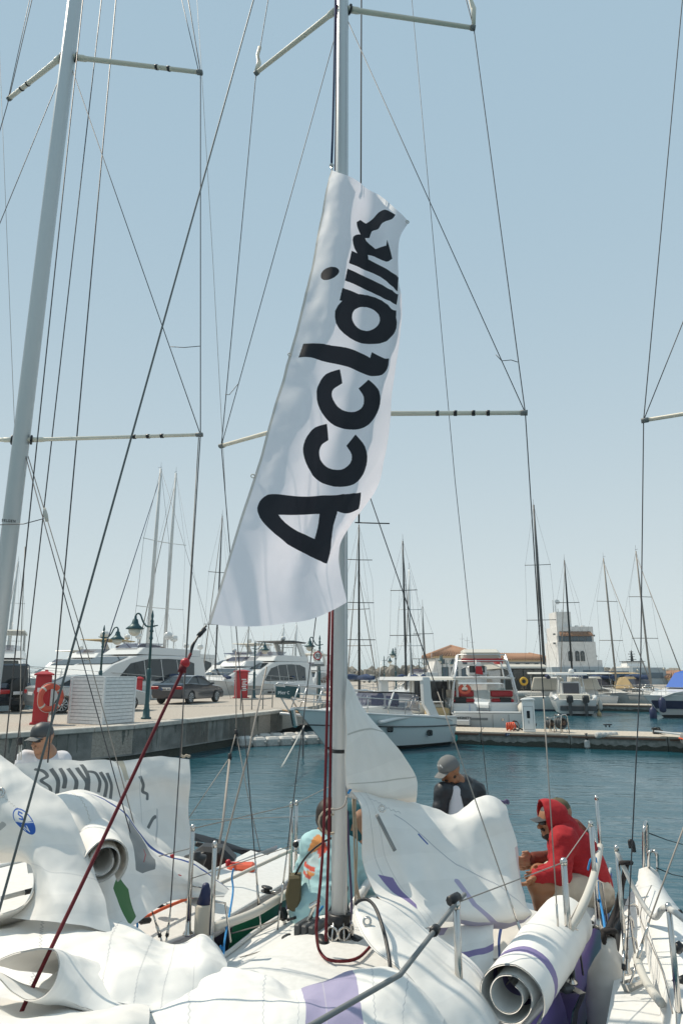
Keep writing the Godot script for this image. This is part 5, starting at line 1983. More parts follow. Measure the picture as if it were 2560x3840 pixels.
	box(s, V(11.158,0.58,-23.855), V(1.3, 0.05, 0.42), 0.01, Basis(V(0, 0, 1), -0.1) * Basis(V(0, 1, 0), -0.75))
	obj("plank", s, "gelcoat", t)
	# service pedestals
	var pos := [V(6.85,0.465,-26.091), V(16.47,0.465,-50.534), V(16.924,0.465,-50.083)]
	var lb := ["white electricity pedestal on the near pier beside the fishing boat", "left of two white pedestals on the far pier", "right of two white pedestals on the far pier"]
	for i in 3:
		t = thing("service_pedestal", lb[i], "pedestal", pos[i], -0.28, "white service pedestals on the piers")
		s = ST(true)
		box(s, V(0, 0.56, 0), V(0.44, 1.12, 0.36), 0.03)
		obj("cabinet", s, "white_paint", t)
		s = ST()
		var cp := []
		for k in 7:
			var a := PI * k / 6.0
			cp.append([cos(a) * 0.27, 1.12 + sin(a) * 0.09])
		side(s, cp, 0.22, 0.02)
		obj("cap", s, "white_paint", t)
		s = ST(true)
		box(s, V(0, 0.62, 0.19), V(0.11, 0.26, 0.03), 0.012)
		obj("meter_window", s, "glass", t)
		s = ST(true)
		box(s, V(0, 0.36, 0.19), V(0.02, 0.1, 0.02), 0.004)
		obj("lock", s, "mid_grey", t)
		s = ST(true)
		for q in [[-0.17, 0.5, 0.01, 0.8], [0.17, 0.5, 0.01, 0.8]]:
			box(s, V(q[0], q[1], 0.182), V(q[2], q[3], 0.008))
		box(s, V(0, 0.905, 0.182), V(0.35, 0.01, 0.008))
		box(s, V(0, 0.10, 0.182), V(0.35, 0.01, 0.008))
		obj("door_edge", s, "mid_grey", t)
	# hose reels
	for e2 in [[V(7.717,0.465,-26.454), 0.8, "small hose reel beside the white pedestal on the near pier"], [V(7.98,0.465,-25.973), 1.0, "larger hose reel in a steel frame on the near pier"]]:
		t = thing("hose_reel", e2[2], "hose reel", e2[0], 0.5)
		t.scale = Vector3.ONE * e2[1]
		s = ST()
		for sg in [-0.16, 0.16]:
			tube(s, [V(-0.2, 0, sg), V(-0.14, 0.55, sg), V(-0.08, 0.62, sg), V(0.1, 0.62, sg), V(0.16, 0.55, sg), V(0.22, 0, sg)], 0.02, 5)
		tube(s, [V(-0.14, 0.6, -0.16), V(-0.14, 0.6, 0.16)], 0.02, 5)
		obj("frame", s, "steel", t)
		s = ST()
		for k in 5:
			torus(s, V(0, 0.33, -0.1 + k * 0.05), Basis.IDENTITY, 0.17 + 0.02 * (k % 2), 0.035, 0, TAU, 18, 6)
		obj("coiled_hose", s, "dark_grey", t)
		s = ST()
		lathe(s, V(0, 0.33, 0), [[0.02, -0.16], [0.09, -0.15], [0.09, 0.15], [0.02, 0.16]], 10, Basis(V(1, 0, 0), PI / 2))
		obj("drum", s, "brown", t)
	t = thing("orange_hose", "bundle of orange hose and black plug lying by the pedestal", "hose", V(6.276,0.465,-26.577))
	s = ST()
	for k in 7:
		torus(s, V(-0.12 + k * 0.04, 0.16 + 0.01 * (k % 3), 0), Basis(V(0, 1, 0), 1.2 + 0.12 * k) * Basis(V(1, 0, 0), 0.2 * (k % 3)), 0.13, 0.026, 0, TAU, 14, 5)
	obj("coil", s, "orange", t)
	s = ST()
	tube(s, crv([V(0.1, 0.08, 0.1), V(0.28, 0.05, 0.12), V(0.3, 0.3, -0.1), V(0.15, 0.32, -0.2), V(0.42, 0.06, -0.2), V(0.8, 0.04, 0.0), V(1.0, 0.25, -0.1)], 5), 0.03, 5)
	obj("cable", s, "black", t)
	# pier signs, fenders, cleats
	for e3 in [[1905, "C 03", "small dark berth sign marked three on the pier edge"], [2216, "C 05", "small dark berth sign marked five on the pier edge"]]:
		var p = [V(6.02,0.401,-25.85), V(8.723,0.424,-25.02)][0 if e3[0] == 1905 else 1]
		t = thing("berth_sign", e3[2], "sign", p, 0.36, "berth signs on the pier")
		s = ST(true)
		box(s, V(0, 0, 0), V(0.26, 0.1, 0.02), 0.004)
		obj("plate", s, "navy", t)
		words(e3[1], 0.075, "plate_white", t, V(0, 0, 0.012), Basis.IDENTITY)
	t = thing("pier_fender", "long grey foam bumper lying along the pier edge", "bumper", V(9.188,0.464,-24.86), 0.36)
	for k in 4:
		s = ST()
		lathe(s, V(-0.34 + k * 0.225, 0, 0), [[0.05, -0.105], [0.1, -0.09], [0.105, 0.0], [0.1, 0.09], [0.05, 0.105]], 12, Basis(V(0, 0, 1), PI / 2))
		obj("segment", s, "cube_grey", t)
	t = thing("hanging_fender", "white square fender hung on the pier face above the water", "fender", V(8.537,0.153,-24.98), 0.36)
	s = ST(true)
	box(s, V(0, 0, 0), V(0.22, 0.3, 0.14), 0.05)
	obj("body", s, "cube_grey", t)
	s = ST()
	tube(s, [V(0, 0.12, 0), V(0, 0.36, -0.02)], 0.05, 6)
	obj("strap", s, "black", t)
	t = thing("mooring_cleat", "black mooring rope heap round a cleat by the boarding plank", "cleat", V(11.138,0.465,-25.284))
	s = ST()
	for k in 6:
		torus(s, V(rng.randf_range(-0.06, 0.06), 0.05 + k * 0.025, rng.randf_range(-0.06, 0.06)), Basis(V(1, 0, 0), PI / 2 + rng.randf_range(-0.4, 0.4)), 0.17 - k * 0.012, 0.022, 0, TAU, 14, 5)
	obj("rope", s, "black", t)
	t = thing("mooring_cleat", "steel mooring cleat in the middle of the pier", "cleat", V(10.587,0.465,-28.431))
	s = ST()
	tube(s, [V(-0.17, 0.1, 0), V(0.17, 0.1, 0)], 0.03, 6)
	tube(s, [V(-0.07, 0, 0), V(-0.07, 0.1, 0)], 0.03, 6)
	tube(s, [V(0.07, 0, 0), V(0.07, 0.1, 0)], 0.03, 6)
	obj("horn", s, "dark_grey", t)
	t = thing("mooring_buoy", "grey and teal fender float beside the cruiser's stern", "fender", V(3.95, 0.24, -26.75), 0.3)
	s = ST()
	lathe(s, Vector3.ZERO, [[0.05, -0.4], [0.24, -0.34], [0.29, -0.2], [0.29, 0.18]], 14, Basis(V(0, 0, 1), -PI / 2))
	obj("body", s, "cube_grey", t)
	s = ST()
	lathe(s, Vector3.ZERO, [[0.292, 0.18], [0.28, 0.28], [0.2, 0.36], [0.04, 0.4]], 14, Basis(V(0, 0, 1), -PI / 2))
	obj("end_cap", s, "teal", t)

# the three racing boats alongside each other
var BOW := Vector3(-0.451, 0, 0.8925)
var RGT := Vector3(0.8925, 0, 0.451)

func curve_at(tab: Array, f: float) -> float:
	for i in tab.size() - 1:
		if f <= tab[i + 1][0]:
			return lerpf(tab[i][1], tab[i + 1][1], smoothstep(tab[i][0], tab[i + 1][0], f) * 0.35 + 0.65 * clampf(inverse_lerp(tab[i][0], tab[i + 1][0], f), 0, 1))
	return tab[tab.size() - 1][1]

# open racing hull round the mast foot m: deck with camber, cockpit well, flared sides
func race_hull(t: Node, m: Vector3, beam: Array, off: float, sidem: String, f0: float, f1: float, well0: float, well1: float, ww := 0.52, lift := 0.0):
	var n := 40
	var L := []
	var R := []
	var s := ST()
	for i in n + 1:
		var f := lerpf(f0, f1, float(i) / n)
		var h := curve_at(beam, f)
		var o := off * clampf((f1 - f) / 1.5, 0, 1)
		var y := 0.955 + lift + 0.06 * pow(clampf((f - f0) / (f1 - f0), 0, 1), 2)
		L.append([m + BOW * f + RGT * (o - h), y, f, h, o])
		R.append([m + BOW * f + RGT * (o + h), y, f, h, o])
	var foot := ST()
	for e in [L, R]:
		var rings := []
		var sgn := -1.0 if e == L else 1.0
		for q in e:
			var p: Vector3 = q[0] * V(1, 0, 1)
			var ring := [p + V(0, q[1], 0), p + V(0, q[1] - 0.03, 0) + RGT * 0.012 * sgn]
			ring.append(p + V(0, 0.55, 0) - RGT * sgn * q[3] * 0.06)
			ring.append(p + V(0, 0.12, 0) - RGT * sgn * q[3] * 0.2)
			rings.append(ring)
		loft(s, rings, false, false)
		var r2 := []
		for q in rings:
			r2.append([q[3], q[3] + V(0, -0.3, 0) - RGT * sgn * 0.25])
		loft(foot, r2, false, false)
	var a: Vector3 = L[0][0] * V(1, 0, 1)
	var b: Vector3 = R[0][0] * V(1, 0, 1)
	quad(s, a + RGT * 0.05 + V(0, 0.5, 0), b - RGT * 0.05 + V(0, 0.5, 0), b - RGT * 0.2 + V(0, 0.1, 0), a + RGT * 0.2 + V(0, 0.1, 0))
	for e in [[a, 1.0, L[0]], [b, -1.0, R[0]]]:
		var wi: Vector3 = RGT * e[1] * (e[2][3] - ww)
		quad(s, e[0] + V(0, 0.955 + lift, 0), e[0] + wi + V(0, 1.0 + lift, 0), e[0] + wi + V(0, 0.5, 0), e[0] + RGT * 0.05 * e[1] + V(0, 0.5, 0))
	obj("hull", s, sidem, t)
	obj("bottom", foot, "black", t)
	var d := ST()
	var wall := ST(true)
	for i in n:
		var cols := []
		for j in [i, i + 1]:
			var row := []
			var q: Array = L[j]
			var inwell: bool = q[2] > well0 and q[2] < well1
			for k in 13:
				var u := -1.0 + k / 6.0
				row.append(m * V(1, 0, 1) + BOW * q[2] + RGT * (q[4] + u * q[3]) + V(0, q[1] + 0.10 * (1.0 - u * u), 0))
			cols.append([row, inwell, q])
		for k in 12:
			var u: float = -1.0 + (k + 0.5) / 6.0
			var lat: float = absf(u * cols[0][2][3])
			if cols[0][1] and cols[1][1] and lat < ww:
				var z: float = -0.42
				quad(wall, cols[0][0][k] + V(0, z, 0), cols[1][0][k] + V(0, z, 0), cols[1][0][k + 1] + V(0, z, 0), cols[0][0][k + 1] + V(0, z, 0))
				continue
			quad(d, cols[0][0][k], cols[1][0][k], cols[1][0][k + 1], cols[0][0][k + 1])
	for sg in [-1.0, 1.0]:
		var rail := []
		for i in n + 1:
			var f := lerpf(f0, f1, float(i) / n)
			if f > well0 and f < well1:
				var p = m * V(1, 0, 1) + BOW * f + RGT * (off + sg * (ww + 0.02)) + V(0, 1.03 + lift, 0)
				rail.append([p, p - V(0, 0.5, 0)])
		loft(wall, rail, false, false)
	obj("deck", d, "deck_white", t)
	obj("cockpit_well", wall, "gelcoat", t)
	# toe rail along both edges
	var tr := ST()
	for e in [L, R]:
		var ln := []
		for q in e:
			ln.append(q[0] * V(1, 0, 1) + V(0, q[1] + 0.012, 0))
		tube(tr, ln, 0.014, 5)
	obj("toe_rail", tr, "gelcoat", t)
	return [L, R]

func wire(t: Node, pts: Array, r := 0.0035, m := "wire", called := "shroud"):
	var s := ST()
	tube(s, pts, r, 5)
	return obj(called, s, m, t)

func spreader(t: Node, root: Vector3, tip: Vector3, r: float, bands: Array):
	var s := ST()
	tube(s, [root, root.lerp(tip, 0.08), root.lerp(tip, 0.1), tip], [r * 1.25, r * 1.25, r, r * 0.82], 10, 0.75)
	var o := obj("spreader", s, "spar_cream", t)
	for f in bands:
		s = ST()
		tube(s, [root.lerp(tip, f - 0.009), root.lerp(tip, f + 0.009)], r * 1.04, 10, 0.8)
		obj("tape_band", s, "black", o)
	s = ST()
	tube(s, [root.lerp(tip, 0.975), root.lerp(tip, 1.012)], r * 1.02, 10, 0.8)
	obj("tip_cap", s, "mid_grey", o)
	s = ST()
	torus(s, root.lerp(tip, 0.015), Basis(V(0, 1, 0), 0.4) * Basis(V(0, 1, 0), PI / 2), r * 1.5, 0.008, 0, TAU, 14, 5)
	obj("socket", s, "black", o)

func turnbuckle(t: Node, a: Vector3, b: Vector3):
	var s := ST()
	tube(s, [a, a.lerp(b, 0.35)], 0.0055, 6)
	tube(s, [a.lerp(b, 0.35), a.lerp(b, 0.7)], 0.0085, 6)
	tube(s, [a.lerp(b, 0.7), b], 0.0055, 6)
	obj("turnbuckle", s, "steel", t)
	s = ST()
	tube(s, [a.lerp(b, 0.62), a.lerp(b, 0.72)], 0.010, 6)
	obj("locking_boot", s, "black", t)

func stanchion(t: Node, p: Vector3, h: float, r := 0.0125, brace := true):
	var s := ST()
	tube(s, [p, p + V(0, h, 0)], [r * 1.15, r], 8)
	lathe(s, p, [[0.03, 0.0], [0.03, 0.008], [0.018, 0.02], [0.014, 0.07]], 10)
	lathe(s, p + V(0, h, 0), [[r * 1.2, -0.02], [r * 1.25, 0.0], [r * 0.6, 0.012]], 8)
	var o := obj("stanchion", s, "steel", t)
	if brace:
		s = ST()
		tube(s, [p + V(0.005, h * 0.45, 0), p + V(0.06, h * 0.4, -0.05), p + V(0.09, 0, -0.1)], 0.006, 5)
		obj("brace", s, "steel", o)


func pulley(t: Node, p: Vector3, d: Vector3, r := 0.035):
	var s := ST()
	var b := Basis(d.normalized(), V(0, 1, 0).cross(d).normalized(), d.normalized().cross(V(0, 1, 0).cross(d).normalized()))
	for sg in [-0.4, 0.4]:
		var ring := []
		for i in 12:
			var a := TAU * i / 12
			ring.append(p + b * V(cos(a) * r * 1.25, sin(a) * r * 0.85, sg * r))
		var ring2 := []
		for q in ring:
			ring2.append(q + b * V(0, 0, r * 0.22))
		loft(s, [ring, ring2], true, true)
	lathe(s, p, [[r * 0.2, -r * 0.4], [r * 0.75, -r * 0.38], [r * 0.6, 0], [r * 0.75, r * 0.38], [r * 0.2, r * 0.4]], 12, b * Basis(V(1, 0, 0), PI / 2))
	obj("block", s, "black", t)
	s = ST()
	for k in 6:
		torus(s, p + b * V(r * (1.3 + k * 0.22), 0, 0), b * Basis(V(0, 1, 0), PI / 2), r * (0.3 + 0.05 * (k % 2)), 0.003, 0, TAU, 10, 4)
	obj("spring", s, "steel", t)

func winch(t: Node, p: Vector3, k := 1.0):
	var s := ST()
	lathe(s, p, [[0.075 * k, 0.0], [0.075 * k, 0.03 * k], [0.06 * k, 0.05 * k], [0.048 * k, 0.08 * k], [0.046 * k, 0.12 * k], [0.058 * k, 0.15 * k], [0.058 * k, 0.165 * k], [0.03 * k, 0.17 * k], [0.028 * k, 0.185 * k]], 18)
	obj("winch", s, "black", t)

func line(called: String, label: String, pts: Array, r: float, m: String, sides := 6) -> Node3D:
	var t := thing(called, label, "rope", Vector3.ZERO)
	var s := ST()
	tube(s, crv(pts, 5), r, sides)
	obj("rope", s, m, t)
	return t

func racing_boats():
	# ---- middle boat
	var t := thing("racing_sailboat", "middle racing sailboat whose silver mast stands in the centre of the picture", "sailboat")
	var m := V(-0.01, 0, -4.08)
	var E = race_hull(t, m, [[-2.75, 0.88], [-1.2, 0.92], [-0.3, 0.89], [0.2, 0.82], [1.2, 0.6], [2.0, 0.32], [2.6, 0.02]], 0.18, "purple", -2.75, 2.6, -9.0, -1.2, 0.72)
	# white sheer band and dark panels low on the starboard side
	for q in [[-1.6, -1.05, 0.10, 0.5], [-0.9, -0.62, 0.10, 0.5], [-0.5, -0.1, 0.1, 0.5], [0.05, 0.5, 0.1, 0.5]]:
		var sp := ST()
		var a1 := []
		var a2 := []
		for i in 7:
			var f := lerpf(q[0], q[1], i / 6.0)
			var h := curve_at([[-2.75, 0.88], [-1.2, 0.92], [-0.3, 0.89], [0.2, 0.82], [1.2, 0.6], [2.0, 0.32], [2.6, 0.02]], f)
			a1.append(m + BOW * f + RGT * (0.18 + h - h * 0.035 + 0.008) + V(0, 0.70, 0))
			a2.append(m + BOW * (f + 0.1) + RGT * (0.18 + h - h * 0.17 + 0.010) + V(0, 0.22, 0))
		loft(sp, [a1, a2], false, false)
		obj("dark_panel", sp, "deep_purple", t)
	var mp := V(-.013,1.08,-4.142)
	var mt := mp.lerp(V(0.008,7.335,-4.08), 1.85)
	var s := ST()
	tube(s, [mp, mp.lerp(mt, 0.5), mt], 0.0475, 20, 0.92)
	var mast := obj("mast", s, "mast_silver", t)
	s = ST(true)
	var md := (mt - mp).normalized()
	tube(s, [mp + md * 0.985, mp + md * 1.005], 0.0485, 20, 0.92)
	obj("tape_band", s, "black", mast)
	s = ST(true)
	tube(s, [mp + V(0.03, 0.06, 0.036), mp + md * 6.5 + V(0.03, 0, 0.036)], 0.006, 6)
	obj("sail_track", s, "alloy", mast)
	# mast collar
	s = ST()
	lathe(s, V(mp.x, 1.03, mp.z), [[0.085, 0.0], [0.09, 0.04], [0.07, 0.06], [0.062, 0.16], [0.066, 0.2], [0.05, 0.205]], 18)
	obj("mast_collar", s, "black", t)
	s = ST()
	for k in 7:
		var a := TAU * k / 7 + 0.3
		var o := V(cos(a), 0, sin(a))
		torus(s, V(mp.x, 1.15, mp.z) + o * 0.068, Basis(V(0, 1, 0), -a + PI / 2), 0.032, 0.008, 0, TAU, 14, 5)
		tube(s, [V(mp.x, 1.06, mp.z) + o * 0.09, V(mp.x, 1.2, mp.z) + o * 0.06], 0.007, 5)
	obj("collar_eye", s, "steel", t)
	# coachroof ridge under the mast and its moulded edges
	s = ST()
	var rr := []
	for i in 15:
		var f := lerpf(-1.45, 1.0, i / 14.0)
		var w := 0.50 * (1.0 - pow(absf((f + 0.4) / 1.65), 4.0) * 0.5)
		var hh := 0.075 * (1.0 - pow(clampf((f - 0.2) / 0.8, 0, 1), 2.0))
		var c := m + BOW * f + RGT * 0.03
		var row := []
		for k in 9:
			var u := -1.0 + k / 4.0
			row.append(c + RGT * u * w + V(0, 1.012 + hh * (1.0 - pow(absf(u), 4.0)) + 0.03 * (1 - u * u), 0))
		rr.append(row)
	loft(s, rr, false, false)
	obj("coachroof", s, "deck_white", t)
	# spreaders and standing rigging
	var rl := V(1.116,4.05,-3.9)
	var ru := V(0.957,7.059,-4)
	var ll := V(-.869,4.112,-4.7)
	var lu := V(-.69,7.233,-4.55)
	var ml := mp + md * ((V(0.017,4.127,-4.08).y - mp.y) / md.y)
	var mu := mp + md * ((V(0,7.323,-4.08).y - mp.y) / md.y)
	spreader(t, ml + V(0.04, 0, 0), rl, 0.021, [0.52, 0.62, 0.72, 0.8])
	spreader(t, ml + V(-0.04, 0, 0), ll, 0.021, [])
	spreader(t, mu + V(0.04, 0, 0), ru, 0.021, [])
	spreader(t, mu + V(-0.04, 0, 0), lu, 0.021, [])
	var cr := V(1.087,1,-3.826)
	var cl := m + BOW * -0.25 + RGT * -0.66 + V(0, 1.0, 0)
	wire(t, [mt, ru, rl, cr.lerp(rl, 0.45)])
	wire(t, [cr.lerp(rl, 0.45), cr.lerp(rl, 0.12)], 0.0035, "wire_pale")
	wire(t, [mt, lu, ll, cl.lerp(ll, 0.12)])
	turnbuckle(t, cr.lerp(rl, 0.12), cr)
	turnbuckle(t, cl.lerp(ll, 0.12), cl)
	wire(t, [mu, rl], 0.003)
	wire(t, [mu, ll], 0.003)
	var cr2 := cr + V(-0.1, 0, -0.06)
	wire(t, [ml, cr2.lerp(ml, 0.45)], 0.0033)
	wire(t, [cr2.lerp(ml, 0.45), cr2.lerp(ml, 0.13)], 0.0033, "wire_pale")
	turnbuckle(t, cr2.lerp(ml, 0.13), cr2)
	var cl2 := cl + V(0.1, 0, 0.0)
	wire(t, [ml, cl2.lerp(ml, 0.13)], 0.0033)
	turnbuckle(t, cl2.lerp(ml, 0.13), cl2)
	wire(t, [V(0.97,4.459,-3.95),V(1.002,4.412,-3.94),V(1.058,4.413,-3.93),V(1.096,4.394,-3.92)], 0.0025, "black", "lashing")
	wire(t, [V(-.852,4.502,-4.68),V(-.821,4.497,-4.67),V(-.782,4.545,-4.66),V(-.758,4.577,-4.66)], 0.0025, "black", "lashing")
	wire(t, [V(0.082,3.41,-4.1),V(0.197,3.406,-4.1),V(0.295,3.404,-4.1)], 0.004, "black", "lashing")
	for q in [[ru, V(-0.015, 0.42, 0.0)], [lu, V(0.02, 0.28, -0.02)]]:
		s = ST()
		tube(s, [q[0] + V(0, 0.02, 0), q[0] + q[1] * 0.4 + V(0.012, 0, 0), q[0] + q[1] * 0.7 - V(0.01, 0, 0), q[0] + q[1]], [0.014, 0.02, 0.012, 0.016], 6)
		obj("chafe_tape", s, "spar_cream", t)
	var stem := V(-1.08, 1.02, -2.02)
	wire(t, [V(0.0, 10.75, -4.05), stem], 0.0042, "mid_grey", "forestay")
	wire(t, [V(0.17,8.263,-4.6),V(0.147,5.736,-4.6),V(0.12,3.52,-4.6)], 0.006, "rope_black", "halyard")
	wire(t, [V(0.647,9.243,-5.2),V(0.776,6.504,-5.2),V(0.897,4,-5.2),V(0.984,2.635,-5.2),V(1.044,1.633,-5.2)], 0.0028, "wire", "topping_lift")
	# chainplate casting on the starboard rail
	s = ST(true)
	side(s, [[-0.09, 0.02], [0.08, 0.02], [0.03, -0.08], [0.0, -0.17], [-0.03, -0.08]], 0.02, 0.006, cr + V(0.03, 0.0, 0.04), Basis(V(0, 1, 0), 2.0))
	obj("chainplate", s, "steel", t)
	s = ST(true)
	box(s, cr + V(-0.01, 0.015, 0.02), V(0.14, 0.03, 0.07), 0.01, Basis(V(0, 1, 0), 2.0))
	obj("chainplate_cover", s, "dark_grey", t)
	# guard rail
	var g1 := V(1.161,0.985,-3.9)
	var g2 := V(1.574,0.99,-4.66)
	var g3 := V(1.905,0.99,-5.466)
	stanchion(t, g1, 0.57, 0.016)
	stanchion(t, g2, 0.60, 0.014)
	stanchion(t, g3, 0.62, 0.013, false)
	var pul := V(0.506,0.99,-3.331)
	stanchion(t, pul, 0.53, 0.0155, false)
	var top1 := pul + V(0, 0.53, 0)
	s = ST()
	tube(s, [top1 + V(0.05, 0.015, -0.07), top1, V(0.213,1.441,-2.8), V(-.081,1.468,-2.38), V(-.269,1.496,-2.1)], 0.0095, 8)
	obj("pulpit_rail", s, "mid_grey", t)
	s = ST()
	tube(s, [top1 + V(0.012, 0.015, -0.03), top1 + V(-0.03, 0.012, 0.02)], 0.022, 8)
	obj("rail_joint", s, "black", t)
	s = ST()
	tube(s, [top1.lerp(V(0.213,1.441,-2.8), 0.4), top1.lerp(V(0.213,1.441,-2.8), 0.46)], 0.019, 8)
	obj("rail_joint", s, "black", t)
	wire(t, [top1, g1 + V(0, 0.56, 0), g2 + V(0, 0.59, 0)], 0.003, "wire_pale", "lifeline")
	wire(t, [V(0.529,1.071,-3.3), g1 + V(0, 0.27, 0), g2 + V(0, 0.3, 0), g3 + V(0, 0.3, 0)], 0.003, "wire_pale", "lifeline")
	s = ST()
	tube(s, crv([g1 + V(0, 0.24, 0), g1.lerp(g2, 0.4) + V(0.02, 0.27, 0), g2 + V(-0.01, 0.30, 0.02), g3 + V(0, 0.28, 0)], 6), 0.024, 8)
	obj("padded_lifeline", s, "rope_white", t)
	# stern pushpit
	s = ST()
	tube(s, crv([V(1.943,1,-5.628), V(1.885,1.214,-5.5), V(1.908,1.367,-5.6), V(1.94,1.308,-5.75), V(1.962,1.086,-5.8)], 4), 0.013, 7)
	obj("pushpit", s, "steel", t)
	s = ST()
	tube(s, crv([V(1.868,1.302,-5.6),V(1.877,1.246,-5.6),V(1.901,1.283,-5.6),V(1.882,1.209,-5.6),V(1.905,1.237,-5.6)], 4), 0.008, 5)
	obj("shackle", s, "steel", t)
	# clutches, blocks, winch, deck gear
	var ck := V(-.173,1.075,-4.294)
	s = ST(true)
	for k in 3:
		box(s, ck + RGT * (k * 0.045 - 0.045) + V(0, 0.035, 0), V(0.17, 0.07, 0.038), 0.008, Basis(V(0, 1, 0), heading(BOW.x, BOW.z)))
	obj("rope_clutch", s, "dark_grey", t)
	s = ST(true)
	box(s, ck + V(0.0, 0.10, -0.02), V(0.02, 0.11, 0.03), 0.006, Basis(V(0, 0, 1), -0.4))
	box(s, ck + V(0.02, 0.15, -0.02), V(0.07, 0.025, 0.035), 0.008, Basis(V(0, 0, 1), 0.5))
	obj("clutch_lever", s, "steel", t)
	winch(t, ck + V(0.16, 0.0, -0.32), 0.95)
	winch(t, ck + V(0.44, 0.0, -0.40), 1.0)
	s = ST(true)
	box(s, V(-.204,1.06,-4.17), V(0.22, 0.03, 0.022), 0.006, Basis(V(0, 1, 0), 0.45))
	obj("track_car", s, "mid_grey", t)
	pulley(t, V(-.102,1.11,-4.073), V(0.3, -0.2, 0.6))
	pulley(t, V(0.083,1.1,-4.102), V(0.6, -0.2, 0.4))
	pulley(t, V(-.368,1.04,-4.746), V(0.3, -0.9, 0.3), 0.03)
	pulley(t, V(-.307,1.06,-4.278), V(-0.6, -0.2, 0.5), 0.024)
	pulley(t, V(1.49,1.03,-4.604), V(0.7, -0.1, 0.4), 0.03)
	s = ST()
	tube(s, [V(-.334,1.04,-4.641), V(-.278,1.05,-4.656)], 0.009, 5)
	obj("jam_cleat", s, "black", t)
	wire(t, [V(-.206,1.07,-4.209),V(-.232,1.07,-4.111)], 0.006, "rope_red", "control_line")
	wire(t, [V(-.184,1.07,-4.217),V(-.208,1.07,-4.111)], 0.006, "rope_blue", "control_line")
	wire(t, [V(-.209,1.07,-4.141),V(-.109,1.07,-4.152)], 0.008, "rope_blue", "control_line")
	wire(t, [V(-.236,1.07,-4.111),V(-.108,1.07,-4.126)], 0.006, "rope_red", "control_line")
	wire(t, [V(-.148,1.09,-4.438),V(-.133,1.15,-4.425),V(-.108,1.2,-4.352)], 0.008, "rope_blue", "control_line")
	wire(t, crv([V(-.268,1.06,-4.38),V(-.255,1.07,-4.413),V(-.231,1.08,-4.391)], 4), 0.006, "rope_red", "control_line")
	wire(t, crv([V(-.015,1.05,-4.173),V(0.075,1.05,-4.268),V(0.154,1.05,-4.39)], 4), 0.004, "wire_pale", "control_line")
	wire(t, crv([V(-.656,0.99,-4.571),V(-.522,1,-4.652),V(-.366,1.02,-4.729)], 4), 0.004, "wire_pale", "control_line")
	wire(t, crv([V(-.553,1,-4.186),V(-.411,1.03,-4.211),V(-.256,1.05,-4.308),V(-.076,1.06,-4.359)], 4), 0.003, "wire_pale", "control_line")
	# halyards down the front of the mast
	wire(t, [V(-.044,7.486,-4.02),V(-.053,6.603,-4),V(-.062,6.093,-3.98),V(-.067,5.891,-3.97)], 0.008, "navy_canvas", "halyard")
	wire(t, [V(-.036,7.486,-4.02),V(-.038,6.603,-4),V(-.044,5.836,-3.98)], 0.004, "rope_red", "halyard")
	wire(t, crv([V(-.067,2.869,-3.9),V(-.093,1.718,-3.9),V(-.122,1.326,-3.85),V(-.126,1.25,-3.82),V(-.115,1.13,-3.925),V(-.069,1.13,-3.8),V(0.013,1.13,-3.777),V(0.086,1.13,-3.823),V(0.155,1.13,-3.978)], 4), 0.008, "rope_red", "halyard")
	wire(t, crv([V(-.051,2.873,-3.95),V(-.063,1.844,-3.93),V(-.077,1.31,-3.9),V(-.079,1.182,-3.88)], 3), 0.008, "rope_red", "halyard")
	for q in [[V(0.064,1.814,-4.2),V(0.08,1.395,-4.25),V(0.096,1.229,-4.3)], [V(0.074,1.818,-4.22),V(0.076,1.436,-4.25),V(0.109,1.236,-4.3)], [V(0.082,1.805,-4.25),V(0.074,1.576,-4.25),V(0.08,1.222,-4.3)], [V(0.071,1.821,-4.2),V(0.088,1.569,-4.22),V(0.076,1.216,-4.3)]]:
		wire(t, crv(q, 4), 0.005, "rope_tan", "halyard")
	wire(t, crv([V(0.033,1.751,-4.15),V(0.042,1.529,-4.15),V(0.056,1.272,-4.2),V(0.046,1.171,-4.1)], 4), 0.007, "rope_purple", "halyard")
	# vang tube going aft under the sail
	s = ST()
	tube(s, [V(0.069,1.201,-4.35),V(0.174,1.178,-4.9),V(0.271,1.237,-5.4)], 0.028, 10)
	obj("vang_tube", s, "gelcoat", t)
	# boom inside the folded mainsail
	s = ST()
	tube(s, [V(0.03,1.869,-4.12), V(0.276,1.761,-4.45), V(0.552,1.627,-4.75)], 0.04, 12)
	obj("boom", s, "mast_silver", t)
	wire(t, crv([V(0.03,1.845,-4.05),V(0.015,1.802,-4.02),V(-.022,1.782,-4.02),V(-.066,1.78,-4.03)], 4), 0.005, "wire_pale", "reef_line")
	s = ST()
	torus(s, V(-.055,1.691,-4.1), Basis(V(0, 1, 0), 0.6), 0.05, 0.007, 0, TAU, 14, 4)
	torus(s, V(-.062,1.705,-4.1), Basis(V(0, 1, 0), 0.2), 0.065, 0.006, 0, TAU, 14, 4)
	obj("coiled_line", s, "rope_tan", t)
	# ---- left boat
	t = thing("racing_sailboat", "left racing sailboat with leaning silver mast at the left picture edge", "sailboat")
	m = V(-2.12, 0, -4.25)
	race_hull(t, m, [[-2.4, 0.9], [-1.6, 1.08], [-0.8, 1.13], [0.2, 0.95], [1.2, 0.66], [2.0, 0.34], [2.6, 0.02]], 0.0, "cube_grey", -2.4, 2.6, -9.0, -1.1, 0.55, 0.10)
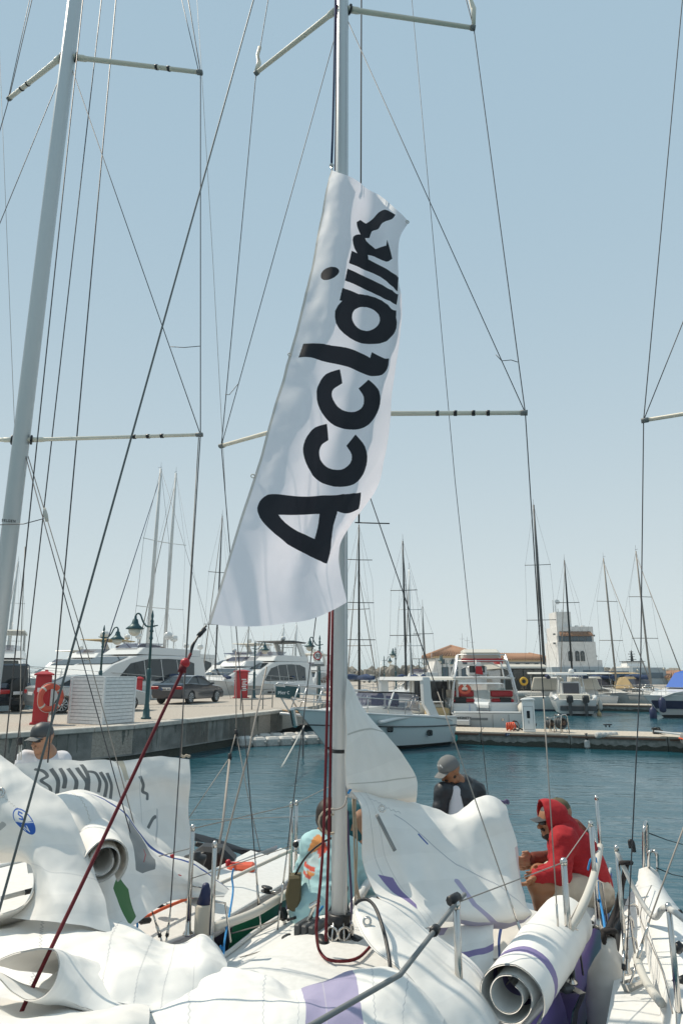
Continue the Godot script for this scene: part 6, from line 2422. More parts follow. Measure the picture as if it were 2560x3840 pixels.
	for q in [[-0.98, -0.72, "black"], [-1.75, -0.985, "green"]]:
		var sp := ST()
		var a1 := []
		var a2 := []
		for i in 7:
			var f := lerpf(q[0], q[1], i / 6.0)
			var h := curve_at([[-2.4, 0.9], [-1.6, 1.08], [-0.8, 1.13], [0.2, 0.95], [1.2, 0.66], [2.0, 0.34], [2.6, 0.02]], f)
			a1.append(m + BOW * f + RGT * (h + 0.018) + V(0, 1.01, 0))
			a2.append(m + BOW * (f + 0.03) + RGT * (h - h * 0.06 + 0.020) + V(0, 0.58, 0))
		loft(sp, [a1, a2], false, false)
		obj("hull_stripe", sp, q[2], t)
	mp = V(-2.12, 1.05, -4.25)
	mt = mp.lerp(V(-2.074,7.614,-4.25), 1.7)
	md = (mt - mp).normalized()
	s = ST()
	tube(s, [mp, mp.lerp(mt, 0.5), mt], 0.056, 20, 0.92)
	obj("mast", s, "mast_silver", t)
	words("SELDEN", 0.022, "dark_grey", t, V(-2.08,3.437,-4.17), Basis(V(0, 1, 0), 0.45))
	var tr := V(-1.039,6.824,-4.15)
	var tl := V(-2.775,7.184,-4.75)
	var br := V(-.904,3.999,-4.15)
	var bl := V(-3.152,4.185,-4.75)
	ml = mp + md * ((br.y - mp.y) / md.y)
	mu = mp + md * ((V(-2.045,7.068,-4.25).y - mp.y) / md.y)
	spreader(t, mu + V(0.05, 0, 0), tr, 0.021, [0.66, 0.755])
	spreader(t, mu + V(-0.05, 0, 0), tl, 0.021, [0.62, 0.74])
	spreader(t, ml + V(0.05, 0, 0), br, 0.017, [0.62, 0.70, 0.78])
	spreader(t, ml + V(-0.05, 0, 0), bl, 0.017, [])
	cr = V(-.92,1.12,-4.007)
	cr2 = V(-.934,1.12,-4.007)
	wire(t, [mt, tr, br, V(-.915,1.252,-4.05)])
	turnbuckle(t, V(-.915,1.252,-4.05), cr)
	wire(t, [mt, tl, bl])
	wire(t, [mu, br], 0.003)
	wire(t, [ml, V(-.993,1.267,-4)], 0.0033)
	turnbuckle(t, V(-.993,1.267,-4), cr2)
	wire(t, [mu, bl], 0.003)
	wire(t, [V(-1.137,4.626,-4.17),V(-1.046,4.615,-4.16),V(-.938,4.62,-4.15)], 0.0025, "black", "lashing")
	wire(t, [V(-2.098,3.396,-4.1),V(-1.951,3.401,-4.1),V(-1.831,3.435,-4.1)], 0.003, "wire", "lashing")
	s = ST()
	tube(s, [V(-1.878,3.527,-4.2),V(-1.867,3.483,-4.2),V(-1.853,3.44,-4.2)], [0.008, 0.014, 0.01], 6)
	obj("chafe_tape", s, "rope_white", t)
	wire(t, [V(-1.894,7.461,-4),V(-1.867,2.04,-4)], 0.004, "wire", "halyard")
	wire(t, [V(-1.888,7.833,-4.3),V(-1.939,2.005,-4.3)], 0.004, "wire", "halyard")
	wire(t, [V(-1.9,8.205,-4.6),V(-1.868,1.955,-4.6)], 0.005, "wire", "halyard")
	wire(t, [V(-2.843,8.702,-5),V(-2.93,7.402,-5)], 0.003, "wire")
	wire(t, [V(-3.186,8.165,-5.2),V(-2.889,6.158,-5.2),V(-2.601,4.221,-5.2)], 0.002, "wire_pale", "halyard")
	wire(t, [V(-1.341,8.702,-5),V(-1.225,7.543,-5),V(-1.054,5.768,-5),V(-.917,4.263,-5),V(-.863,3.671,-5)], 0.002, "wire_pale", "halyard")
	wire(t, [V(-1.296,7.833,-4.3),V(-1.067,6.893,-4.2)], 0.003, "wire")
	wire(t, [V(-1.238,7.833,-4.3),V(-1.064,6.953,-4.2)], 0.003, "wire")
	wire(t, [V(-2.111,4.016,-4.3),V(-1.563,2.628,-4.3),V(-1.076,1.381,-4.2)], 0.0033, "wire_pale")
	wire(t, [V(-.911,2.057,-4.1),V(-.915,2.425,-4.1),V(-.915,3.981,-4.15)], 0.0035, "wire_pale")
	# backstay bridle and sheet tackles behind
	wire(t, [V(-1.059,2.735,-7),V(-1.029,1.967,-7)], 0.005, "wire_pale", "backstay")
	wire(t, [V(-1.029,1.954,-7),V(-1.067,1.742,-6.9)], 0.006, "wire_pale", "backstay")
	wire(t, [V(-1.029,1.954,-7),V(-.897,1.443,-6.9),V(-.683,0.827,-6.6)], 0.004, "wire_pale", "backstay")
	wire(t, [V(-1.067,1.73,-6.9),V(-1.387,1.22,-6.6)], 0.004, "wire_pale", "backstay")
	wire(t, [V(-1.067,1.73,-6.9),V(-1.063,1.176,-6.6),V(-1.077,0.841,-6.3)], 0.012, "wire_pale", "backstay")
	wire(t, [V(-.576,2.56,-5.4),V(-.687,1.927,-5.3),V(-.822,1.318,-5.2),V(-.863,0.959,-5)], 0.007, "wire_pale", "backstay")
	s = ST()
	tube(s, [V(-1.029,1.979,-7),V(-1.027,1.917,-7)], 0.02, 6)
	obj("bridle_block", s, "black", t)
	s = ST()
	tube(s, [V(-1.068,1.767,-6.9),V(-1.066,1.706,-6.9)], 0.02, 6)
	obj("bridle_block", s, "black", t)
	wire(t, [V(-2.686,1.957,-6),V(-2.768,2.792,-6),V(-2.821,3.612,-6)], 0.004, "wire_pale", "sheet_tackle")
	for q in [[V(-2.706,1.936,-6),V(-2.701,1.81,-6)], [V(-2.686,1.936,-6),V(-2.679,1.81,-6)], [V(-2.67,1.936,-6),V(-2.661,1.81,-6)]]:
		wire(t, q, 0.005, "rope_white", "sheet_tackle")
	s = ST()
	tube(s, [V(-2.692,1.989,-6),V(-2.688,1.932,-6)], 0.025, 8)
	obj("tackle_block", s, "black", t)
	# side deck gear of the left boat
	var a0 := V(-.345,1.1,-5.068)
	stanchion(t, a0, 0.53)
	var a1 := V(-.326,1.1,-5.317)
	stanchion(t, a1, 0.5, 0.011, false)
	var a2 := V(-.843,1.11,-4.188)
	stanchion(t, a2, 0.55)
	var a3 := V(-.694,1.08,-4.068)
	stanchion(t, a3, 0.52)
	wire(t, [a2 + V(0, 0.54, 0), a0 + V(0, 0.52, 0), a1 + V(0.3, 0.52, -0.8)], 0.003, "wire_pale", "lifeline")
	wire(t, [a2 + V(0, 0.28, 0), a0 + V(0, 0.26, 0)], 0.003, "wire_pale", "lifeline")
	wire(t, [V(-1.294,1.499,-3.9),V(-1.024,1.504,-4.2),V(-.886,1.5,-4.4)], 0.003, "wire_pale", "lifeline")
	wire(t, [V(-1.472,1.154,-7),V(-.762,1.171,-7),V(-.156,1.269,-6.6)], 0.003, "wire_pale", "lifeline")
	s = ST()
	tube(s, crv([V(-.718,1.12,-4.267),V(-.615,1.12,-4.378),V(-.51,1.12,-4.524),V(-.418,1.12,-4.731),V(-.339,1.12,-4.91),V(-.294,1.14,-5.011)], 5), 0.026, 8)
	obj("padded_lifeline", s, "rope_white", t)
	s = ST()
	tube(s, crv([V(-.934,1.2,-4.547),V(-.741,1.25,-4.633),V(-.548,1.3,-4.795),V(-.34,1.35,-4.988)], 5), 0.011, 6)
	obj("sheet_rope", s, "rope_white", t)
	pulley(t, V(-.492,1.12,-4.949), V(0.7, -0.1, 0.3), 0.032)
	pulley(t, V(-1.079,1.17,-4.491), V(0.7, -0.1, -0.2), 0.03)
	winch(t, V(-.945,1.15,-4.819), 1.25)
	s = ST()
	tube(s, crv([V(-1.172,1.17,-4.124),V(-1.091,1.17,-4.306),V(-1.012,1.17,-4.477),V(-.85,1.16,-4.795)], 4), 0.009, 6)
	obj("control_line", s, "rope_orange", t)
	s = ST(true)
	box(s, V(-1.081,1.18,-4.184), V(0.07, 0.03, 0.03), 0.01, Basis(V(0, 1, 0), 0.5))
	obj("cam_cleat", s, "black", t)
	# ---- right boat
	t = thing("racing_sailboat", "right racing sailboat with plain white deck, cut by the picture edge", "sailboat")
	var dl := [V(2.211,1.02,-5.58),V(1.875,1,-5.022),V(1.586,0.99,-4.365),V(1.357,0.98,-3.877),V(1.168,0.97,-3.477),V(0.942,0.97,-3.001)]
	var dr := [V(2.367,1.02,-5.553),V(2.101,1,-4.817),V(2.004,0.99,-4.326),V(1.977,0.98,-3.877),V(1.975,0.97,-3.477),V(2.024,0.97,-3.001)]
	s = ST()
	var hs := ST()
	var dlc := crv(dl, 4)
	var drc := crv(dr, 4)
	var rings := []
	var ol := []
	var orr := []
	for i in dlc.size():
		var row := []
		for k in 7:
			var u := k / 6.0
			var p: Vector3 = dlc[i].lerp(drc[i], u)
			row.append(p + V(0, 0.05 * sin(u * PI), 0))
		rings.append(row)
		var mid: Vector3 = (dlc[i] + drc[i]) * 0.5
		var iw: Vector3 = (mid - dlc[i]) * 0.22
		ol.append([dlc[i], dlc[i] - V(0, 0.4, 0) + iw * 0.3, dlc[i] * V(1, 0, 1) + iw - V(0, 0.1, 0)])
		orr.append([drc[i], drc[i] - V(0, 0.4, 0) - iw * 0.3, drc[i] * V(1, 0, 1) - iw - V(0, 0.1, 0)])
	loft(s, rings, false, false)
	obj("deck", s, "deck_white", t)
	loft(hs, ol, false, false)
	loft(hs, orr, false, false)
	for k in 2:
		quad(hs, ol[0][k], ol[0][k + 1], orr[0][k + 1], orr[0][k])
	obj("hull", hs, "gelcoat", t)
	# raised trunk with bevelled sides
	s = ST()
	var lo := []
	var hi := []
	for i in dlc.size():
		var l: Vector3 = dlc[i]
		var r: Vector3 = drc[i]
		var rise := 0.20 * smoothstep(0, 1, i / 3.0)
		lo.append([l.lerp(r, 0.30), l.lerp(r, 0.36) + V(0, rise, 0), l.lerp(r, 0.6) + V(0, rise + 0.03, 0), l.lerp(r, 0.84) + V(0, rise, 0), l.lerp(r, 0.92)])
	loft(s, lo, false, false)
	for k in 3:
		tri(s, lo[0][0], lo[0][k + 1], lo[0][k + 2])
	obj("coachroof", s, "deck_white", t)
	var q1 := V(1.473,1,-3.981)
	stanchion(t, q1, 0.60, 0.011)
	var q2 := V(1.366,1.1,-3.16)
	stanchion(t, q2, 0.46, 0.012, false)
	s = ST()
	tube(s, crv([q1 + V(0.0, 0.58, 0), V(1.527,1.398,-3.9), V(1.531,1.342,-3.72), q2 + V(0, 0.45, 0), q2 + V(0.1, 0.36, 0.15)], 5), 0.013, 8)
	obj("padded_lifeline", s, "cube_grey", t)
	s = ST()
	tube(s, crv([V(1.439,1.156,-3.75),V(1.406,1.132,-3.6),V(1.402,1.107,-3.5),V(1.396,1.103,-3.4)], 4), 0.02, 8)
	obj("padded_lifeline", s, "rope_white", t)
	s = ST()
	tube(s, [V(1.532,1.295,-3.5), V(1.542,1.283,-3.48)], 0.026, 7)
	obj("rail_joint", s, "black", t)
	s = ST()
	tube(s, [V(1.481,1.158,-3.45),V(1.508,1.196,-3.4)], 0.018, 7)
	obj("rail_joint", s, "black", t)
	s = ST()
	tube(s, crv([V(2.144,1.1,-5.317), V(1.978,1.446,-4.85), V(1.995,1.543,-4.85), V(2.029,1.524,-4.9), V(2.015,1.354,-4.9)], 4), 0.011, 7)
	tube(s, crv([V(2.146,1.15,-5.224), V(1.959,1.381,-4.75), V(1.989,1.405,-4.75), V(2.013,1.374,-4.75), V(2.272,1.1,-5.384)], 4), 0.011, 7)
	obj("pushpit", s, "steel", t)
	s = ST()
	tube(s, crv([V(1.752,1.477,-4.5),V(1.75,1.515,-4.5),V(1.766,1.51,-4.5),V(1.77,1.455,-4.5)], 4), 0.012, 6)
	obj("crook_handle", s, "black", t)
	wire(t, [V(2.038,1.476,-4.9),V(2.637,1.196,-6),V(3.248,0.932,-7)], 0.004, "black", "mooring_line")
	wire(t, [V(2.023,1.291,-4.8),V(2.475,1.044,-5.6),V(2.986,0.789,-6.5)], 0.004, "black", "mooring_line")
	var sl := V(1.853,4.019,-3.95)
	spreader(t, sl + V(1.0, 0.02, 0.5), sl, 0.019, [])
	wire(t, [V(2.85, 10.6, -3.4), V(2.335,7.089,-3.7), sl, V(1.643,2.543,-3.85), V(1.401,1.08,-3.8)], 0.0035)
	wire(t, [V(2.003,4.539,-3.6), sl], 0.003)
	wire(t, [V(1.683,1.802,-3.6),V(1.56,1.454,-3.7),V(1.503,1.318,-3.72),V(1.44,1.156,-3.75)], 0.004, "wire_pale")
	turnbuckle(t, V(1.503,1.318,-3.72), V(1.38,1.061,-3.7))
	turnbuckle(t, V(1.426,1.228,-3.85), V(1.364,1.041,-3.75))
	s = ST(true)
	side(s, [[-0.08, 0.02], [0.08, 0.02], [0.03, -0.06], [-0.01, -0.12]], 0.02, 0.006, V(1.436,1.02,-3.804), Basis(V(0, 1, 0), 0.5))
	obj("chainplate", s, "steel", t)
	for p in [V(1.801,1.04,-4.737),V(1.573,1.03,-4.211),V(1.689,1.03,-4.536)]:
		s = ST()
		tube(s, crv([p, p + V(0, 0.05, 0), p + V(0.03, 0.06, 0), p + V(0.05, 0.04, 0), p + V(0.05, 0, 0)], 3), 0.006, 5)
		obj("eye_strap", s, "steel", t)
	wire(t, crv([V(1.887,1.25,-4.578),V(1.656,1.22,-4.196),V(1.571,1.2,-3.935),V(1.467,1.18,-3.532),V(1.355,1.15,-3.197)], 4), 0.003, "wire_pale", "control_line")
	wire(t, [V(1.822,1.04,-4.914),V(2.002,1.08,-4.729)], 0.002, "mid_grey", "control_line")
	s = ST()
	tube(s, crv([V(1.904,1.2,-4.261),V(1.993,1.1,-4.496),V(1.882,1.15,-4.207),V(1.916,1.2,-4.217)], 4), 0.015, 6)
	obj("rope_tail", s, "black", t)

func sail_print(k: String, img: Image, back := 0.45) -> StandardMaterial3D:
	var m := print_mat(k, img, 0.62)
	m.backlight_enabled = true
	m.backlight = Color(back, back * 0.95, back * 0.86)
	return m

func cloth_base(w: int, h: int, sd: int) -> Image:
	# woven white cloth with faint panel tone and soiling
	var img := blank(w, h, Color.WHITE)
	var n := FastNoiseLite.new()
	n.seed = sd
	n.frequency = 0.012
	n.fractal_octaves = 4
	for y in h:
		for x in w:
			var f := 0.5 + 0.5 * n.get_noise_2d(x, y)
			var pan := 1.0 if int(y / 90.0 + x / 400.0) % 2 else 0.955
			img.set_pixel(x, y, lin(lerpf(0.77, 0.85, f) * pan, lerpf(0.755, 0.835, f) * pan, lerpf(0.72, 0.80, f) * pan))
	return img

func seam(img: Image, a: Vector2, b: Vector2, zig := 3.0, col := Color(0.62, 0.61, 0.58)):
	var n := int(a.distance_to(b) / (zig * 2.0)) + 1
	var d := (b - a).normalized()
	var o := Vector2(-d.y, d.x) * zig
	var pts := []
	for i in n + 1:
		pts.append(a.lerp(b, float(i) / n) + (o if i % 2 else -o))
	stroke(img, pts, 0.8, col)

func cloth(called: String, label: String, rows: Array, nu: int, nv: int, amp: float, freq: float, sd: int, m, thick := 0.004) -> MeshInstance3D:
	var o := obj(called, sheet(rows, nu, nv, amp, freq, sd, thick), m)
	tag(o, label, "sail", "white sails lying and hanging on the boats")
	return o

func roll(called: String, label: String, a: Vector3, b: Vector3, r0: float, r1: float, r_in: float, turns: float, m, squash := 0.9) -> MeshInstance3D:
	var ax := (b - a).normalized()
	var sx := ax.cross(V(0, 1, 0)).normalized()
	var up := sx.cross(ax)
	var rows := []
	for j in 9:
		var f := j / 8.0
		var R := lerpf(r0, r1, f)
		var row := []
		for i in 73:
			var q := i / 72.0
			var th := q * turns * TAU - 0.9
			var rr := lerpf(R, r_in, pow(q, 0.8)) * (1.0 + 0.05 * sin(th * 2.0 + f * 3.0))
			row.append(a.lerp(b, f) + sx * cos(th) * rr + up * sin(th) * rr * squash)
		rows.append(row)
	var o := obj(called, sheet(rows, 1, 3, 0.012, 3.0, 8, 0.006), m)
	tag(o, label, "sail", "white sails lying and hanging on the boats")
	return o

func sails():
	var violet := lin(0.22, 0.18, 0.36)
	var greyp := lin(0.13, 0.14, 0.14)
	# upper piece of the mainsail behind the mast
	var img := cloth_base(384, 384, 1)
	seam(img, Vector2(20, 300), Vector2(380, 250), 1.5)
	seam(img, Vector2(20, 150), Vector2(380, 120), 1.5)
	cloth("mainsail_head", "white sail corner rising to a point behind the middle mast", [
		[V(0.031,2.485,-4.084),V(0.04,2.477,-4.1),V(0.05,2.47,-4.116),V(0.06,2.454,-4.141)],
		[V(0.024,2.366,-4.059),V(0.059,2.357,-4.1),V(0.093,2.341,-4.125),V(0.129,2.309,-4.182)],
		[V(0.024,2.221,-4.034),V(0.092,2.218,-4.084),V(0.17,2.199,-4.141),V(0.267,2.156,-4.223)],
		[V(0.024,2.08,-4.018),V(0.137,2.071,-4.1),V(0.248,2.048,-4.182),V(0.382,2.012,-4.305)],
		[V(0.027,1.968,-4.018),V(0.151,1.95,-4.1),V(0.295,1.926,-4.223),V(0.459,1.889,-4.387)],
		[V(0.03,1.889,-4.034),V(0.15,1.865,-4.1),V(0.293,1.817,-4.223),V(0.459,1.806,-4.387)],
		[V(0.033,1.851,-4.1),V(0.153,1.802,-4.182),V(0.301,1.76,-4.346),V(0.46,1.732,-4.51)]], 14, 12, 0.02, 2.0, 3, sail_print("sail_head", img))
	# mainsail draped over the boom
	img = cloth_base(640, 512, 2)
	stroke(img, v2([60, 0, 70, 250, 110, 512]), 1.2, lin(0.5, 0.5, 0.48))
	stroke(img, v2([95, 0, 108, 250, 150, 512]), 1.0, lin(0.55, 0.54, 0.52))
	seam(img, Vector2(90, 40), Vector2(190, 70), 3.5, lin(0.4, 0.4, 0.39))
	seam(img, Vector2(170, 80), Vector2(330, 240), 1.0, lin(0.3, 0.32, 0.36))
	seam(img, Vector2(330, 240), Vector2(600, 380), 1.5, lin(0.3, 0.32, 0.36))
	stroke(img, v2([232, 150, 252, 180]), 3.0, lin(0.02, 0.06, 0.3))
	fillp(img, v2([60, 300, 110, 310, 120, 400, 100, 420]), violet)
	stroke(img, v2([320, 300, 360, 380, 420, 440, 470, 480]), 9.0, lin(0.40, 0.37, 0.52))
	fillp(img, v2([270, 470, 420, 440, 560, 470, 620, 440, 639, 512, 270, 512]), lin(0.45, 0.42, 0.55))
	fillp(img, v2([604, 190, 625, 260, 640, 350, 640, 180]), lin(0.62, 0.50, 0.50))
	cloth("draped_mainsail", "large white mainsail draped over the boom right of the middle mast", [
		[V(0.056,1.862,-4.059),V(0.127,1.851,-4.1),V(0.311,1.796,-4.264),V(0.526,1.717,-4.51),V(0.696,1.644,-4.674),V(0.916,1.696,-4.92),V(1.041,1.686,-5.002),V(1.13,1.631,-5.084)],
		[V(0.104,1.8,-3.952),V(0.175,1.789,-4.018),V(0.331,1.732,-4.141),V(0.52,1.665,-4.346),V(0.703,1.618,-4.51),V(0.875,1.648,-4.633),V(1.019,1.61,-4.756),V(1.106,1.562,-4.879)],
		[V(0.116,1.704,-3.903),V(0.194,1.69,-3.969),V(0.341,1.647,-4.018),V(0.519,1.577,-4.182),V(0.703,1.527,-4.346),V(0.878,1.52,-4.51),V(1.027,1.484,-4.674),V(1.114,1.442,-4.797)],
		[V(0.12,1.565,-3.887),V(0.211,1.554,-3.936),V(0.351,1.538,-3.92),V(0.529,1.484,-4.059),V(0.716,1.422,-4.223),V(0.884,1.373,-4.387),V(1.014,1.349,-4.51),V(1.108,1.292,-4.674)],
		[V(0.163,1.457,-3.821),V(0.267,1.442,-3.854),V(0.388,1.434,-3.838),V(0.537,1.394,-3.936),V(0.711,1.34,-4.059),V(0.876,1.286,-4.198),V(1.007,1.244,-4.346),V(1.092,1.179,-4.469)],
		[V(0.247,1.386,-3.69),V(0.368,1.362,-3.731),V(0.452,1.349,-3.772),V(0.559,1.319,-3.87),V(0.707,1.268,-3.977),V(0.865,1.217,-4.1),V(1.006,1.186,-4.264),V(1.097,1.155,-4.387)],
		[V(0.358,1.306,-3.649),V(0.414,1.304,-3.69),V(0.477,1.301,-3.772),V(0.581,1.259,-3.936),V(0.726,1.195,-4.059),V(0.887,1.145,-4.182),V(1.013,1.132,-4.305),V(1.09,1.114,-4.428)]], 14, 14, 0.035, 1.7, 12, sail_print("sail_main", img))
	# folded tack with its eyelet
	img = cloth_base(384, 640, 3)
	seam(img, Vector2(330, 60), Vector2(350, 620), 2.0)
	stroke(img, v2([20, 20, 15, 300, 20, 630]), 4.0, lin(0.45, 0.44, 0.42))
	cloth("folded_tack", "white sail tack with steel eyelet folded beside the mast foot", [
		[V(0.055,1.427,-3.526),V(0.069,1.451,-3.542),V(0.097,1.452,-3.592),V(0.136,1.436,-3.69),V(0.177,1.392,-3.854),V(0.208,1.314,-4.059)],
		[V(0.068,1.406,-3.46),V(0.1,1.422,-3.46),V(0.148,1.429,-3.51),V(0.21,1.422,-3.608),V(0.264,1.383,-3.772),V(0.298,1.287,-4.018)],
		[V(0.096,1.374,-3.362),V(0.144,1.389,-3.362),V(0.204,1.395,-3.428),V(0.286,1.38,-3.542),V(0.354,1.338,-3.731),V(0.401,1.256,-3.936)],
		[V(0.146,1.343,-3.28),V(0.2,1.355,-3.28),V(0.269,1.353,-3.346),V(0.353,1.327,-3.485),V(0.422,1.295,-3.649),V(0.48,1.229,-3.813)],
		[V(0.216,1.322,-3.198),V(0.279,1.326,-3.214),V(0.355,1.314,-3.296),V(0.426,1.291,-3.403),V(0.497,1.255,-3.567),V(0.553,1.212,-3.69)],
		[V(0.285,1.288,-3.116),V(0.353,1.28,-3.149),V(0.436,1.26,-3.239),V(0.509,1.239,-3.346),V(0.567,1.208,-3.485),V(0.625,1.174,-3.608)],
		[V(0.332,1.237,-3.034),V(0.422,1.217,-3.083),V(0.508,1.195,-3.157),V(0.582,1.171,-3.264),V(0.632,1.135,-3.403),V(0.68,1.107,-3.526)],
		[V(0.361,1.192,-2.952),V(0.451,1.154,-3.018),V(0.548,1.127,-3.1),V(0.621,1.102,-3.198),V(0.668,1.068,-3.321),V(0.706,1.036,-3.444)]], 12, 12, 0.02, 2.0, 6, sail_print("sail_tack", img, 0.3))
	# hanging fold with violet bands
	img = cloth_base(384, 512, 4)
	stroke(img, v2([60, 170, 200, 190, 290, 170, 384, 150]), 17.0, violet)
	fillp(img, v2([0, 0, 150, 0, 120, 60, 0, 90]), lin(0.30, 0.27, 0.40))
	cloth("hanging_fold", "white sail fold with violet bands hanging below the draped mainsail", [
		[V(0.382,1.238,-3.895),V(0.497,1.237,-3.936),V(0.614,1.224,-3.977),V(0.733,1.204,-4.018),V(0.809,1.198,-4.059)],
		[V(0.388,1.183,-3.772),V(0.489,1.184,-3.788),V(0.605,1.173,-3.854),V(0.702,1.167,-3.87),V(0.773,1.156,-3.92)],
		[V(0.391,1.125,-3.649),V(0.48,1.131,-3.649),V(0.575,1.121,-3.69),V(0.661,1.115,-3.706),V(0.735,1.09,-3.772)],
		[V(0.412,1.075,-3.526),V(0.484,1.059,-3.526),V(0.559,1.047,-3.542),V(0.623,1.026,-3.567),V(0.685,0.987,-3.608)],
		[V(0.417,1.002,-3.403),V(0.486,0.992,-3.403),V(0.559,0.971,-3.428),V(0.619,0.954,-3.444),V(0.674,0.925,-3.485)]], 14, 14, 0.03, 2.2, 9, sail_print("sail_fold", img))
	# rolled sail on the side deck
	img = cloth_base(1024, 384, 5)
	img.fill_rect(Rect2i(0, 60, 1024, 22), violet)
	roll("rolled_sail", "rolled white sail with violet stripe lying along the side deck", V(0.709,1.17,-3.303), V(1.265,1.16,-4.281), 0.165, 0.15, 0.06, 2.3, sail_print("sail_roll", img, 0.2))
	img = cloth_base(256, 256, 15)
	stroke(img, v2([90, 0, 70, 256]), 8.0, lin(0.02, 0.05, 0.2))
	cloth("flat_sail_strip", "white sail strip with navy stripe lying behind the rolled sail", [
		[V(0.873,1.096,-4.51),V(1.036,1.099,-4.592),V(1.202,1.067,-4.674)],
		[V(0.82,1.065,-4.264),V(0.933,1.051,-4.305),V(1.074,1.037,-4.387)],
		[V(0.789,1.033,-4.059),V(0.883,1.018,-4.1),V(0.979,1.016,-4.141)]], 12, 12, 0.02, 2.0, 4, sail_print("sail_strip", img))
	# sails heaped on the foredeck
	img = cloth_base(1024, 256, 6)
	fillp(img, v2([515, 0, 660, 0, 672, 256, 505, 256]), lin(0.34, 0.31, 0.46))
	stroke(img, v2([590, 0, 585, 256]), 1.2, lin(0.45, 0.43, 0.5))
	for x in [130, 330, 480, 720, 850]:
		seam(img, Vector2(x, 0), Vector2(x - 15, 256), 3.0, lin(0.42, 0.44, 0.46))
	cloth("heaped_jib", "front white sail heap with violet panel along the lower picture edge", [
		[V(-.949,1.15,-3.444),V(-.749,1.181,-3.444),V(-.494,1.218,-3.403),V(-.317,1.186,-3.403),V(-.221,1.155,-3.378),V(-.117,1.161,-3.403),V(0.085,1.15,-3.526),V(0.249,1.124,-3.608),V(0.397,1.064,-3.608),V(0.493,0.99,-3.526)],
		[V(-.825,1.283,-3.075),V(-.632,1.33,-3.05),V(-.447,1.354,-3.075),V(-.287,1.324,-3.075),V(-.198,1.29,-3.034),V(-.105,1.313,-3.05),V(0.076,1.32,-3.157),V(0.224,1.294,-3.239),V(0.339,1.224,-3.28),V(0.443,1.115,-3.28)],
		[V(-.719,1.361,-2.829),V(-.57,1.4,-2.804),V(-.41,1.418,-2.829),V(-.263,1.391,-2.829),V(-.173,1.358,-2.804),V(-.088,1.369,-2.829),V(0.082,1.374,-2.952),V(0.21,1.352,-3.034),V(0.312,1.283,-3.075),V(0.399,1.188,-3.075)],
		[V(-.664,1.392,-2.624),V(-.518,1.422,-2.608),V(-.369,1.432,-2.624),V(-.243,1.416,-2.624),V(-.155,1.406,-2.591),V(-.072,1.392,-2.624),V(0.085,1.39,-2.747),V(0.194,1.357,-2.829),V(0.285,1.297,-2.87),V(0.361,1.229,-2.87)],
		[V(-.637,1.385,-2.501),V(-.485,1.41,-2.46),V(-.335,1.417,-2.46),V(-.226,1.403,-2.46),V(-.146,1.388,-2.46),V(-.068,1.37,-2.501),V(0.089,1.353,-2.624),V(0.181,1.335,-2.665),V(0.266,1.285,-2.706),V(0.338,1.238,-2.706)],
		[V(-.619,1.336,-2.419),V(-.464,1.356,-2.378),V(-.32,1.356,-2.378),V(-.216,1.349,-2.378),V(-.14,1.342,-2.378),V(-.065,1.322,-2.419),V(0.084,1.311,-2.501),V(0.171,1.292,-2.542),V(0.252,1.25,-2.583),V(0.325,1.2,-2.624)]], 16, 13, 0.028, 2.4, 21, sail_print("sail_heap", img, 0.12))
	img = cloth_base(768, 384, 7)
	for x in [150, 300, 420, 520, 640]:
		seam(img, Vector2(x, 0), Vector2(x - 60, 384), 2.5, lin(0.45, 0.45, 0.45))
	cloth("folded_jib", "rear fold of the white sail heap between the two boats", [
		[V(-1.888,1.254,-3.772),V(-1.561,1.278,-3.772),V(-1.205,1.303,-3.731),V(-1.008,1.293,-3.69),V(-.864,1.226,-3.649),V(-.743,1.263,-3.608),V(-.65,1.272,-3.649),V(-.564,1.207,-3.608)],
		[V(-1.728,1.395,-3.444),V(-1.427,1.404,-3.444),V(-1.101,1.433,-3.403),V(-.92,1.423,-3.362),V(-.789,1.372,-3.321),V(-.684,1.367,-3.321),V(-.606,1.381,-3.362),V(-.519,1.295,-3.362)],
		[V(-1.56,1.471,-3.116),V(-1.266,1.48,-3.116),V(-1.027,1.49,-3.116),V(-.861,1.461,-3.116),V(-.738,1.403,-3.116),V(-.64,1.403,-3.116),V(-.567,1.408,-3.157),V(-.486,1.324,-3.198)],
		[V(-1.448,1.466,-2.911),V(-1.155,1.475,-2.911),V(-.93,1.498,-2.87),V(-.799,1.48,-2.87),V(-.686,1.436,-2.87),V(-.595,1.416,-2.911),V(-.527,1.415,-2.952),V(-.463,1.347,-3.034)],
		[V(-1.355,1.44,-2.747),V(-1.081,1.448,-2.747),V(-.87,1.472,-2.706),V(-.757,1.472,-2.706),V(-.653,1.439,-2.706),V(-.558,1.415,-2.747),V(-.502,1.391,-2.829),V(-.451,1.35,-2.911)],
		[V(-1.284,1.408,-2.624),V(-1.025,1.416,-2.624),V(-.824,1.44,-2.583),V(-.717,1.44,-2.583),V(-.618,1.417,-2.583),V(-.529,1.392,-2.624),V(-.476,1.357,-2.706),V(-.429,1.331,-2.788)]], 14, 14, 0.03, 2.6, 31, sail_print("sail_back", img, 0.16))
	# the open mouth of a fold at the lower left
	img = cloth_base(384, 384, 8)
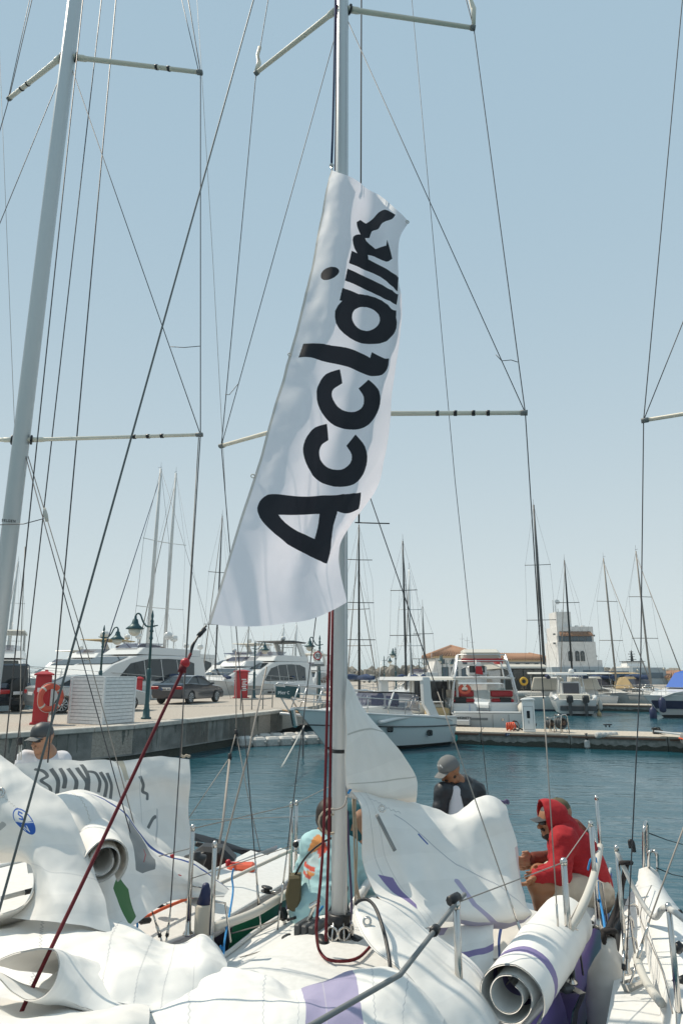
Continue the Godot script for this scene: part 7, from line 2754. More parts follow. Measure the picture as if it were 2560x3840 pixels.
	cloth("open_fold", "cone shaped white sail fold opening toward the left picture edge", [
		[V(-1.16,1.565,-2.501),V(-1.06,1.617,-2.46),V(-.985,1.637,-2.46),V(-.94,1.621,-2.501),V(-.906,1.603,-2.46),V(-.882,1.582,-2.378),V(-.899,1.559,-2.337),V(-.947,1.552,-2.337),V(-1.025,1.575,-2.378),V(-1.125,1.618,-2.419)],
		[V(-1.087,1.489,-2.706),V(-1.041,1.516,-2.747),V(-.975,1.524,-2.747),V(-.916,1.507,-2.747),V(-.866,1.496,-2.665),V(-.832,1.503,-2.542),V(-.827,1.491,-2.46),V(-.87,1.483,-2.444),V(-.938,1.506,-2.46),V(-1.026,1.519,-2.542)],
		[V(-.941,1.392,-2.87),V(-.907,1.412,-2.911),V(-.856,1.412,-2.911),V(-.793,1.401,-2.87),V(-.738,1.415,-2.747),V(-.699,1.433,-2.583),V(-.708,1.429,-2.501),V(-.759,1.422,-2.501),V(-.83,1.417,-2.583),V(-.892,1.406,-2.706)]], 12, 14, 0.02, 2.5, 7, sail_print("sail_open", img, 0.2))
	cloth("edge_fold", "lowest white sail fold in the lower left corner", [
		[V(-1.227,1.455,-2.624),V(-1.08,1.424,-2.624),V(-.954,1.432,-2.624),V(-.823,1.433,-2.583),V(-.708,1.44,-2.583),V(-.648,1.424,-2.624)],
		[V(-1.109,1.525,-2.378),V(-.975,1.496,-2.378),V(-.856,1.506,-2.362),V(-.743,1.513,-2.337),V(-.659,1.503,-2.378),V(-.595,1.479,-2.419)],
		[V(-1.026,1.539,-2.214),V(-.904,1.526,-2.214),V(-.793,1.539,-2.198),V(-.688,1.55,-2.173),V(-.611,1.539,-2.214),V(-.563,1.496,-2.296)],
		[V(-.979,1.499,-2.132),V(-.863,1.499,-2.132),V(-.757,1.507,-2.116),V(-.659,1.515,-2.099),V(-.583,1.499,-2.132),V(-.538,1.461,-2.214)]], 14, 14, 0.025, 2.5, 17, M["sailcloth"])
	# far left hanging jib with round emblem
	img = cloth_base(448, 640, 9)
	seam(img, Vector2(20, 110), Vector2(250, 190), 3.5, lin(0.48, 0.46, 0.42))
	seam(img, Vector2(20, 420), Vector2(440, 380), 2.0, lin(0.55, 0.55, 0.54))
	stroke(img, v2([0, 330, 90, 260, 120, 240]), 8.0, lin(0.42, 0.42, 0.41))
	var ec := Vector2(225, 222)
	for y in range(165, 280):
		for x in range(170, 280):
			var e := Vector2((x - ec.x) / 46.0, (y - ec.y) / 46.0)
			if e.length() < 1.0:
				var rim := e.length() > 0.9
				var low := e.y + e.x * 0.15 > 0.0
				img.set_pixel(x, y, lin(0.02, 0.10, 0.42) if rim or low else lin(0.7, 0.7, 0.68))
	stroke(img, v2([235, 192, 222, 188, 216, 197, 232, 204, 230, 213, 215, 212]), 3.0, lin(0.02, 0.10, 0.42))
	stroke(img, v2([210, 256, 212, 236, 232, 256, 234, 236]), 3.0, lin(0.75, 0.75, 0.74))
	stroke(img, v2([182, 226, 268, 220]), 2.0, lin(0.6, 0.62, 0.7))
	cloth("hanging_jib", "white jib with round blue emblem hanging at the far left", [
		[V(-1.855,2.165,-3.567),V(-1.698,2.131,-3.526),V(-1.629,2.094,-3.526),V(-1.565,2.045,-3.526),V(-1.499,1.999,-3.526)],
		[V(-1.792,2.014,-3.485),V(-1.611,2.014,-3.403),V(-1.522,1.996,-3.403),V(-1.439,1.984,-3.444),V(-1.347,1.933,-3.485)],
		[V(-1.73,1.863,-3.403),V(-1.543,1.878,-3.321),V(-1.428,1.875,-3.28),V(-1.312,1.856,-3.321),V(-1.215,1.806,-3.403)],
		[V(-1.622,1.758,-3.362),V(-1.441,1.776,-3.28),V(-1.327,1.764,-3.239),V(-1.212,1.733,-3.28),V(-1.121,1.67,-3.362)],
		[V(-1.401,1.68,-3.321),V(-1.302,1.689,-3.198),V(-1.209,1.669,-3.157),V(-1.114,1.637,-3.198),V(-1.041,1.578,-3.28)],
		[V(-1.332,1.584,-3.239),V(-1.235,1.599,-3.116),V(-1.14,1.591,-3.075),V(-1.055,1.559,-3.116),V(-.986,1.504,-3.198)],
		[V(-1.395,1.504,-3.198),V(-1.232,1.533,-3.075),V(-1.119,1.536,-3.034),V(-1.025,1.508,-3.075),V(-.957,1.457,-3.157)]], 15, 14, 0.03, 2.2, 5, sail_print("sail_jib", img))
	cloth("curled_edge", "curled white sail edge below the hanging jib", [
		[V(-1.584,1.787,-3.28),V(-1.506,1.803,-3.362),V(-1.434,1.758,-3.362),V(-1.354,1.679,-3.28),V(-1.31,1.606,-3.198),V(-1.33,1.559,-3.116),V(-1.448,1.533,-3.075)],
		[V(-1.678,1.708,-3.485),V(-1.574,1.722,-3.526),V(-1.494,1.687,-3.526),V(-1.402,1.627,-3.444),V(-1.358,1.55,-3.362),V(-1.386,1.489,-3.28),V(-1.522,1.45,-3.239)],
		[V(-1.768,1.589,-3.69),V(-1.629,1.591,-3.731),V(-1.529,1.577,-3.69),V(-1.438,1.538,-3.608),V(-1.396,1.469,-3.526),V(-1.441,1.417,-3.444),V(-1.596,1.376,-3.403)]], 12, 12, 0.015, 2.5, 3, M["sailcloth"])
	# lettered mainsail on the left boom
	img = cloth_base(700, 420, 10)
	for q in [[[83.2,45.8,109.2,56.7,124.4,81.1,105,100.4,128.3,134.2,131.5,159.4],7],[[134.2,51.5,158.6,106.6,149.7,177.7],8],[[164.1,52.9,180,100.4,173.9,148.1],8],[[189.8,53.7,214.2,109.3,206.3,161.5],8],[[217.8,50.8,246.6,118.6,238.4,167.6],8],[[233.4,30.5,254.4,96.5,247.8,168.3],8],[[252.8,70.3,282.5,76.8,296.5,121.4,287.5,174.6],7],[[299.1,70.5,319.9,130.4,309.4,195.8],8],[[323.2,74.7,339.7,139.1,331.8,203],8],[[452.6,96.9,465.7,149.3,463,181.6,480.7,196.9,478.5,217.8],7],[[469.8,309,491.8,281,508.9,271.4],6]]:
		stroke(img, crv(v2(q[0]), 6), q[1] * 0.8, lin(0.15, 0.16, 0.16), true)
	stroke(img, v2([350, 0, 380, 40, 400, 120]), 2.0, lin(0.5, 0.47, 0.40))
	stroke(img, v2([455, 20, 450, 420]), 1.2, lin(0.58, 0.58, 0.57))
	fillp(img, v2([360, 0, 385, 0, 415, 110, 400, 110]), lin(0.55, 0.50, 0.40))
	stroke(img, v2([480, 400, 520, 250]), 3.0, lin(0.5, 0.5, 0.5))
	cloth("lettered_mainsail", "white mainsail with mirrored dark letters folded over the left boom", [
		[V(-2.068,1.952,-4.592),V(-1.931,1.943,-4.838),V(-1.729,1.919,-5.084),V(-1.537,1.896,-5.33),V(-1.362,1.894,-5.576),V(-1.213,1.84,-5.74)],
		[V(-2.02,1.856,-4.51),V(-1.87,1.835,-4.715),V(-1.677,1.809,-4.961),V(-1.493,1.783,-5.207),V(-1.324,1.768,-5.453),V(-1.167,1.698,-5.617)],
		[V(-1.97,1.724,-4.469),V(-1.823,1.704,-4.674),V(-1.634,1.679,-4.92),V(-1.471,1.647,-5.166),V(-1.304,1.616,-5.412),V(-1.16,1.494,-5.576)],
		[V(-1.865,1.57,-4.346),V(-1.725,1.55,-4.51),V(-1.546,1.514,-4.756),V(-1.392,1.48,-5.002),V(-1.231,1.395,-5.248),V(-1.085,1.27,-5.412)],
		[V(-1.78,1.405,-4.264),V(-1.629,1.388,-4.387),V(-1.46,1.351,-4.592),V(-1.304,1.315,-4.797),V(-1.144,1.248,-5.002),V(-1.004,1.157,-5.166)]], 14, 14, 0.04, 1.6, 14, sail_print("sail_letters", img, 0.5))
	# sail with blue stripe heaped on the left coachroof
	img = cloth_base(768, 448, 11)
	stroke(img, v2([150, 60, 240, 62, 380, 58, 520, 50, 650, 44, 768, 40]), 7.0, lin(0.015, 0.05, 0.24))
	fillp(img, v2([330, 70, 400, 72, 470, 150, 490, 215, 450, 255, 420, 250, 385, 180, 350, 120]), lin(0.22, 0.235, 0.24))
	stroke(img, v2([420, 130, 432, 150, 435, 200]), 1.5, lin(0.3, 0.02, 0.03))
	fillp(img, v2([280, 330, 330, 290, 370, 330, 360, 420, 300, 440]), lin(0.05, 0.16, 0.045))
	stroke(img, v2([600, 180, 601, 181]), 7.0, lin(0.4, 0.02, 0.03))
	seam(img, Vector2(60, 10), Vector2(170, 200), 3.0, lin(0.5, 0.46, 0.38))
	cloth("striped_sail", "white sail with dark blue stripe and grey patch heaped on left boat", [
		[V(-1.618,1.849,-4.141),V(-1.469,1.861,-4.223),V(-1.252,1.72,-4.305),V(-1.072,1.506,-4.387),V(-.895,1.382,-4.551),V(-.697,1.201,-4.674)],
		[V(-1.535,1.85,-3.895),V(-1.388,1.857,-3.977),V(-1.208,1.733,-4.059),V(-1.043,1.529,-4.182),V(-.885,1.395,-4.387),V(-.692,1.22,-4.592)],
		[V(-1.44,1.777,-3.731),V(-1.3,1.781,-3.772),V(-1.154,1.675,-3.854),V(-1.021,1.521,-4.018),V(-.889,1.391,-4.264),V(-.686,1.225,-4.551)],
		[V(-1.335,1.668,-3.608),V(-1.231,1.647,-3.649),V(-1.115,1.589,-3.69),V(-1.02,1.481,-3.895),V(-.907,1.379,-4.182),V(-.688,1.232,-4.51)],
		[V(-1.226,1.549,-3.485),V(-1.132,1.508,-3.51),V(-1.041,1.469,-3.567),V(-.986,1.422,-3.813),V(-.918,1.343,-4.141),V(-.688,1.23,-4.494)],
		[V(-1.138,1.451,-3.403),V(-1.048,1.416,-3.428),V(-.961,1.382,-3.477),V(-.941,1.355,-3.772),V(-.899,1.312,-4.1),V(-.689,1.228,-4.469)]], 15, 14, 0.035, 1.9, 27, sail_print("sail_stripe", img))
	roll("coiled_sail", "white sail coil with dark stripe inside, open end toward camera", [V(-1.078,1.671,-3.378)][0], [V(-1.41,1.691,-4.1)][0], 0.118, 0.10, 0.05, 2.2, M["sailcloth"], 1.0)
	# eyelets and a bolt rope
	for q in [[[V(0.115,1.422,-3.419)][0], 0.016], [[V(0.22,1.795,-3.985)][0], 0.016], [[V(-1.569,1.971,-3.362)][0], 0.02]]:
		var s := ST()
		torus(s, q[0] + V(0, 0, 0.012), Basis(V(1, 0, 0), -0.4), q[1], 0.006, 0, TAU, 16, 6)
		tag(obj("eyelet", s, "steel"), ["round steel eyelet in the folded sail tack", "round steel eyelet in the mainsail luff near the mast", "round steel eyelet in the far left jib"][0 if q[1] == 0.016 and q[0].x < 0.3 and q[0].y < 1.5 else (2 if q[1] == 0.02 else 1)], "eyelet", "sail eyelets")
	line("bolt_rope", "black rope lying over the folded sail tack", [V(0.062,1.461,-3.51),V(0.087,1.479,-3.51),V(0.123,1.487,-3.485),V(0.156,1.473,-3.403),V(0.184,1.417,-3.28),V(0.197,1.359,-3.157),V(0.197,1.326,-3.116)], 0.008, "black")
	line("sail_batten", "grey batten in the luff of the draped mainsail", [V(0.188,1.773,-3.92),V(0.238,1.681,-3.887),V(0.277,1.611,-3.854)], 0.010, "mid_grey")

func flag():
	var white := lin(0.91, 0.91, 0.93)
	var img := blank(500, 2000, white)
	for q in [[[409,1393,429,1497,334,1447,335,1462,336,1484,339,1512,348,1546,363,1589,381,1634,395,1676,400,1710,401,1730,369,1697,331,1669,296,1648,263,1632,228,1617,196,1604,169,1588,142,1572,119,1556,102,1543,89,1532,78,1520,70,1508,63,1496,59,1483,59,1471,60,1458,63,1448,67,1440,71,1434,76,1428,80,1424,85,1421,95,1417,114,1412,140,1409,165,1405,186,1402,206,1399,227,1395,250,1391,274,1385,301,1379,335,1374,377,1377],1],[[131,1491,148,1486,171,1480,196,1474,224,1469,255,1464,276,1462,297,1575,275,1566,244,1553,216,1543,194,1534,175,1525,159,1517,146,1507,137,1498],0],[[198,1107,188,1112,174,1120,161,1130,153,1143,148,1158,144,1173,142,1189,142,1206,144,1222,149,1240,156,1257,165,1273,176,1289,189,1303,203,1316,219,1326,236,1334,254,1340,275,1343,296,1345,316,1344,335,1342,353,1339,370,1334,383,1326,394,1315,402,1301,406,1284,408,1263,406,1242,401,1221,392,1200,380,1180,361,1161,339,1144,324,1133,300,1180,308,1187,319,1198,327,1209,331,1220,332,1232,330,1244,324,1255,315,1266,304,1274,291,1278,276,1280,262,1279,248,1274,235,1266,224,1257,215,1247,208,1235,203,1224,201,1213,201,1202,203,1192,209,1183,218,1174,224,1168],1],[[200,879,189,884,174,892,160,903,151,917,144,934,140,951,137,967,137,983,140,1000,144,1018,151,1036,160,1053,170,1067,183,1081,197,1092,213,1101,232,1109,253,1114,274,1117,295,1117,316,1115,337,1110,357,1103,376,1094,390,1082,401,1068,410,1053,415,1037,417,1020,415,1004,409,988,398,971,383,956,362,940,340,925,326,916,295,954,303,962,315,974,324,987,328,999,330,1013,327,1025,321,1034,311,1041,300,1047,286,1050,270,1050,255,1048,241,1044,228,1037,217,1029,207,1018,198,1006,192,994,190,983,190,972,193,962,200,952,210,942,217,935],1],[[51,808,66,803,85,795,105,790,123,788,142,789,161,790,182,790,203,791,224,794,247,799,270,806,289,813,301,819,310,824,315,828,318,803,423,865,424,874,426,887,423,897,417,903,406,906,394,907,375,906,354,904,334,902,315,897,295,890,274,883,249,875,223,867,199,861,178,857,157,855,138,853,120,852,105,852,91,853,75,857,59,862,47,866],1],[[439,772,423,778,396,772,364,769,334,770,304,770,274,767,243,760,215,751,191,738,171,722,156,703,148,681,146,658,153,635,166,613,187,593,213,576,245,566,280,564,313,570,347,585,379,611,407,655,427,706,439,748],1],[[161,561,193,563,240,569,287,580,332,596,386,626,431,681,430,739,383,680,333,645,289,626,241,616,191,612,157,612],1],[[339,684,334,694,326,703,315,709,303,713,289,715,274,714,260,711,245,705,233,698,223,689,216,679,213,668,213,656,216,645,223,634,234,626,247,619,262,616,278,615,294,618,308,624,321,634,331,645,337,658,340,672],0],[[169,473,202,476,251,482,299,494,349,512,413,547,467,610,437,653,393,598,339,566,294,548,246,537,199,531,166,529],1],[[136,494,137,501,135,508,132,515,126,523,119,530,111,536,102,541,93,545,85,547,78,548,71,547,66,545,63,540,62,535,62,528,65,521,70,513,77,506,84,499,93,493,102,488,111,486,119,485,126,486,132,489],1],[[174,383,199,386,236,391,274,399,308,410,343,422,381,434,423,450,471,471,500,489,465,584,426,532,375,494,336,473,306,463,278,457,251,453,221,449,192,447,172,445],1],[[234,272,235,280,238,291,245,302,263,314,287,327,304,338,372,313,375,278,419,376,405,382,387,391,367,395,344,391,320,384,301,378,286,376,274,376,266,376,274,409,253,403,224,396,201,385,186,367,176,345,171,325,172,309,179,297,188,287,203,279,221,275],1],[[184,219,202,200,232,206,239,198,249,185,259,171,267,156,274,140,282,125,292,112,304,98,318,87,340,78,366,71,387,64,385,79,381,100,373,121,357,142,338,162,323,179,316,194,312,210,307,222,295,230,282,235,271,242,266,256,263,271,261,282,250,285,235,289,222,288,211,278,201,263,193,249,188,237,185,226],1]]:
		fillp(img, v2(q[0]), lin(0.016, 0.019, 0.026) if q[1] else white)
	stroke(img, v2([8, 0, 8, 2000]), 8.0, lin(0.62, 0.60, 0.55))
	var m := sail_print("flag_print", img, 0.72)
	m.backlight = Color(0.9, 0.89, 0.93)
	var t := thing("banner_flag", "tall white banner flag with black lettering flying before the mast", "flag")
	obj("cloth", sheet([
		[V(-.057,5.783,-3.93),V(0.052,5.653,-3.83),V(0.211,5.598,-3.88),V(0.334,5.345,-3.72),V(0.419,5.245,-3.72)],
		[V(-.131,5.442,-3.9),V(0.017,5.296,-3.81),V(0.172,5.274,-3.86),V(0.289,5.145,-3.72),V(0.355,5.108,-3.72)],
		[V(-.195,5.061,-3.86),V(-.033,4.933,-3.78),V(0.134,4.916,-3.84),V(0.275,4.816,-3.71),V(0.35,4.849,-3.72)],
		[V(-.277,4.58,-3.8),V(-.096,4.489,-3.73),V(0.098,4.487,-3.81),V(0.268,4.45,-3.69),V(0.368,4.633,-3.72)],
		[V(-.359,4.141,-3.72),V(-.169,4.074,-3.68),V(0.032,4.083,-3.78),V(0.185,4.045,-3.69),V(0.294,4.099,-3.74)],
		[V(-.439,3.729,-3.62),V(-.266,3.679,-3.61),V(-.076,3.69,-3.74),V(0.105,3.652,-3.67),V(0.247,3.745,-3.76)],
		[V(-.514,3.363,-3.5),V(-.353,3.31,-3.52),V(-.177,3.319,-3.69),V(0.015,3.327,-3.66),V(0.183,3.495,-3.78)],
		[V(-.57,3.042,-3.36),V(-.431,3.011,-3.42),V(-.286,3.015,-3.64),V(-.13,3.046,-3.66),V(-.008,3.192,-3.82)],
		[V(-.624,2.722,-3.2),V(-.459,2.721,-3.3),V(-.274,2.756,-3.55),V(-.112,2.799,-3.6),V(0.03,2.891,-3.8)],
		], 16, 14, 0.045, 1.5, 41, 0.0, 0.25), m, t)
	for p in [V(-.31,4.365,-3.76),V(-.482,3.552,-3.57),V(0.409,5.238,-3.71)]:
		var s := ST()
		torus(s, p, Basis(V(0, 1, 0), 0.3), 0.010, 0.003, 0, TAU, 12, 4)
		obj("tie_loop", s, "rope_white", t)
	# shackle at the head
	t = thing("snap_shackle", "steel snap shackle joining the halyard and the flag's top", "shackle")
	var s := ST()
	torus(s, V(-.067,5.87,-3.97), Basis.IDENTITY, 0.012, 0.005, 0, TAU, 12, 5)
	tube(s, [V(-.069,5.865,-3.97),V(-.061,5.8,-3.95)], 0.009, 6)
	obj("body", s, "steel", t)
	# red tack line with bead
	t = thing("tack_line", "dark red rope with bright red bead tying the flag's lower corner down", "rope")
	s = ST()
	var a := V(-.669,2.592,-3.1)
	tube(s, crv([a, V(-.79,2.233,-2.95), V(-.923,1.789,-2.7), V(-1.017,1.438,-2.45), V(-1.06, 1.05, -2.05)], 5), 0.007, 8)
	obj("rope", s, "rope_red", t)
	s = ST()
	lathe(s, V(-.688,2.55,-3.08), [[0.004, -0.022], [0.018, -0.014], [0.022, 0.0], [0.018, 0.014], [0.004, 0.022]], 14)
	obj("bead", s, "red", t)
	s = ST()
	tube(s, [V(-.695,2.543,-3.08),V(-.698,2.511,-3.07)], [0.016, 0.019], 8)
	obj("knot", s, "rope_red", t)
	s = ST()
	tube(s, crv([V(-.669,2.592,-3.1),V(-.663,2.634,-3.13),V(-.652,2.665,-3.15),V(-.641,2.696,-3.18),V(-.625,2.721,-3.2)], 4), 0.005, 6)
	tube(s, crv([V(-.669,2.592,-3.1),V(-.67,2.628,-3.12),V(-.66,2.653,-3.15),V(-.641,2.696,-3.18)], 4), 0.005, 6)
	tube(s, [V(-.651,2.672,-3.16),V(-.63,2.706,-3.19)], 0.011, 8)
	obj("strop", s, "black", t)

# head of a person: centre c, looking along f
func head(t: Node, c: Vector3, f: Vector3, k := 1.0, skinm := "skin", beardm := ""):
	f = f.normalized()
	var r := f.cross(V(0, 1, 0)).normalized()
	var u := r.cross(f)
	var b := []
	var at := func(x: float, y: float, z: float) -> Vector3:
		return c + (r * x + u * y + f * z) * k
	b.append([at.call(0, 0.035, -0.012), at.call(0, 0.035, 0.012), 0.088 * k, 0.084 * k])
	b.append([at.call(0, -0.02, 0.02), at.call(0, -0.075, 0.045), 0.066 * k, 0.040 * k])
	b.append([at.call(-0.035, -0.06, 0.02), at.call(0.035, -0.06, 0.02), 0.042 * k, 0.042 * k])
	b.append([at.call(0, 0.01, 0.085), at.call(0, -0.022, 0.108), 0.010 * k, 0.016 * k])
	b.append([at.call(-0.03, 0.022, 0.07), at.call(0.03, 0.022, 0.07), 0.022 * k, 0.022 * k])
	b.append([at.call(-0.014, -0.055, 0.082), at.call(0.014, -0.055, 0.082), 0.012 * k, 0.012 * k])
	for s in [-1.0, 1.0]:
		b.append([at.call(0.084 * s, 0.012, -0.008), at.call(0.088 * s, -0.018, -0.002), 0.017 * k, 0.011 * k])
	var o := obj("head", blob(b, 0.0075, 0.02), skinm, t)
	for s in [-1.0, 1.0]:
		var e := ST()
		lathe(e, at.call(0.031 * s, 0.008, 0.078), [[0.001, -0.009], [0.009, -0.005], [0.011, 0.0], [0.009, 0.005], [0.001, 0.009]], 8)
		obj("eye", e, "plate_white", o)
		e = ST()
		lathe(e, at.call(0.031 * s, 0.008, 0.086), [[0.001, -0.005], [0.005, 0.0], [0.001, 0.005]], 8)
		obj("pupil", e, "black", o)
	var mo := ST()
	tube(mo, [at.call(-0.024, -0.052, 0.083), at.call(0, -0.055, 0.095), at.call(0.024, -0.052, 0.083)], 0.0035, 5)
	obj("mouth", mo, "tail_red" if false else "brown", o)
	if beardm:
		var bb := []
		bb.append([at.call(-0.055, -0.03, 0.02), at.call(-0.03, -0.09, 0.055), 0.022 * k, 0.020 * k])
		bb.append([at.call(0.055, -0.03, 0.02), at.call(0.03, -0.09, 0.055), 0.022 * k, 0.020 * k])
		bb.append([at.call(-0.028, -0.088, 0.062), at.call(0.028, -0.088, 0.062), 0.022 * k, 0.022 * k])
		bb.append([at.call(-0.026, -0.04, 0.085), at.call(0.026, -0.04, 0.085), 0.010 * k, 0.010 * k])
		obj("beard", blob(bb, 0.008, 0.02), beardm, t)
	return at

func shades(t: Node, at: Callable):
	var s := ST()
	for x in [-1.0, 1.0]:
		tube(s, [at.call(0.012 * x, 0.012, 0.096), at.call(0.032 * x, 0.014, 0.098), at.call(0.056 * x, 0.014, 0.078)], [0.014, 0.019, 0.014], 8)
		tube(s, [at.call(0.058 * x, 0.018, 0.078), at.call(0.088 * x, 0.02, -0.01)], 0.004, 5)
	tube(s, [at.call(-0.012, 0.018, 0.1), at.call(0.012, 0.018, 0.1)], 0.004, 5)
	obj("sunglasses", s, "black", t)

func cap(t: Node, at: Callable, k: float, m: String, peak_m := ""):
	var c0: Vector3 = at.call(0, 0, 0)
	var st := ST()
	var rings := []
	for q in [[0.092, 0.028], [0.0965, 0.034], [0.0965, 0.05], [0.092, 0.08], [0.078, 0.108], [0.05, 0.13], [0.018, 0.14]]:
		var ring := []
		for i in 20:
			var a := TAU * i / 20.0
			ring.append(c0 + (at.call(sin(a) * q[0] * 0.93, q[1] + 0.010 * cos(a) * (1.0 - q[1] / 0.14), cos(a) * q[0] * 1.03) - c0) * k)
		rings.append(ring)
	loft(st, rings, true, true)
	var o := obj("cap", st, m, t)
	var rows := []
	for j in 3:
		var row := []
		for i in 7:
			var a := lerpf(-1.15, 1.15, i / 6.0)
			var rr = [0.09, 0.13, 0.172][j] * (1.0 if j == 0 else lerpf(0.74, 1.0, cos(a)))
			row.append(at.call(sin(a) * [0.09, 0.085, 0.078][j] * 0.84, 0.042 - 0.006 * j - 0.012 * absf(sin(a)), [0.088, 0.125, 0.165][j] - [0.05, 0.045, 0.04][j] * (1.0 - cos(a))))
		rows.append(row)
	obj("peak", sheet(rows, 3, 3, 0.0, 1.0, 1, 0.004), peak_m if peak_m else m, o)
	var s := ST()
	lathe(s, at.call(0, 0.14, 0), [[0.01, -0.004], [0.008, 0.004], [0.002, 0.007]], 8)
	obj("button", s, m, o)

# a relaxed hand from wrist w toward d, thumb side along th
func hand(bones: Array, w: Vector3, d: Vector3, th: Vector3, curl := 0.8):
	d = d.normalized()
	th = (th - d * th.dot(d)).normalized()
	var n := d.cross(th)
	bones.append([w, w + d * 0.045, 0.026, 0.026])
	bones.append([w + d * 0.03 + th * 0.024, w + d * 0.082 + th * 0.026, 0.017, 0.014])
	bones.append([w + d * 0.03 - th * 0.024, w + d * 0.078 - th * 0.028, 0.017, 0.014])
	bones.append([w + d * 0.03, w + d * 0.082, 0.018, 0.015])
	for i in 4:
		var p := w + d * (0.084 - 0.003 * absf(i - 1.3)) + th * (0.030 - 0.020 * i)
		var l: float = [0.038, 0.043, 0.040, 0.031][i]
		var d1 := (d + n * curl * 0.5).normalized()
		var d2 := (d + n * curl * 1.4).normalized()
		bones.append([p, p + d1 * l, 0.0095, 0.0088])
		bones.append([p + d1 * l, p + d1 * l + d2 * l * 0.8, 0.0088, 0.0075])
	var tp := w + d * 0.02 + th * 0.028
	var t1 := (d * 0.6 + th * 0.8).normalized()
	bones.append([tp, tp + t1 * 0.04, 0.014, 0.0115])
	bones.append([tp + t1 * 0.04, tp + t1 * 0.04 + (d + th * 0.1 + n * 0.2).normalized() * 0.032, 0.011, 0.009])

func people():
	# ---- man in the red hooded sweater, seated facing left
	var t := thing("person", "person in red hooded sweater and beige shorts sitting on the rail", "person", Vector3.ZERO)
	var hp1 := V(1.726,1.036,-5.35)
	var ne := V(1.58,1.384,-5.3)
	var mid := V(1.662,1.236,-5.33)
	var hd := V(1.521,1.465,-5.3)
	var f := V(-1, -0.05, 0.12)
	var at = head(t, hd, f, 1.0, "skin_tan", "beard")
	shades(t, at)
	var s := ST()
	cap(t, at, 0.9, "dark_grey")
	var shn := V(1.544,1.381,-5.15)
	var shf := V(1.649,1.305,-5.5)
	var eln := V(1.482,1.192,-5.08)
	var elf := V(1.59,1.102,-5.5)
	var wrn := V(1.317,1.174,-5.05)
	var wrf := V(1.396,1.114,-5.35)
	var kn := V(1.321,1.11,-5.08)
	var kf := V(1.461,1.071,-5.55)
	var an := V(1.355,0.896,-5.15)
	var af := V(1.528,0.789,-5.55)
	var hn := hp1 + V(0, 0, 0.11)
	var hf := hp1 + V(0, 0, -0.12)
	var skin := [[ne, hd, 0.05, 0.05], [ne, mid, 0.09, 0.12], [mid, hp1, 0.12, 0.13], [shn, eln, 0.045, 0.038], [eln, wrn, 0.037, 0.027], [shf, elf, 0.045, 0.038], [elf, wrf, 0.037, 0.027], [hn, kn, 0.085, 0.062], [kn, an, 0.056, 0.036], [hf, kf, 0.085, 0.062], [kf, af, 0.056, 0.036], [an, an + V(-0.14, -0.05, 0.02), 0.036, 0.026], [af, af + V(-0.14, -0.05, 0.02), 0.036, 0.026]]
	obj("body", blob(skin, 0.014, 0.03), "skin_tan", t)
	var hb := []
	hand(hb, wrn, V(1.253,1.134,-5.05) - wrn, V(0.1, 0.4, 0.6), 0.9)
	obj("hand", blob(hb, 0.006, 0.008), "skin_tan", t)
	hb = []
	hand(hb, wrf, V(1.305,1.114,-5.2) - wrf, V(0.0, 1.0, 0.3), 0.9)
	obj("hand", blob(hb, 0.006, 0.008), "skin_tan", t)
	var sweater := [[ne + V(0.02, -0.01, 0), mid, 0.125, 0.17], [mid, hp1, 0.172, 0.175], [shn, shf, 0.085, 0.085], [shn, eln, 0.084, 0.068], [eln, wrn, 0.066, 0.044], [shf, elf, 0.075, 0.062], [elf, wrf, 0.06, 0.042], [hp1 + V(0.02, 0.02, 0.06), hp1 + V(0.03, 0.02, -0.06), 0.15, 0.15], [V(1.687,1.313,-5.3), V(1.749,1.169,-5.32), 0.09, 0.12], [ne + V(0.03, 0.01, 0), hd + V(0.04, 0.0, 0), 0.085, 0.09]]
	obj("sweater", wrinkled(blob(sweater, 0.013, 0.045), 0.010, 9.0), "hood_red", t)
	# hood open to the front
	var rows := []
	for j in 7:
		var a := lerpf(-0.15, 1.0, j / 6.0)
		var row := []
		for i in 13:
			var q := lerpf(-2.35, 2.35, i / 12.0)
			var d := V(lerpf(-0.072, 0.115, pow(maxf(a, 0.0), 0.75)) + (0.0 if j > 0 else -0.01), 0, 0)
			var rr := 0.122 * sqrt(maxf(1.0 - pow(maxf(a, 0.0), 2.2), 0.0)) * (1.0 if j > 0 else 0.96)
			row.append(hd + d + V(0.0, 0.026 + cos(q) * rr * 1.03, sin(q) * rr * 0.9) + V(0.035 * smoothstep(0.3, -1.0, cos(q)), 0, 0))
		rows.append(row)
	obj("hood", wrinkled(sheet(rows, 3, 3, 0.008, 8.0, 6, 0.006), 0.006, 14.0), "hood_red", t)
	var shorts := [[hn, hn.lerp(kn, 0.62), 0.118, 0.098], [hf, hf.lerp(kf, 0.62), 0.118, 0.098], [hn + V(0.03, -0.02, 0), hf + V(0.03, -0.02, 0), 0.135, 0.135]]
	obj("shorts", wrinkled(blob(shorts, 0.013, 0.05), 0.008, 10.0), "khaki", t)
	s = ST()
	for q in [0.0, 0.03]:
		tube(s, [ne + V(-0.09, 0.0, 0.04 + q), ne + V(-0.11, -0.09, 0.06 + q)], 0.003, 4)
	obj("drawstring", s, "dark_grey", t)
	# ---- companion behind
	t = thing("person", "person in rust checked shirt and olive cap sitting behind the red sweater", "person", Vector3.ZERO)
	var o := V(0.16, 0.03, -0.42)
	var hd2 := V(1.733,1.401,-5.85)
	at = head(t, hd2, V(-1, -0.1, 0.1), 1.0, "skin", "")
	cap(t, at, 1.0, "olive")
	var wr2 := V(1.444,1.15,-5.6)
	var el2 := V(1.659,1.127,-5.75)
	var sh2 := V(1.774,1.279,-5.75)
	var hp2 := V(1.946,0.941,-5.85)
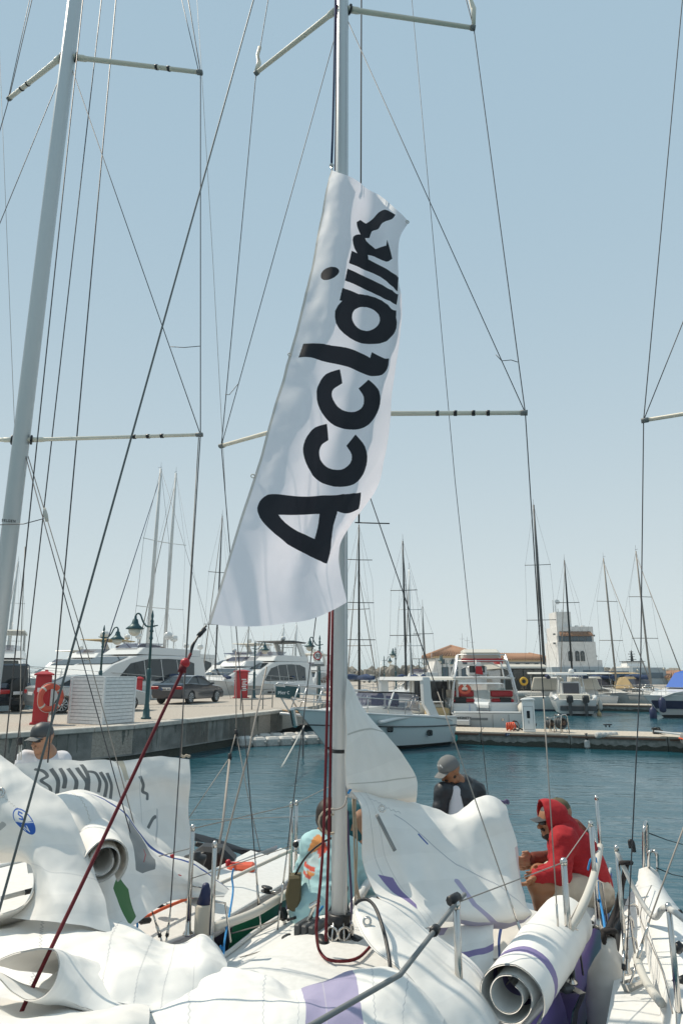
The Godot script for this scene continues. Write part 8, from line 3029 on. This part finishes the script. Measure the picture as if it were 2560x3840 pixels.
	var kn2 := V(1.576,0.947,-5.9)
	obj("body", blob([[hd2, sh2 + V(0, 0, -0.1), 0.05, 0.06], [sh2, hp2, 0.11, 0.13], [sh2, el2, 0.045, 0.038], [el2, wr2, 0.036, 0.027], [hp2, kn2, 0.085, 0.06], [kn2, kn2 + V(0.05, -0.42, 0), 0.056, 0.036]], 0.015, 0.03), "skin", t)
	obj("shirt", wrinkled(blob([[sh2 + V(0, 0, 0.02), hp2, 0.135, 0.15], [sh2, sh2 + V(0, 0, -0.3), 0.08, 0.08], [sh2, el2, 0.07, 0.06], [el2, wr2, 0.058, 0.046], [hd2 + V(0.05, -0.1, 0), sh2 + V(0.03, 0, -0.1), 0.06, 0.1]], 0.013, 0.04), 0.008, 10.0), "rust_check", t)
	hb = []
	hand(hb, wr2, V(-1, -0.15, 0.1), V(0, 1, 0.2), 0.6)
	obj("hand", blob(hb, 0.006, 0.008), "skin", t)
	hb = []
	hand(hb, wr2 + V(0.02, -0.02, -0.06), V(-1, -0.3, 0.3), V(0.1, 1, -0.2), 1.0)
	obj("hand", blob(hb, 0.006, 0.008), "skin", t)
	obj("trousers", blob([[hp2, kn2, 0.11, 0.08], [kn2, kn2 + V(0.05, -0.42, 0), 0.075, 0.055]], 0.016, 0.04), "khaki", t)
	# ---- man in the grey cap
	t = thing("person", "person in grey cap and dark jacket looking down behind the draped sail", "person", Vector3.ZERO)
	var h3 := V(0.992,1.644,-6.6)
	at = head(t, h3, V(-0.78, -0.45, 0.45), 1.0, "skin_tan", "beard")
	cap(t, at, 1.04, "cap_grey")
	s = ST()
	tube(s, crv([at.call(-0.035, 0.085, 0.085), at.call(-0.01, 0.11, 0.082), at.call(0.0, 0.075, 0.095), at.call(0.03, 0.105, 0.08)], 3), 0.006, 5)
	obj("cap_emblem", s, "plate_white", t)
	var nk := V(1.064,1.539,-6.65)
	var sl := V(0.915,1.479,-6.55)
	var sr := V(1.247,1.448,-6.75)
	var hip := nk + V(0.05, -0.62, 0.0)
	obj("body", blob([[h3 + V(0.02, -0.03, -0.02), nk, 0.058, 0.062], [nk, nk + V(0, -0.2, 0), 0.07, 0.12], [nk + V(0, -0.2, 0), hip, 0.13, 0.13], [hip + V(0.1, 0, 0), hip + V(0.12, -0.3, 0.25), 0.085, 0.06], [hip + V(-0.1, 0, 0), hip + V(-0.1, -0.3, 0.25), 0.085, 0.06], [sl, sl + V(-0.08, -0.28, 0.05), 0.045, 0.04], [sr, sr + V(0.06, -0.3, 0.05), 0.045, 0.04]], 0.016, 0.03), "skin_tan", t)
	obj("jacket", wrinkled(blob([[sl, sr, 0.075, 0.08], [nk + V(0, -0.12, 0), hip, 0.15, 0.17], [sl, sl + V(-0.08, -0.28, 0.05), 0.075, 0.06], [sr, sr + V(0.06, -0.3, 0.05), 0.08, 0.065], [sr.lerp(nk, 0.3) + V(0, 0.03, -0.03), nk + V(0.06, 0.0, -0.08), 0.06, 0.06], [nk + V(0.08, 0.01, -0.02), nk + V(0.04, -0.02, -0.1), 0.05, 0.05]], 0.014, 0.04), 0.008, 9.0), "jacket", t)
	obj("t_shirt", blob([[nk + V(-0.045, -0.06, 0.10), nk + V(-0.05, -0.36, 0.16), 0.055, 0.09]], 0.014, 0.03), "white_cloth", t)
	# ---- man in the white polo shirt
	t = thing("person", "person in white polo shirt, cap and sunglasses at the far left", "person", Vector3.ZERO)
	var h4 := V(-2.584,1.957,-6.2)
	at = head(t, h4, V(-0.35, -0.18, 1.0), 1.0, "skin", "")
	shades(t, at)
	cap(t, at, 1.02, "dark_grey", "cap_grey")
	nk = V(-2.568,1.82,-6.25)
	sl = V(-2.709,1.791,-6.2)
	sr = V(-2.44,1.771,-6.3)
	hip = nk + V(0.0, -0.6, 0)
	obj("body", blob([[h4 + V(0, -0.03, -0.02), nk, 0.058, 0.062], [nk, hip, 0.1, 0.12], [sl, sl + V(-0.05, -0.3, 0.05), 0.045, 0.04], [sr, sr + V(0.05, -0.3, 0.05), 0.045, 0.04], [hip + V(0.1, 0, 0), hip + V(0.12, -0.35, 0.2), 0.085, 0.06], [hip + V(-0.1, 0, 0), hip + V(-0.1, -0.35, 0.2), 0.085, 0.06]], 0.016, 0.03), "skin", t)
	obj("polo_shirt", wrinkled(blob([[sl, sr, 0.07, 0.07], [nk + V(0, -0.14, 0), hip, 0.15, 0.16], [sl, sl + V(-0.05, -0.26, 0.05), 0.072, 0.062], [sr, sr + V(0.05, -0.26, 0.05), 0.072, 0.062], [nk + V(0, -0.06, 0), nk + V(0, -0.1, 0), 0.075, 0.1]], 0.014, 0.04), 0.006, 9.0), "white_cloth", t)
	s = ST()
	torus(s, nk + V(0, -0.015, 0.0), Basis(V(1, 0, 0), PI / 2 - 0.35), 0.068, 0.022, 0, TAU, 18, 7)
	obj("collar", s, "navy", t)
	# ---- man in the light blue shirt, back to the camera
	t = thing("person", "person in light blue printed shirt crouching behind the middle mast", "person", Vector3.ZERO)
	var h5 := V(-.072,1.543,-4.95)
	at = head(t, h5, V(0.25, -0.35, -1.0), 1.02, "skin_tan", "")
	obj("hair", blob([[at.call(0, 0.05, -0.03), at.call(0, 0.05, 0.03), 0.094, 0.09], [at.call(0, -0.01, -0.04), at.call(0, 0.03, -0.03), 0.08, 0.09], [at.call(0.05, 0.0, -0.01), at.call(-0.05, 0.0, -0.01), 0.05, 0.05]], 0.009, 0.02), "hair", t)
	nk = V(-.063,1.449,-4.95)
	sl = V(-.18,1.39,-4.92)
	sr = V(0.046,1.335,-4.98)
	hip = V(-.076,1.082,-4.8)
	obj("body", blob([[h5, nk, 0.055, 0.06], [nk, hip, 0.11, 0.14], [sl, sl + V(-0.06, -0.2, -0.15), 0.05, 0.04], [sr, sr + V(0.1, -0.2, -0.12), 0.05, 0.04], [sr + V(0.1, -0.2, -0.12), sr + V(0.16, -0.3, -0.2), 0.04, 0.03], [hip + V(0.08, 0, 0), hip + V(0.2, 0.1, -0.3), 0.09, 0.06], [hip + V(-0.08, 0, 0), hip + V(-0.12, 0.1, -0.32), 0.09, 0.06]], 0.015, 0.03), "skin_tan", t)
	obj("shirt", dyed(wrinkled(blob([[sl, sr, 0.085, 0.085], [nk + V(0, -0.1, 0.02), hip, 0.16, 0.20], [sl, sl + V(-0.06, -0.2, -0.12), 0.085, 0.085], [sr, sr + V(0.12, -0.2, -0.1), 0.085, 0.085], [hip + V(-0.1, -0.04, 0.03), hip + V(0.1, -0.04, 0.03), 0.15, 0.15], [V(0.089,1.205,-4.98), V(0.184,1.093,-4.95), 0.09, 0.07]], 0.0095, 0.05), 0.011, 7.0), Color(0.36, 0.57, 0.60), [[flat_poly([V(-.186,1.461,-4.78),V(-.152,1.48,-4.78),V(-.112,1.461,-4.78),V(-.137,1.406,-4.78),V(-.197,1.374,-4.78),V(-.22,1.39,-4.78)]), Color(0.62, 0.26, 0.08)], [flat_poly([V(-.16,1.398,-4.78),V(-.103,1.445,-4.78),V(-.086,1.406,-4.78),V(-.146,1.354,-4.78)]), Color(0.55, 0.08, 0.05)], [flat_poly([V(-.209,1.374,-4.78),V(-.141,1.377,-4.78),V(-.15,1.312,-4.78),V(-.234,1.319,-4.78)]), Color(0.45, 0.56, 0.57)], [flat_poly([V(-.25,1.316,-4.78),V(-.167,1.307,-4.78),V(-.174,1.285,-4.78),V(-.259,1.291,-4.78)]), Color(0.55, 0.08, 0.05)], [flat_poly([V(-.225,1.285,-4.78),V(-.167,1.279,-4.78),V(-.181,1.257,-4.78),V(-.218,1.263,-4.78)]), Color(0.62, 0.26, 0.08)], [flat_poly([V(-.263,1.276,-4.78),V(-.187,1.26,-4.78),V(-.196,1.241,-4.78),V(-.269,1.257,-4.78)]), Color(0.52, 0.10, 0.07)]], -4.86), "dyed_cloth", t)
	t = thing("shoulder_bag", "olive brown bag hanging on a black strap at the blue shirt's side", "bag", Vector3.ZERO)
	s = ST(true)
	side(s, [[-0.03, -0.1], [-0.045, -0.02], [-0.02, 0.085], [0.05, 0.09], [0.055, -0.05], [0.03, -0.13]], 0.05, 0.015, V(-.306,1.189,-4.72))
	obj("pouch", s, "olive", t)
	s = ST()
	tube(s, crv([V(-.302,1.25,-4.72), V(-.243,1.359,-4.68), V(-.167,1.441,-4.66), V(-.073,1.482,-4.72), V(-.032,1.438,-4.9)], 5), 0.012, 6, 0.4)
	obj("strap", s, "black", t)
	# ---- person in the teal hood right of the mast
	t = thing("person", "person in dark teal hooded top bending down right of the mast", "person", Vector3.ZERO)
	var h6 := V(0.118,1.45,-5.25)
	at = head(t, h6, V(0.75, -0.6, 0.35), 0.98, "skin", "")
	obj("body", blob([[h6, V(0.107,1.327,-5.4), 0.05, 0.06], [V(0.107,1.327,-5.4), V(0.098,0.981,-5.5), 0.11, 0.13], [V(0.144,1.284,-5.35), V(0.196,1.135,-5.25), 0.045, 0.035], [V(0.196,1.135,-5.25), V(0.22,1.094,-5.15), 0.035, 0.028]], 0.016, 0.03), "skin", t)
	obj("hooded_top", wrinkled(blob([[h6 + V(-0.035, 0.035, -0.03), h6 + V(-0.02, 0.0, -0.02), 0.115, 0.108], [V(0.098,1.34,-5.42), V(0.098,0.981,-5.5), 0.145, 0.165], [V(0.144,1.284,-5.35), V(0.196,1.126,-5.25), 0.08, 0.055]], 0.014, 0.05), 0.007, 9.0), "teal_dark", t)
	obj("vest", blob([[V(0.157,1.348,-5.3), V(0.161,1.174,-5.3), 0.075, 0.09]], 0.014, 0.03), "black", t)

# small cloth folds pushed into a mesh along its normals
func wrinkled(am: ArrayMesh, amp: float, freq: float) -> ArrayMesh:
	var a := am.surface_get_arrays(0)
	var P: PackedVector3Array = a[Mesh.ARRAY_VERTEX]
	var N: PackedVector3Array = a[Mesh.ARRAY_NORMAL]
	var I: PackedInt32Array = a[Mesh.ARRAY_INDEX]
	nz.seed = 77
	nz.frequency = freq
	nz.fractal_octaves = 2
	for i in P.size():
		var q := P[i]
		P[i] = q + N[i] * amp * (0.6 - 2.0 * absf(nz.get_noise_3d(q.x * 0.6 + q.y * 0.7, q.y * 0.9 - q.x * 0.3, q.z * 0.6)))
	var G := PackedVector3Array()
	G.resize(P.size())
	for i in range(0, I.size(), 3):
		var n := (P[I[i + 2]] - P[I[i]]).cross(P[I[i + 1]] - P[I[i]])
		G[I[i]] += n
		G[I[i + 1]] += n
		G[I[i + 2]] += n
	for i in G.size():
		G[i] = G[i].normalized()
		if G[i].dot(N[i]) < 0.0:
			G[i] = -G[i]
	a[Mesh.ARRAY_VERTEX] = P
	a[Mesh.ARRAY_NORMAL] = G
	var out := ArrayMesh.new()
	out.add_surface_from_arrays(Mesh.PRIMITIVE_TRIANGLES, a)
	return out

# dye regions of a cloth mesh: [polygon in x and y, colour] on the side with z above zmin
func dyed(am: ArrayMesh, base: Color, zones: Array, zmin: float) -> ArrayMesh:
	var a := am.surface_get_arrays(0)
	var P: PackedVector3Array = a[Mesh.ARRAY_VERTEX]
	var C := PackedColorArray()
	for p in P:
		var c := base
		if p.z > zmin:
			for q in zones:
				if Geometry2D.is_point_in_polygon(Vector2(p.x, p.y), q[0]):
					c = q[1]
		C.append(c)
	a[Mesh.ARRAY_COLOR] = C
	var out := ArrayMesh.new()
	out.add_surface_from_arrays(Mesh.PRIMITIVE_TRIANGLES, a)
	return out

func flat_poly(pts: Array) -> PackedVector2Array:
	var o := PackedVector2Array()
	for p in pts:
		o.append(Vector2(p.x, p.y))
	return o

func small_things():
	# boat beyond the left one, carrying the man in the polo shirt
	var t := thing("racing_sailboat", "white racing boat mostly hidden behind the lettered sail", "sailboat")
	race_hull(t, V(-4.35, 0, -4.4), [[-4.2, 0.95], [-2.2, 1.2], [-0.8, 1.15], [0.2, 0.95], [1.2, 0.66], [2.0, 0.34], [2.6, 0.02]], 0.0, "gelcoat", -4.2, 2.6, -4.0, -1.7, 0.5)
	# fender between the boats
	t = thing("fender", "long grey fender hanging between the middle and right boats", "fender", V(0, 0, 0))
	var p := V(1.415,1.086,-4.05)
	var s := ST()
	lathe(s, p, [[0.02, 0.06], [0.035, 0.05], [0.04, 0.0], [0.075, -0.05], [0.118, -0.12], [0.138, -0.24], [0.142, -0.5], [0.138, -0.75], [0.1, -0.88], [0.03, -0.92]], 28)
	obj("body", s, "fender_grey", t)
	s = ST()
	torus(s, p + V(0, 0.06, 0.0), Basis(V(0, 1, 0), 0.5), 0.035, 0.016, 0, TAU, 16, 7)
	torus(s, p + V(0.005, 0.085, 0.0), Basis(V(1, 0, 0), 1.2), 0.03, 0.015, 0, TAU, 16, 7)
	obj("knot", s, "rope_black", t)
	s = ST()
	tube(s, crv([p + V(0, 0.09, 0), V(1.517,1.219,-4.2), V(1.549,1.434,-4.1), V(1.509,1.524,-3.95)], 5), 0.014, 7)
	tube(s, crv([p + V(0.02, 0.09, -0.02), V(1.56,1.203,-4.25), V(1.538,1.407,-4.1), V(1.515,1.523,-3.98)], 5), 0.011, 7)
	torus(s, V(1.506,1.53,-3.95), Basis(V(1, 0, 0), PI / 2 - 0.3), 0.026, 0.012, 0, TAU, 14, 6)
	obj("lanyard", s, "rope_black", t)
	t = thing("mooring_fender", "dark slim fender lying between the two boats' sterns", "fender", V(0, 0, 0))
	s = ST()
	tube(s, [V(1.983,0.917,-5.3),V(1.785,0.848,-5),V(1.603,0.809,-4.6)], 0.06, 10)
	obj("body", s, "dark_grey", t)
	# blue lines
	line("blue_line", "blue rope looped on the red sweater's rail stanchion", [V(1.614,1.254,-4.9),V(1.629,1.319,-4.88),V(1.651,1.335,-4.86),V(1.659,1.316,-4.86),V(1.619,1.188,-4.75),V(1.553,1.084,-4.5),V(1.456,1.034,-4.2),V(1.426,1.005,-4)], 0.007, "rope_blue")
	line("blue_line", "blue rope tied in a bow at the left boat's stanchion", [V(-.664,1.337,-4.6),V(-.672,1.289,-4.6),V(-.655,1.228,-4.55),V(-.648,1.158,-4.4),V(-.648,1.107,-4.3),V(-.639,1.051,-4.15)], 0.006, "rope_blue")
	t = line("blue_line", "blue cord bow knot on the left boat's side deck", [V(-1.079,1.254,-4),V(-1.07,1.267,-4),V(-1.055,1.254,-4),V(-1.066,1.242,-4),V(-1.081,1.252,-4),V(-1.067,1.223,-3.98),V(-1.07,1.201,-3.97)], 0.006, "rope_blue")
	line("blue_line", "short blue rope end hanging by the left stanchion foot", [V(-.649,1.088,-4.1),V(-.64,1.069,-4.1),V(-.629,1.082,-4.1),V(-.623,1.061,-4.05),V(-.622,1.054,-4)], 0.006, "rope_blue")
	s = ST()
	# lashings at the gooseneck and the clew
	line("gooseneck_lashing", "tan and blue lashing at the boom's mast end", [V(0.037,1.857,-4.06),V(0.06,1.882,-4.08),V(0.098,1.865,-4.1),V(0.135,1.834,-4.12),V(0.172,1.802,-4.1),V(0.189,1.769,-4.05)], 0.007, "rope_blue")
	line("clew_lashing", "purple and white lashing at the draped sail's clew", [V(1.072,1.64,-5.05),V(1.105,1.649,-5.05),V(1.15,1.637,-5.05),V(1.139,1.658,-5.05),V(1.118,1.623,-5.05),V(1.137,1.555,-5.05),V(1.141,1.47,-5.05)], 0.008, "rope_purple")
	line("leech_lashing", "pale knotted lashing at the lettered sail's upper corner", [V(-1.275,1.876,-5.74),V(-1.253,1.864,-5.74),V(-1.232,1.876,-5.74),V(-1.215,1.864,-5.74),V(-1.207,1.876,-5.74)], 0.010, "rope_tan")
	# rudder, outboard and fuel can at the left boat's stern
	t = thing("lifted_rudder", "black rudder blade and tiller lifted over the left boat's stern", "rudder", V(0, 0, 0))
	var a := [V(-1.329,1.163,-6.4),V(-1.124,1.087,-6.5),V(-.901,0.989,-6.6),V(-.734,0.944,-6.7),V(-.696,0.9,-6.7),V(-.649,0.714,-6.7),V(-.763,0.714,-6.7),V(-.822,0.912,-6.65),V(-1.004,1.012,-6.5),V(-1.175,1.088,-6.4),V(-1.316,1.12,-6.35)]
	s = ST(true)
	var n := a.size()
	var back := []
	for q in a:
		back.append(q + V(0.02, 0.0, -0.05))
	for i in n:
		var j := (i + 1) % n
		quad(s, a[i], a[j], back[j], back[i])
	for e in [[0, 1, 9, 10], [1, 2, 8, 9], [2, 3, 7, 8], [3, 4, 7, 7], [4, 5, 6, 7]]:
		quad(s, a[e[0]], a[e[1]], a[e[2]], a[e[3]])
		quad(s, back[e[3]], back[e[2]], back[e[1]], back[e[0]])
	obj("blade", s, "black", t)
	s = ST()
	tube(s, [V(-1.216,1.122,-6.2),V(-1.087,1.068,-6.3),V(-1.026,1.036,-6.35)], 0.02, 7)
	obj("tiller", s, "black", t)
	t = thing("outboard_motor", "small black outboard motor stowed at the left boat's stern", "outboard motor", V(0, 0, 0))
	s = ST(true)
	side(s, [[-0.16, -0.09], [-0.15, 0.06], [-0.08, 0.11], [0.08, 0.1], [0.17, 0.02], [0.16, -0.09]], 0.1, 0.04, V(-.98,1.12,-5.7))
	obj("cowl", s, "black", t)
	s = ST()
	tube(s, [V(-.918,1.101,-5.7),V(-.836,1.096,-5.7)], 0.03, 7)
	obj("handle", s, "dark_grey", t)
	t = thing("fuel_can", "orange red fuel can beside the black outboard motor", "fuel can", V(0, 0, 0))
	s = ST(true)
	box(s, V(-.736,1.1,-5.5), V(0.2, 0.09, 0.14), 0.02)
	obj("body", s, "orange", t)
	s = ST()
	tube(s, crv([V(-.848,1.109,-5.5),V(-.83,1.142,-5.5),V(-.777,1.136,-5.5),V(-.766,1.113,-5.5)], 3), 0.012, 6)
	lathe(s, V(-.834,1.142,-5.5), [[0.02, -0.01], [0.02, 0.02], [0.01, 0.03]], 9)
	obj("cap_handle", s, "red", t)
	t = thing("orange_bag", "flat orange bag lying left of the fuel can", "bag", V(0, 0, 0))
	s = ST(true)
	box(s, V(-.879,1.091,-5.5), V(0.16, 0.035, 0.12), 0.015)
	obj("body", s, "orange", t)
	t = thing("winch_handle_bag", "cream cylinder bag with navy lid standing on the side deck", "bag", V(0, 0, 0))
	s = ST()
	lathe(s, V(-.753,1.12,-4.178), [[0.05, 0.0], [0.055, 0.02], [0.055, 0.14], [0.05, 0.15]], 16)
	obj("body", s, "canvas_cream", t)
	s = ST()
	lathe(s, V(-.753,1.12,-4.178) + V(0, 0.151, 0), [[0.048, 0.0], [0.03, 0.05], [0.02, 0.09], [0.012, 0.1]], 16)
	obj("lid", s, "navy", t)
	t = thing("carbon_pole", "grey pole lying in the far left sail fold", "pole", V(0, 0, 0))
	s = ST()
	tube(s, [V(-1.601,1.474,-3.55),V(-1.556,1.477,-3.6),V(-1.495,1.482,-3.65)], 0.011, 8)
	obj("pole", s, "cube_grey", t)
	s = ST()
	tube(s, [V(-1.521,1.481,-3.62),V(-1.494,1.482,-3.65)], 0.0125, 8)
	obj("grip", s, "black", t)
	t = thing("boom_end", "grey boom tube end above the crouching person's shoulder", "spar", V(0, 0, 0))
	s = ST()
	tube(s, [V(-.318,1.342,-5.2),V(-.233,1.327,-5.4),V(-.141,1.311,-5.6)], 0.026, 12)
	obj("tube", s, "alloy", t)
	s = ST()
	tube(s, [V(-.321,1.343,-5.19),V(-.315,1.342,-5.21)], 0.021, 12)
	obj("plug", s, "black", t)
	t = thing("tell_tale", "small red tell-tale on the left shroud", "ribbon", V(0, 0, 0))
	s = ST()
	tube(s, [V(-.918,1.551,-4.03),V(-.913,1.534,-4.03)], [0.012, 0.006], 6)
	obj("ribbon", s, "red", t)
	t = line("mooring_line", "pale mooring line running from the cruiser's bow to the water", [V(-1.177,0.93,-22.5),V(-1.264,0.692,-20),V(-1.404,0.384,-17)], 0.02, "rope_white")
	t = line("mooring_line", "dark mooring chain hanging from the cruiser's bow into the water", [V(-1.208,0.971,-22.6),V(-1.21,0.457,-22.6),V(-1.191,-.155,-22.4)], 0.03, "dark_grey")
	t = line("mooring_line", "dark rope from the grey yacht's bow to the quay", [V(-14.486,2.477,-31),V(-12.923,1.754,-29),V(-11.47,1.295,-27)], 0.03, "black")
	t = line("mooring_line", "pale slack rope from the large yacht's bow to the red post", [V(-14.99,2.607,-36),V(-14.419,1.999,-34),V(-13.387,1.533,-31),V(-12.434,1.372,-28)], 0.03, "rope_tan")
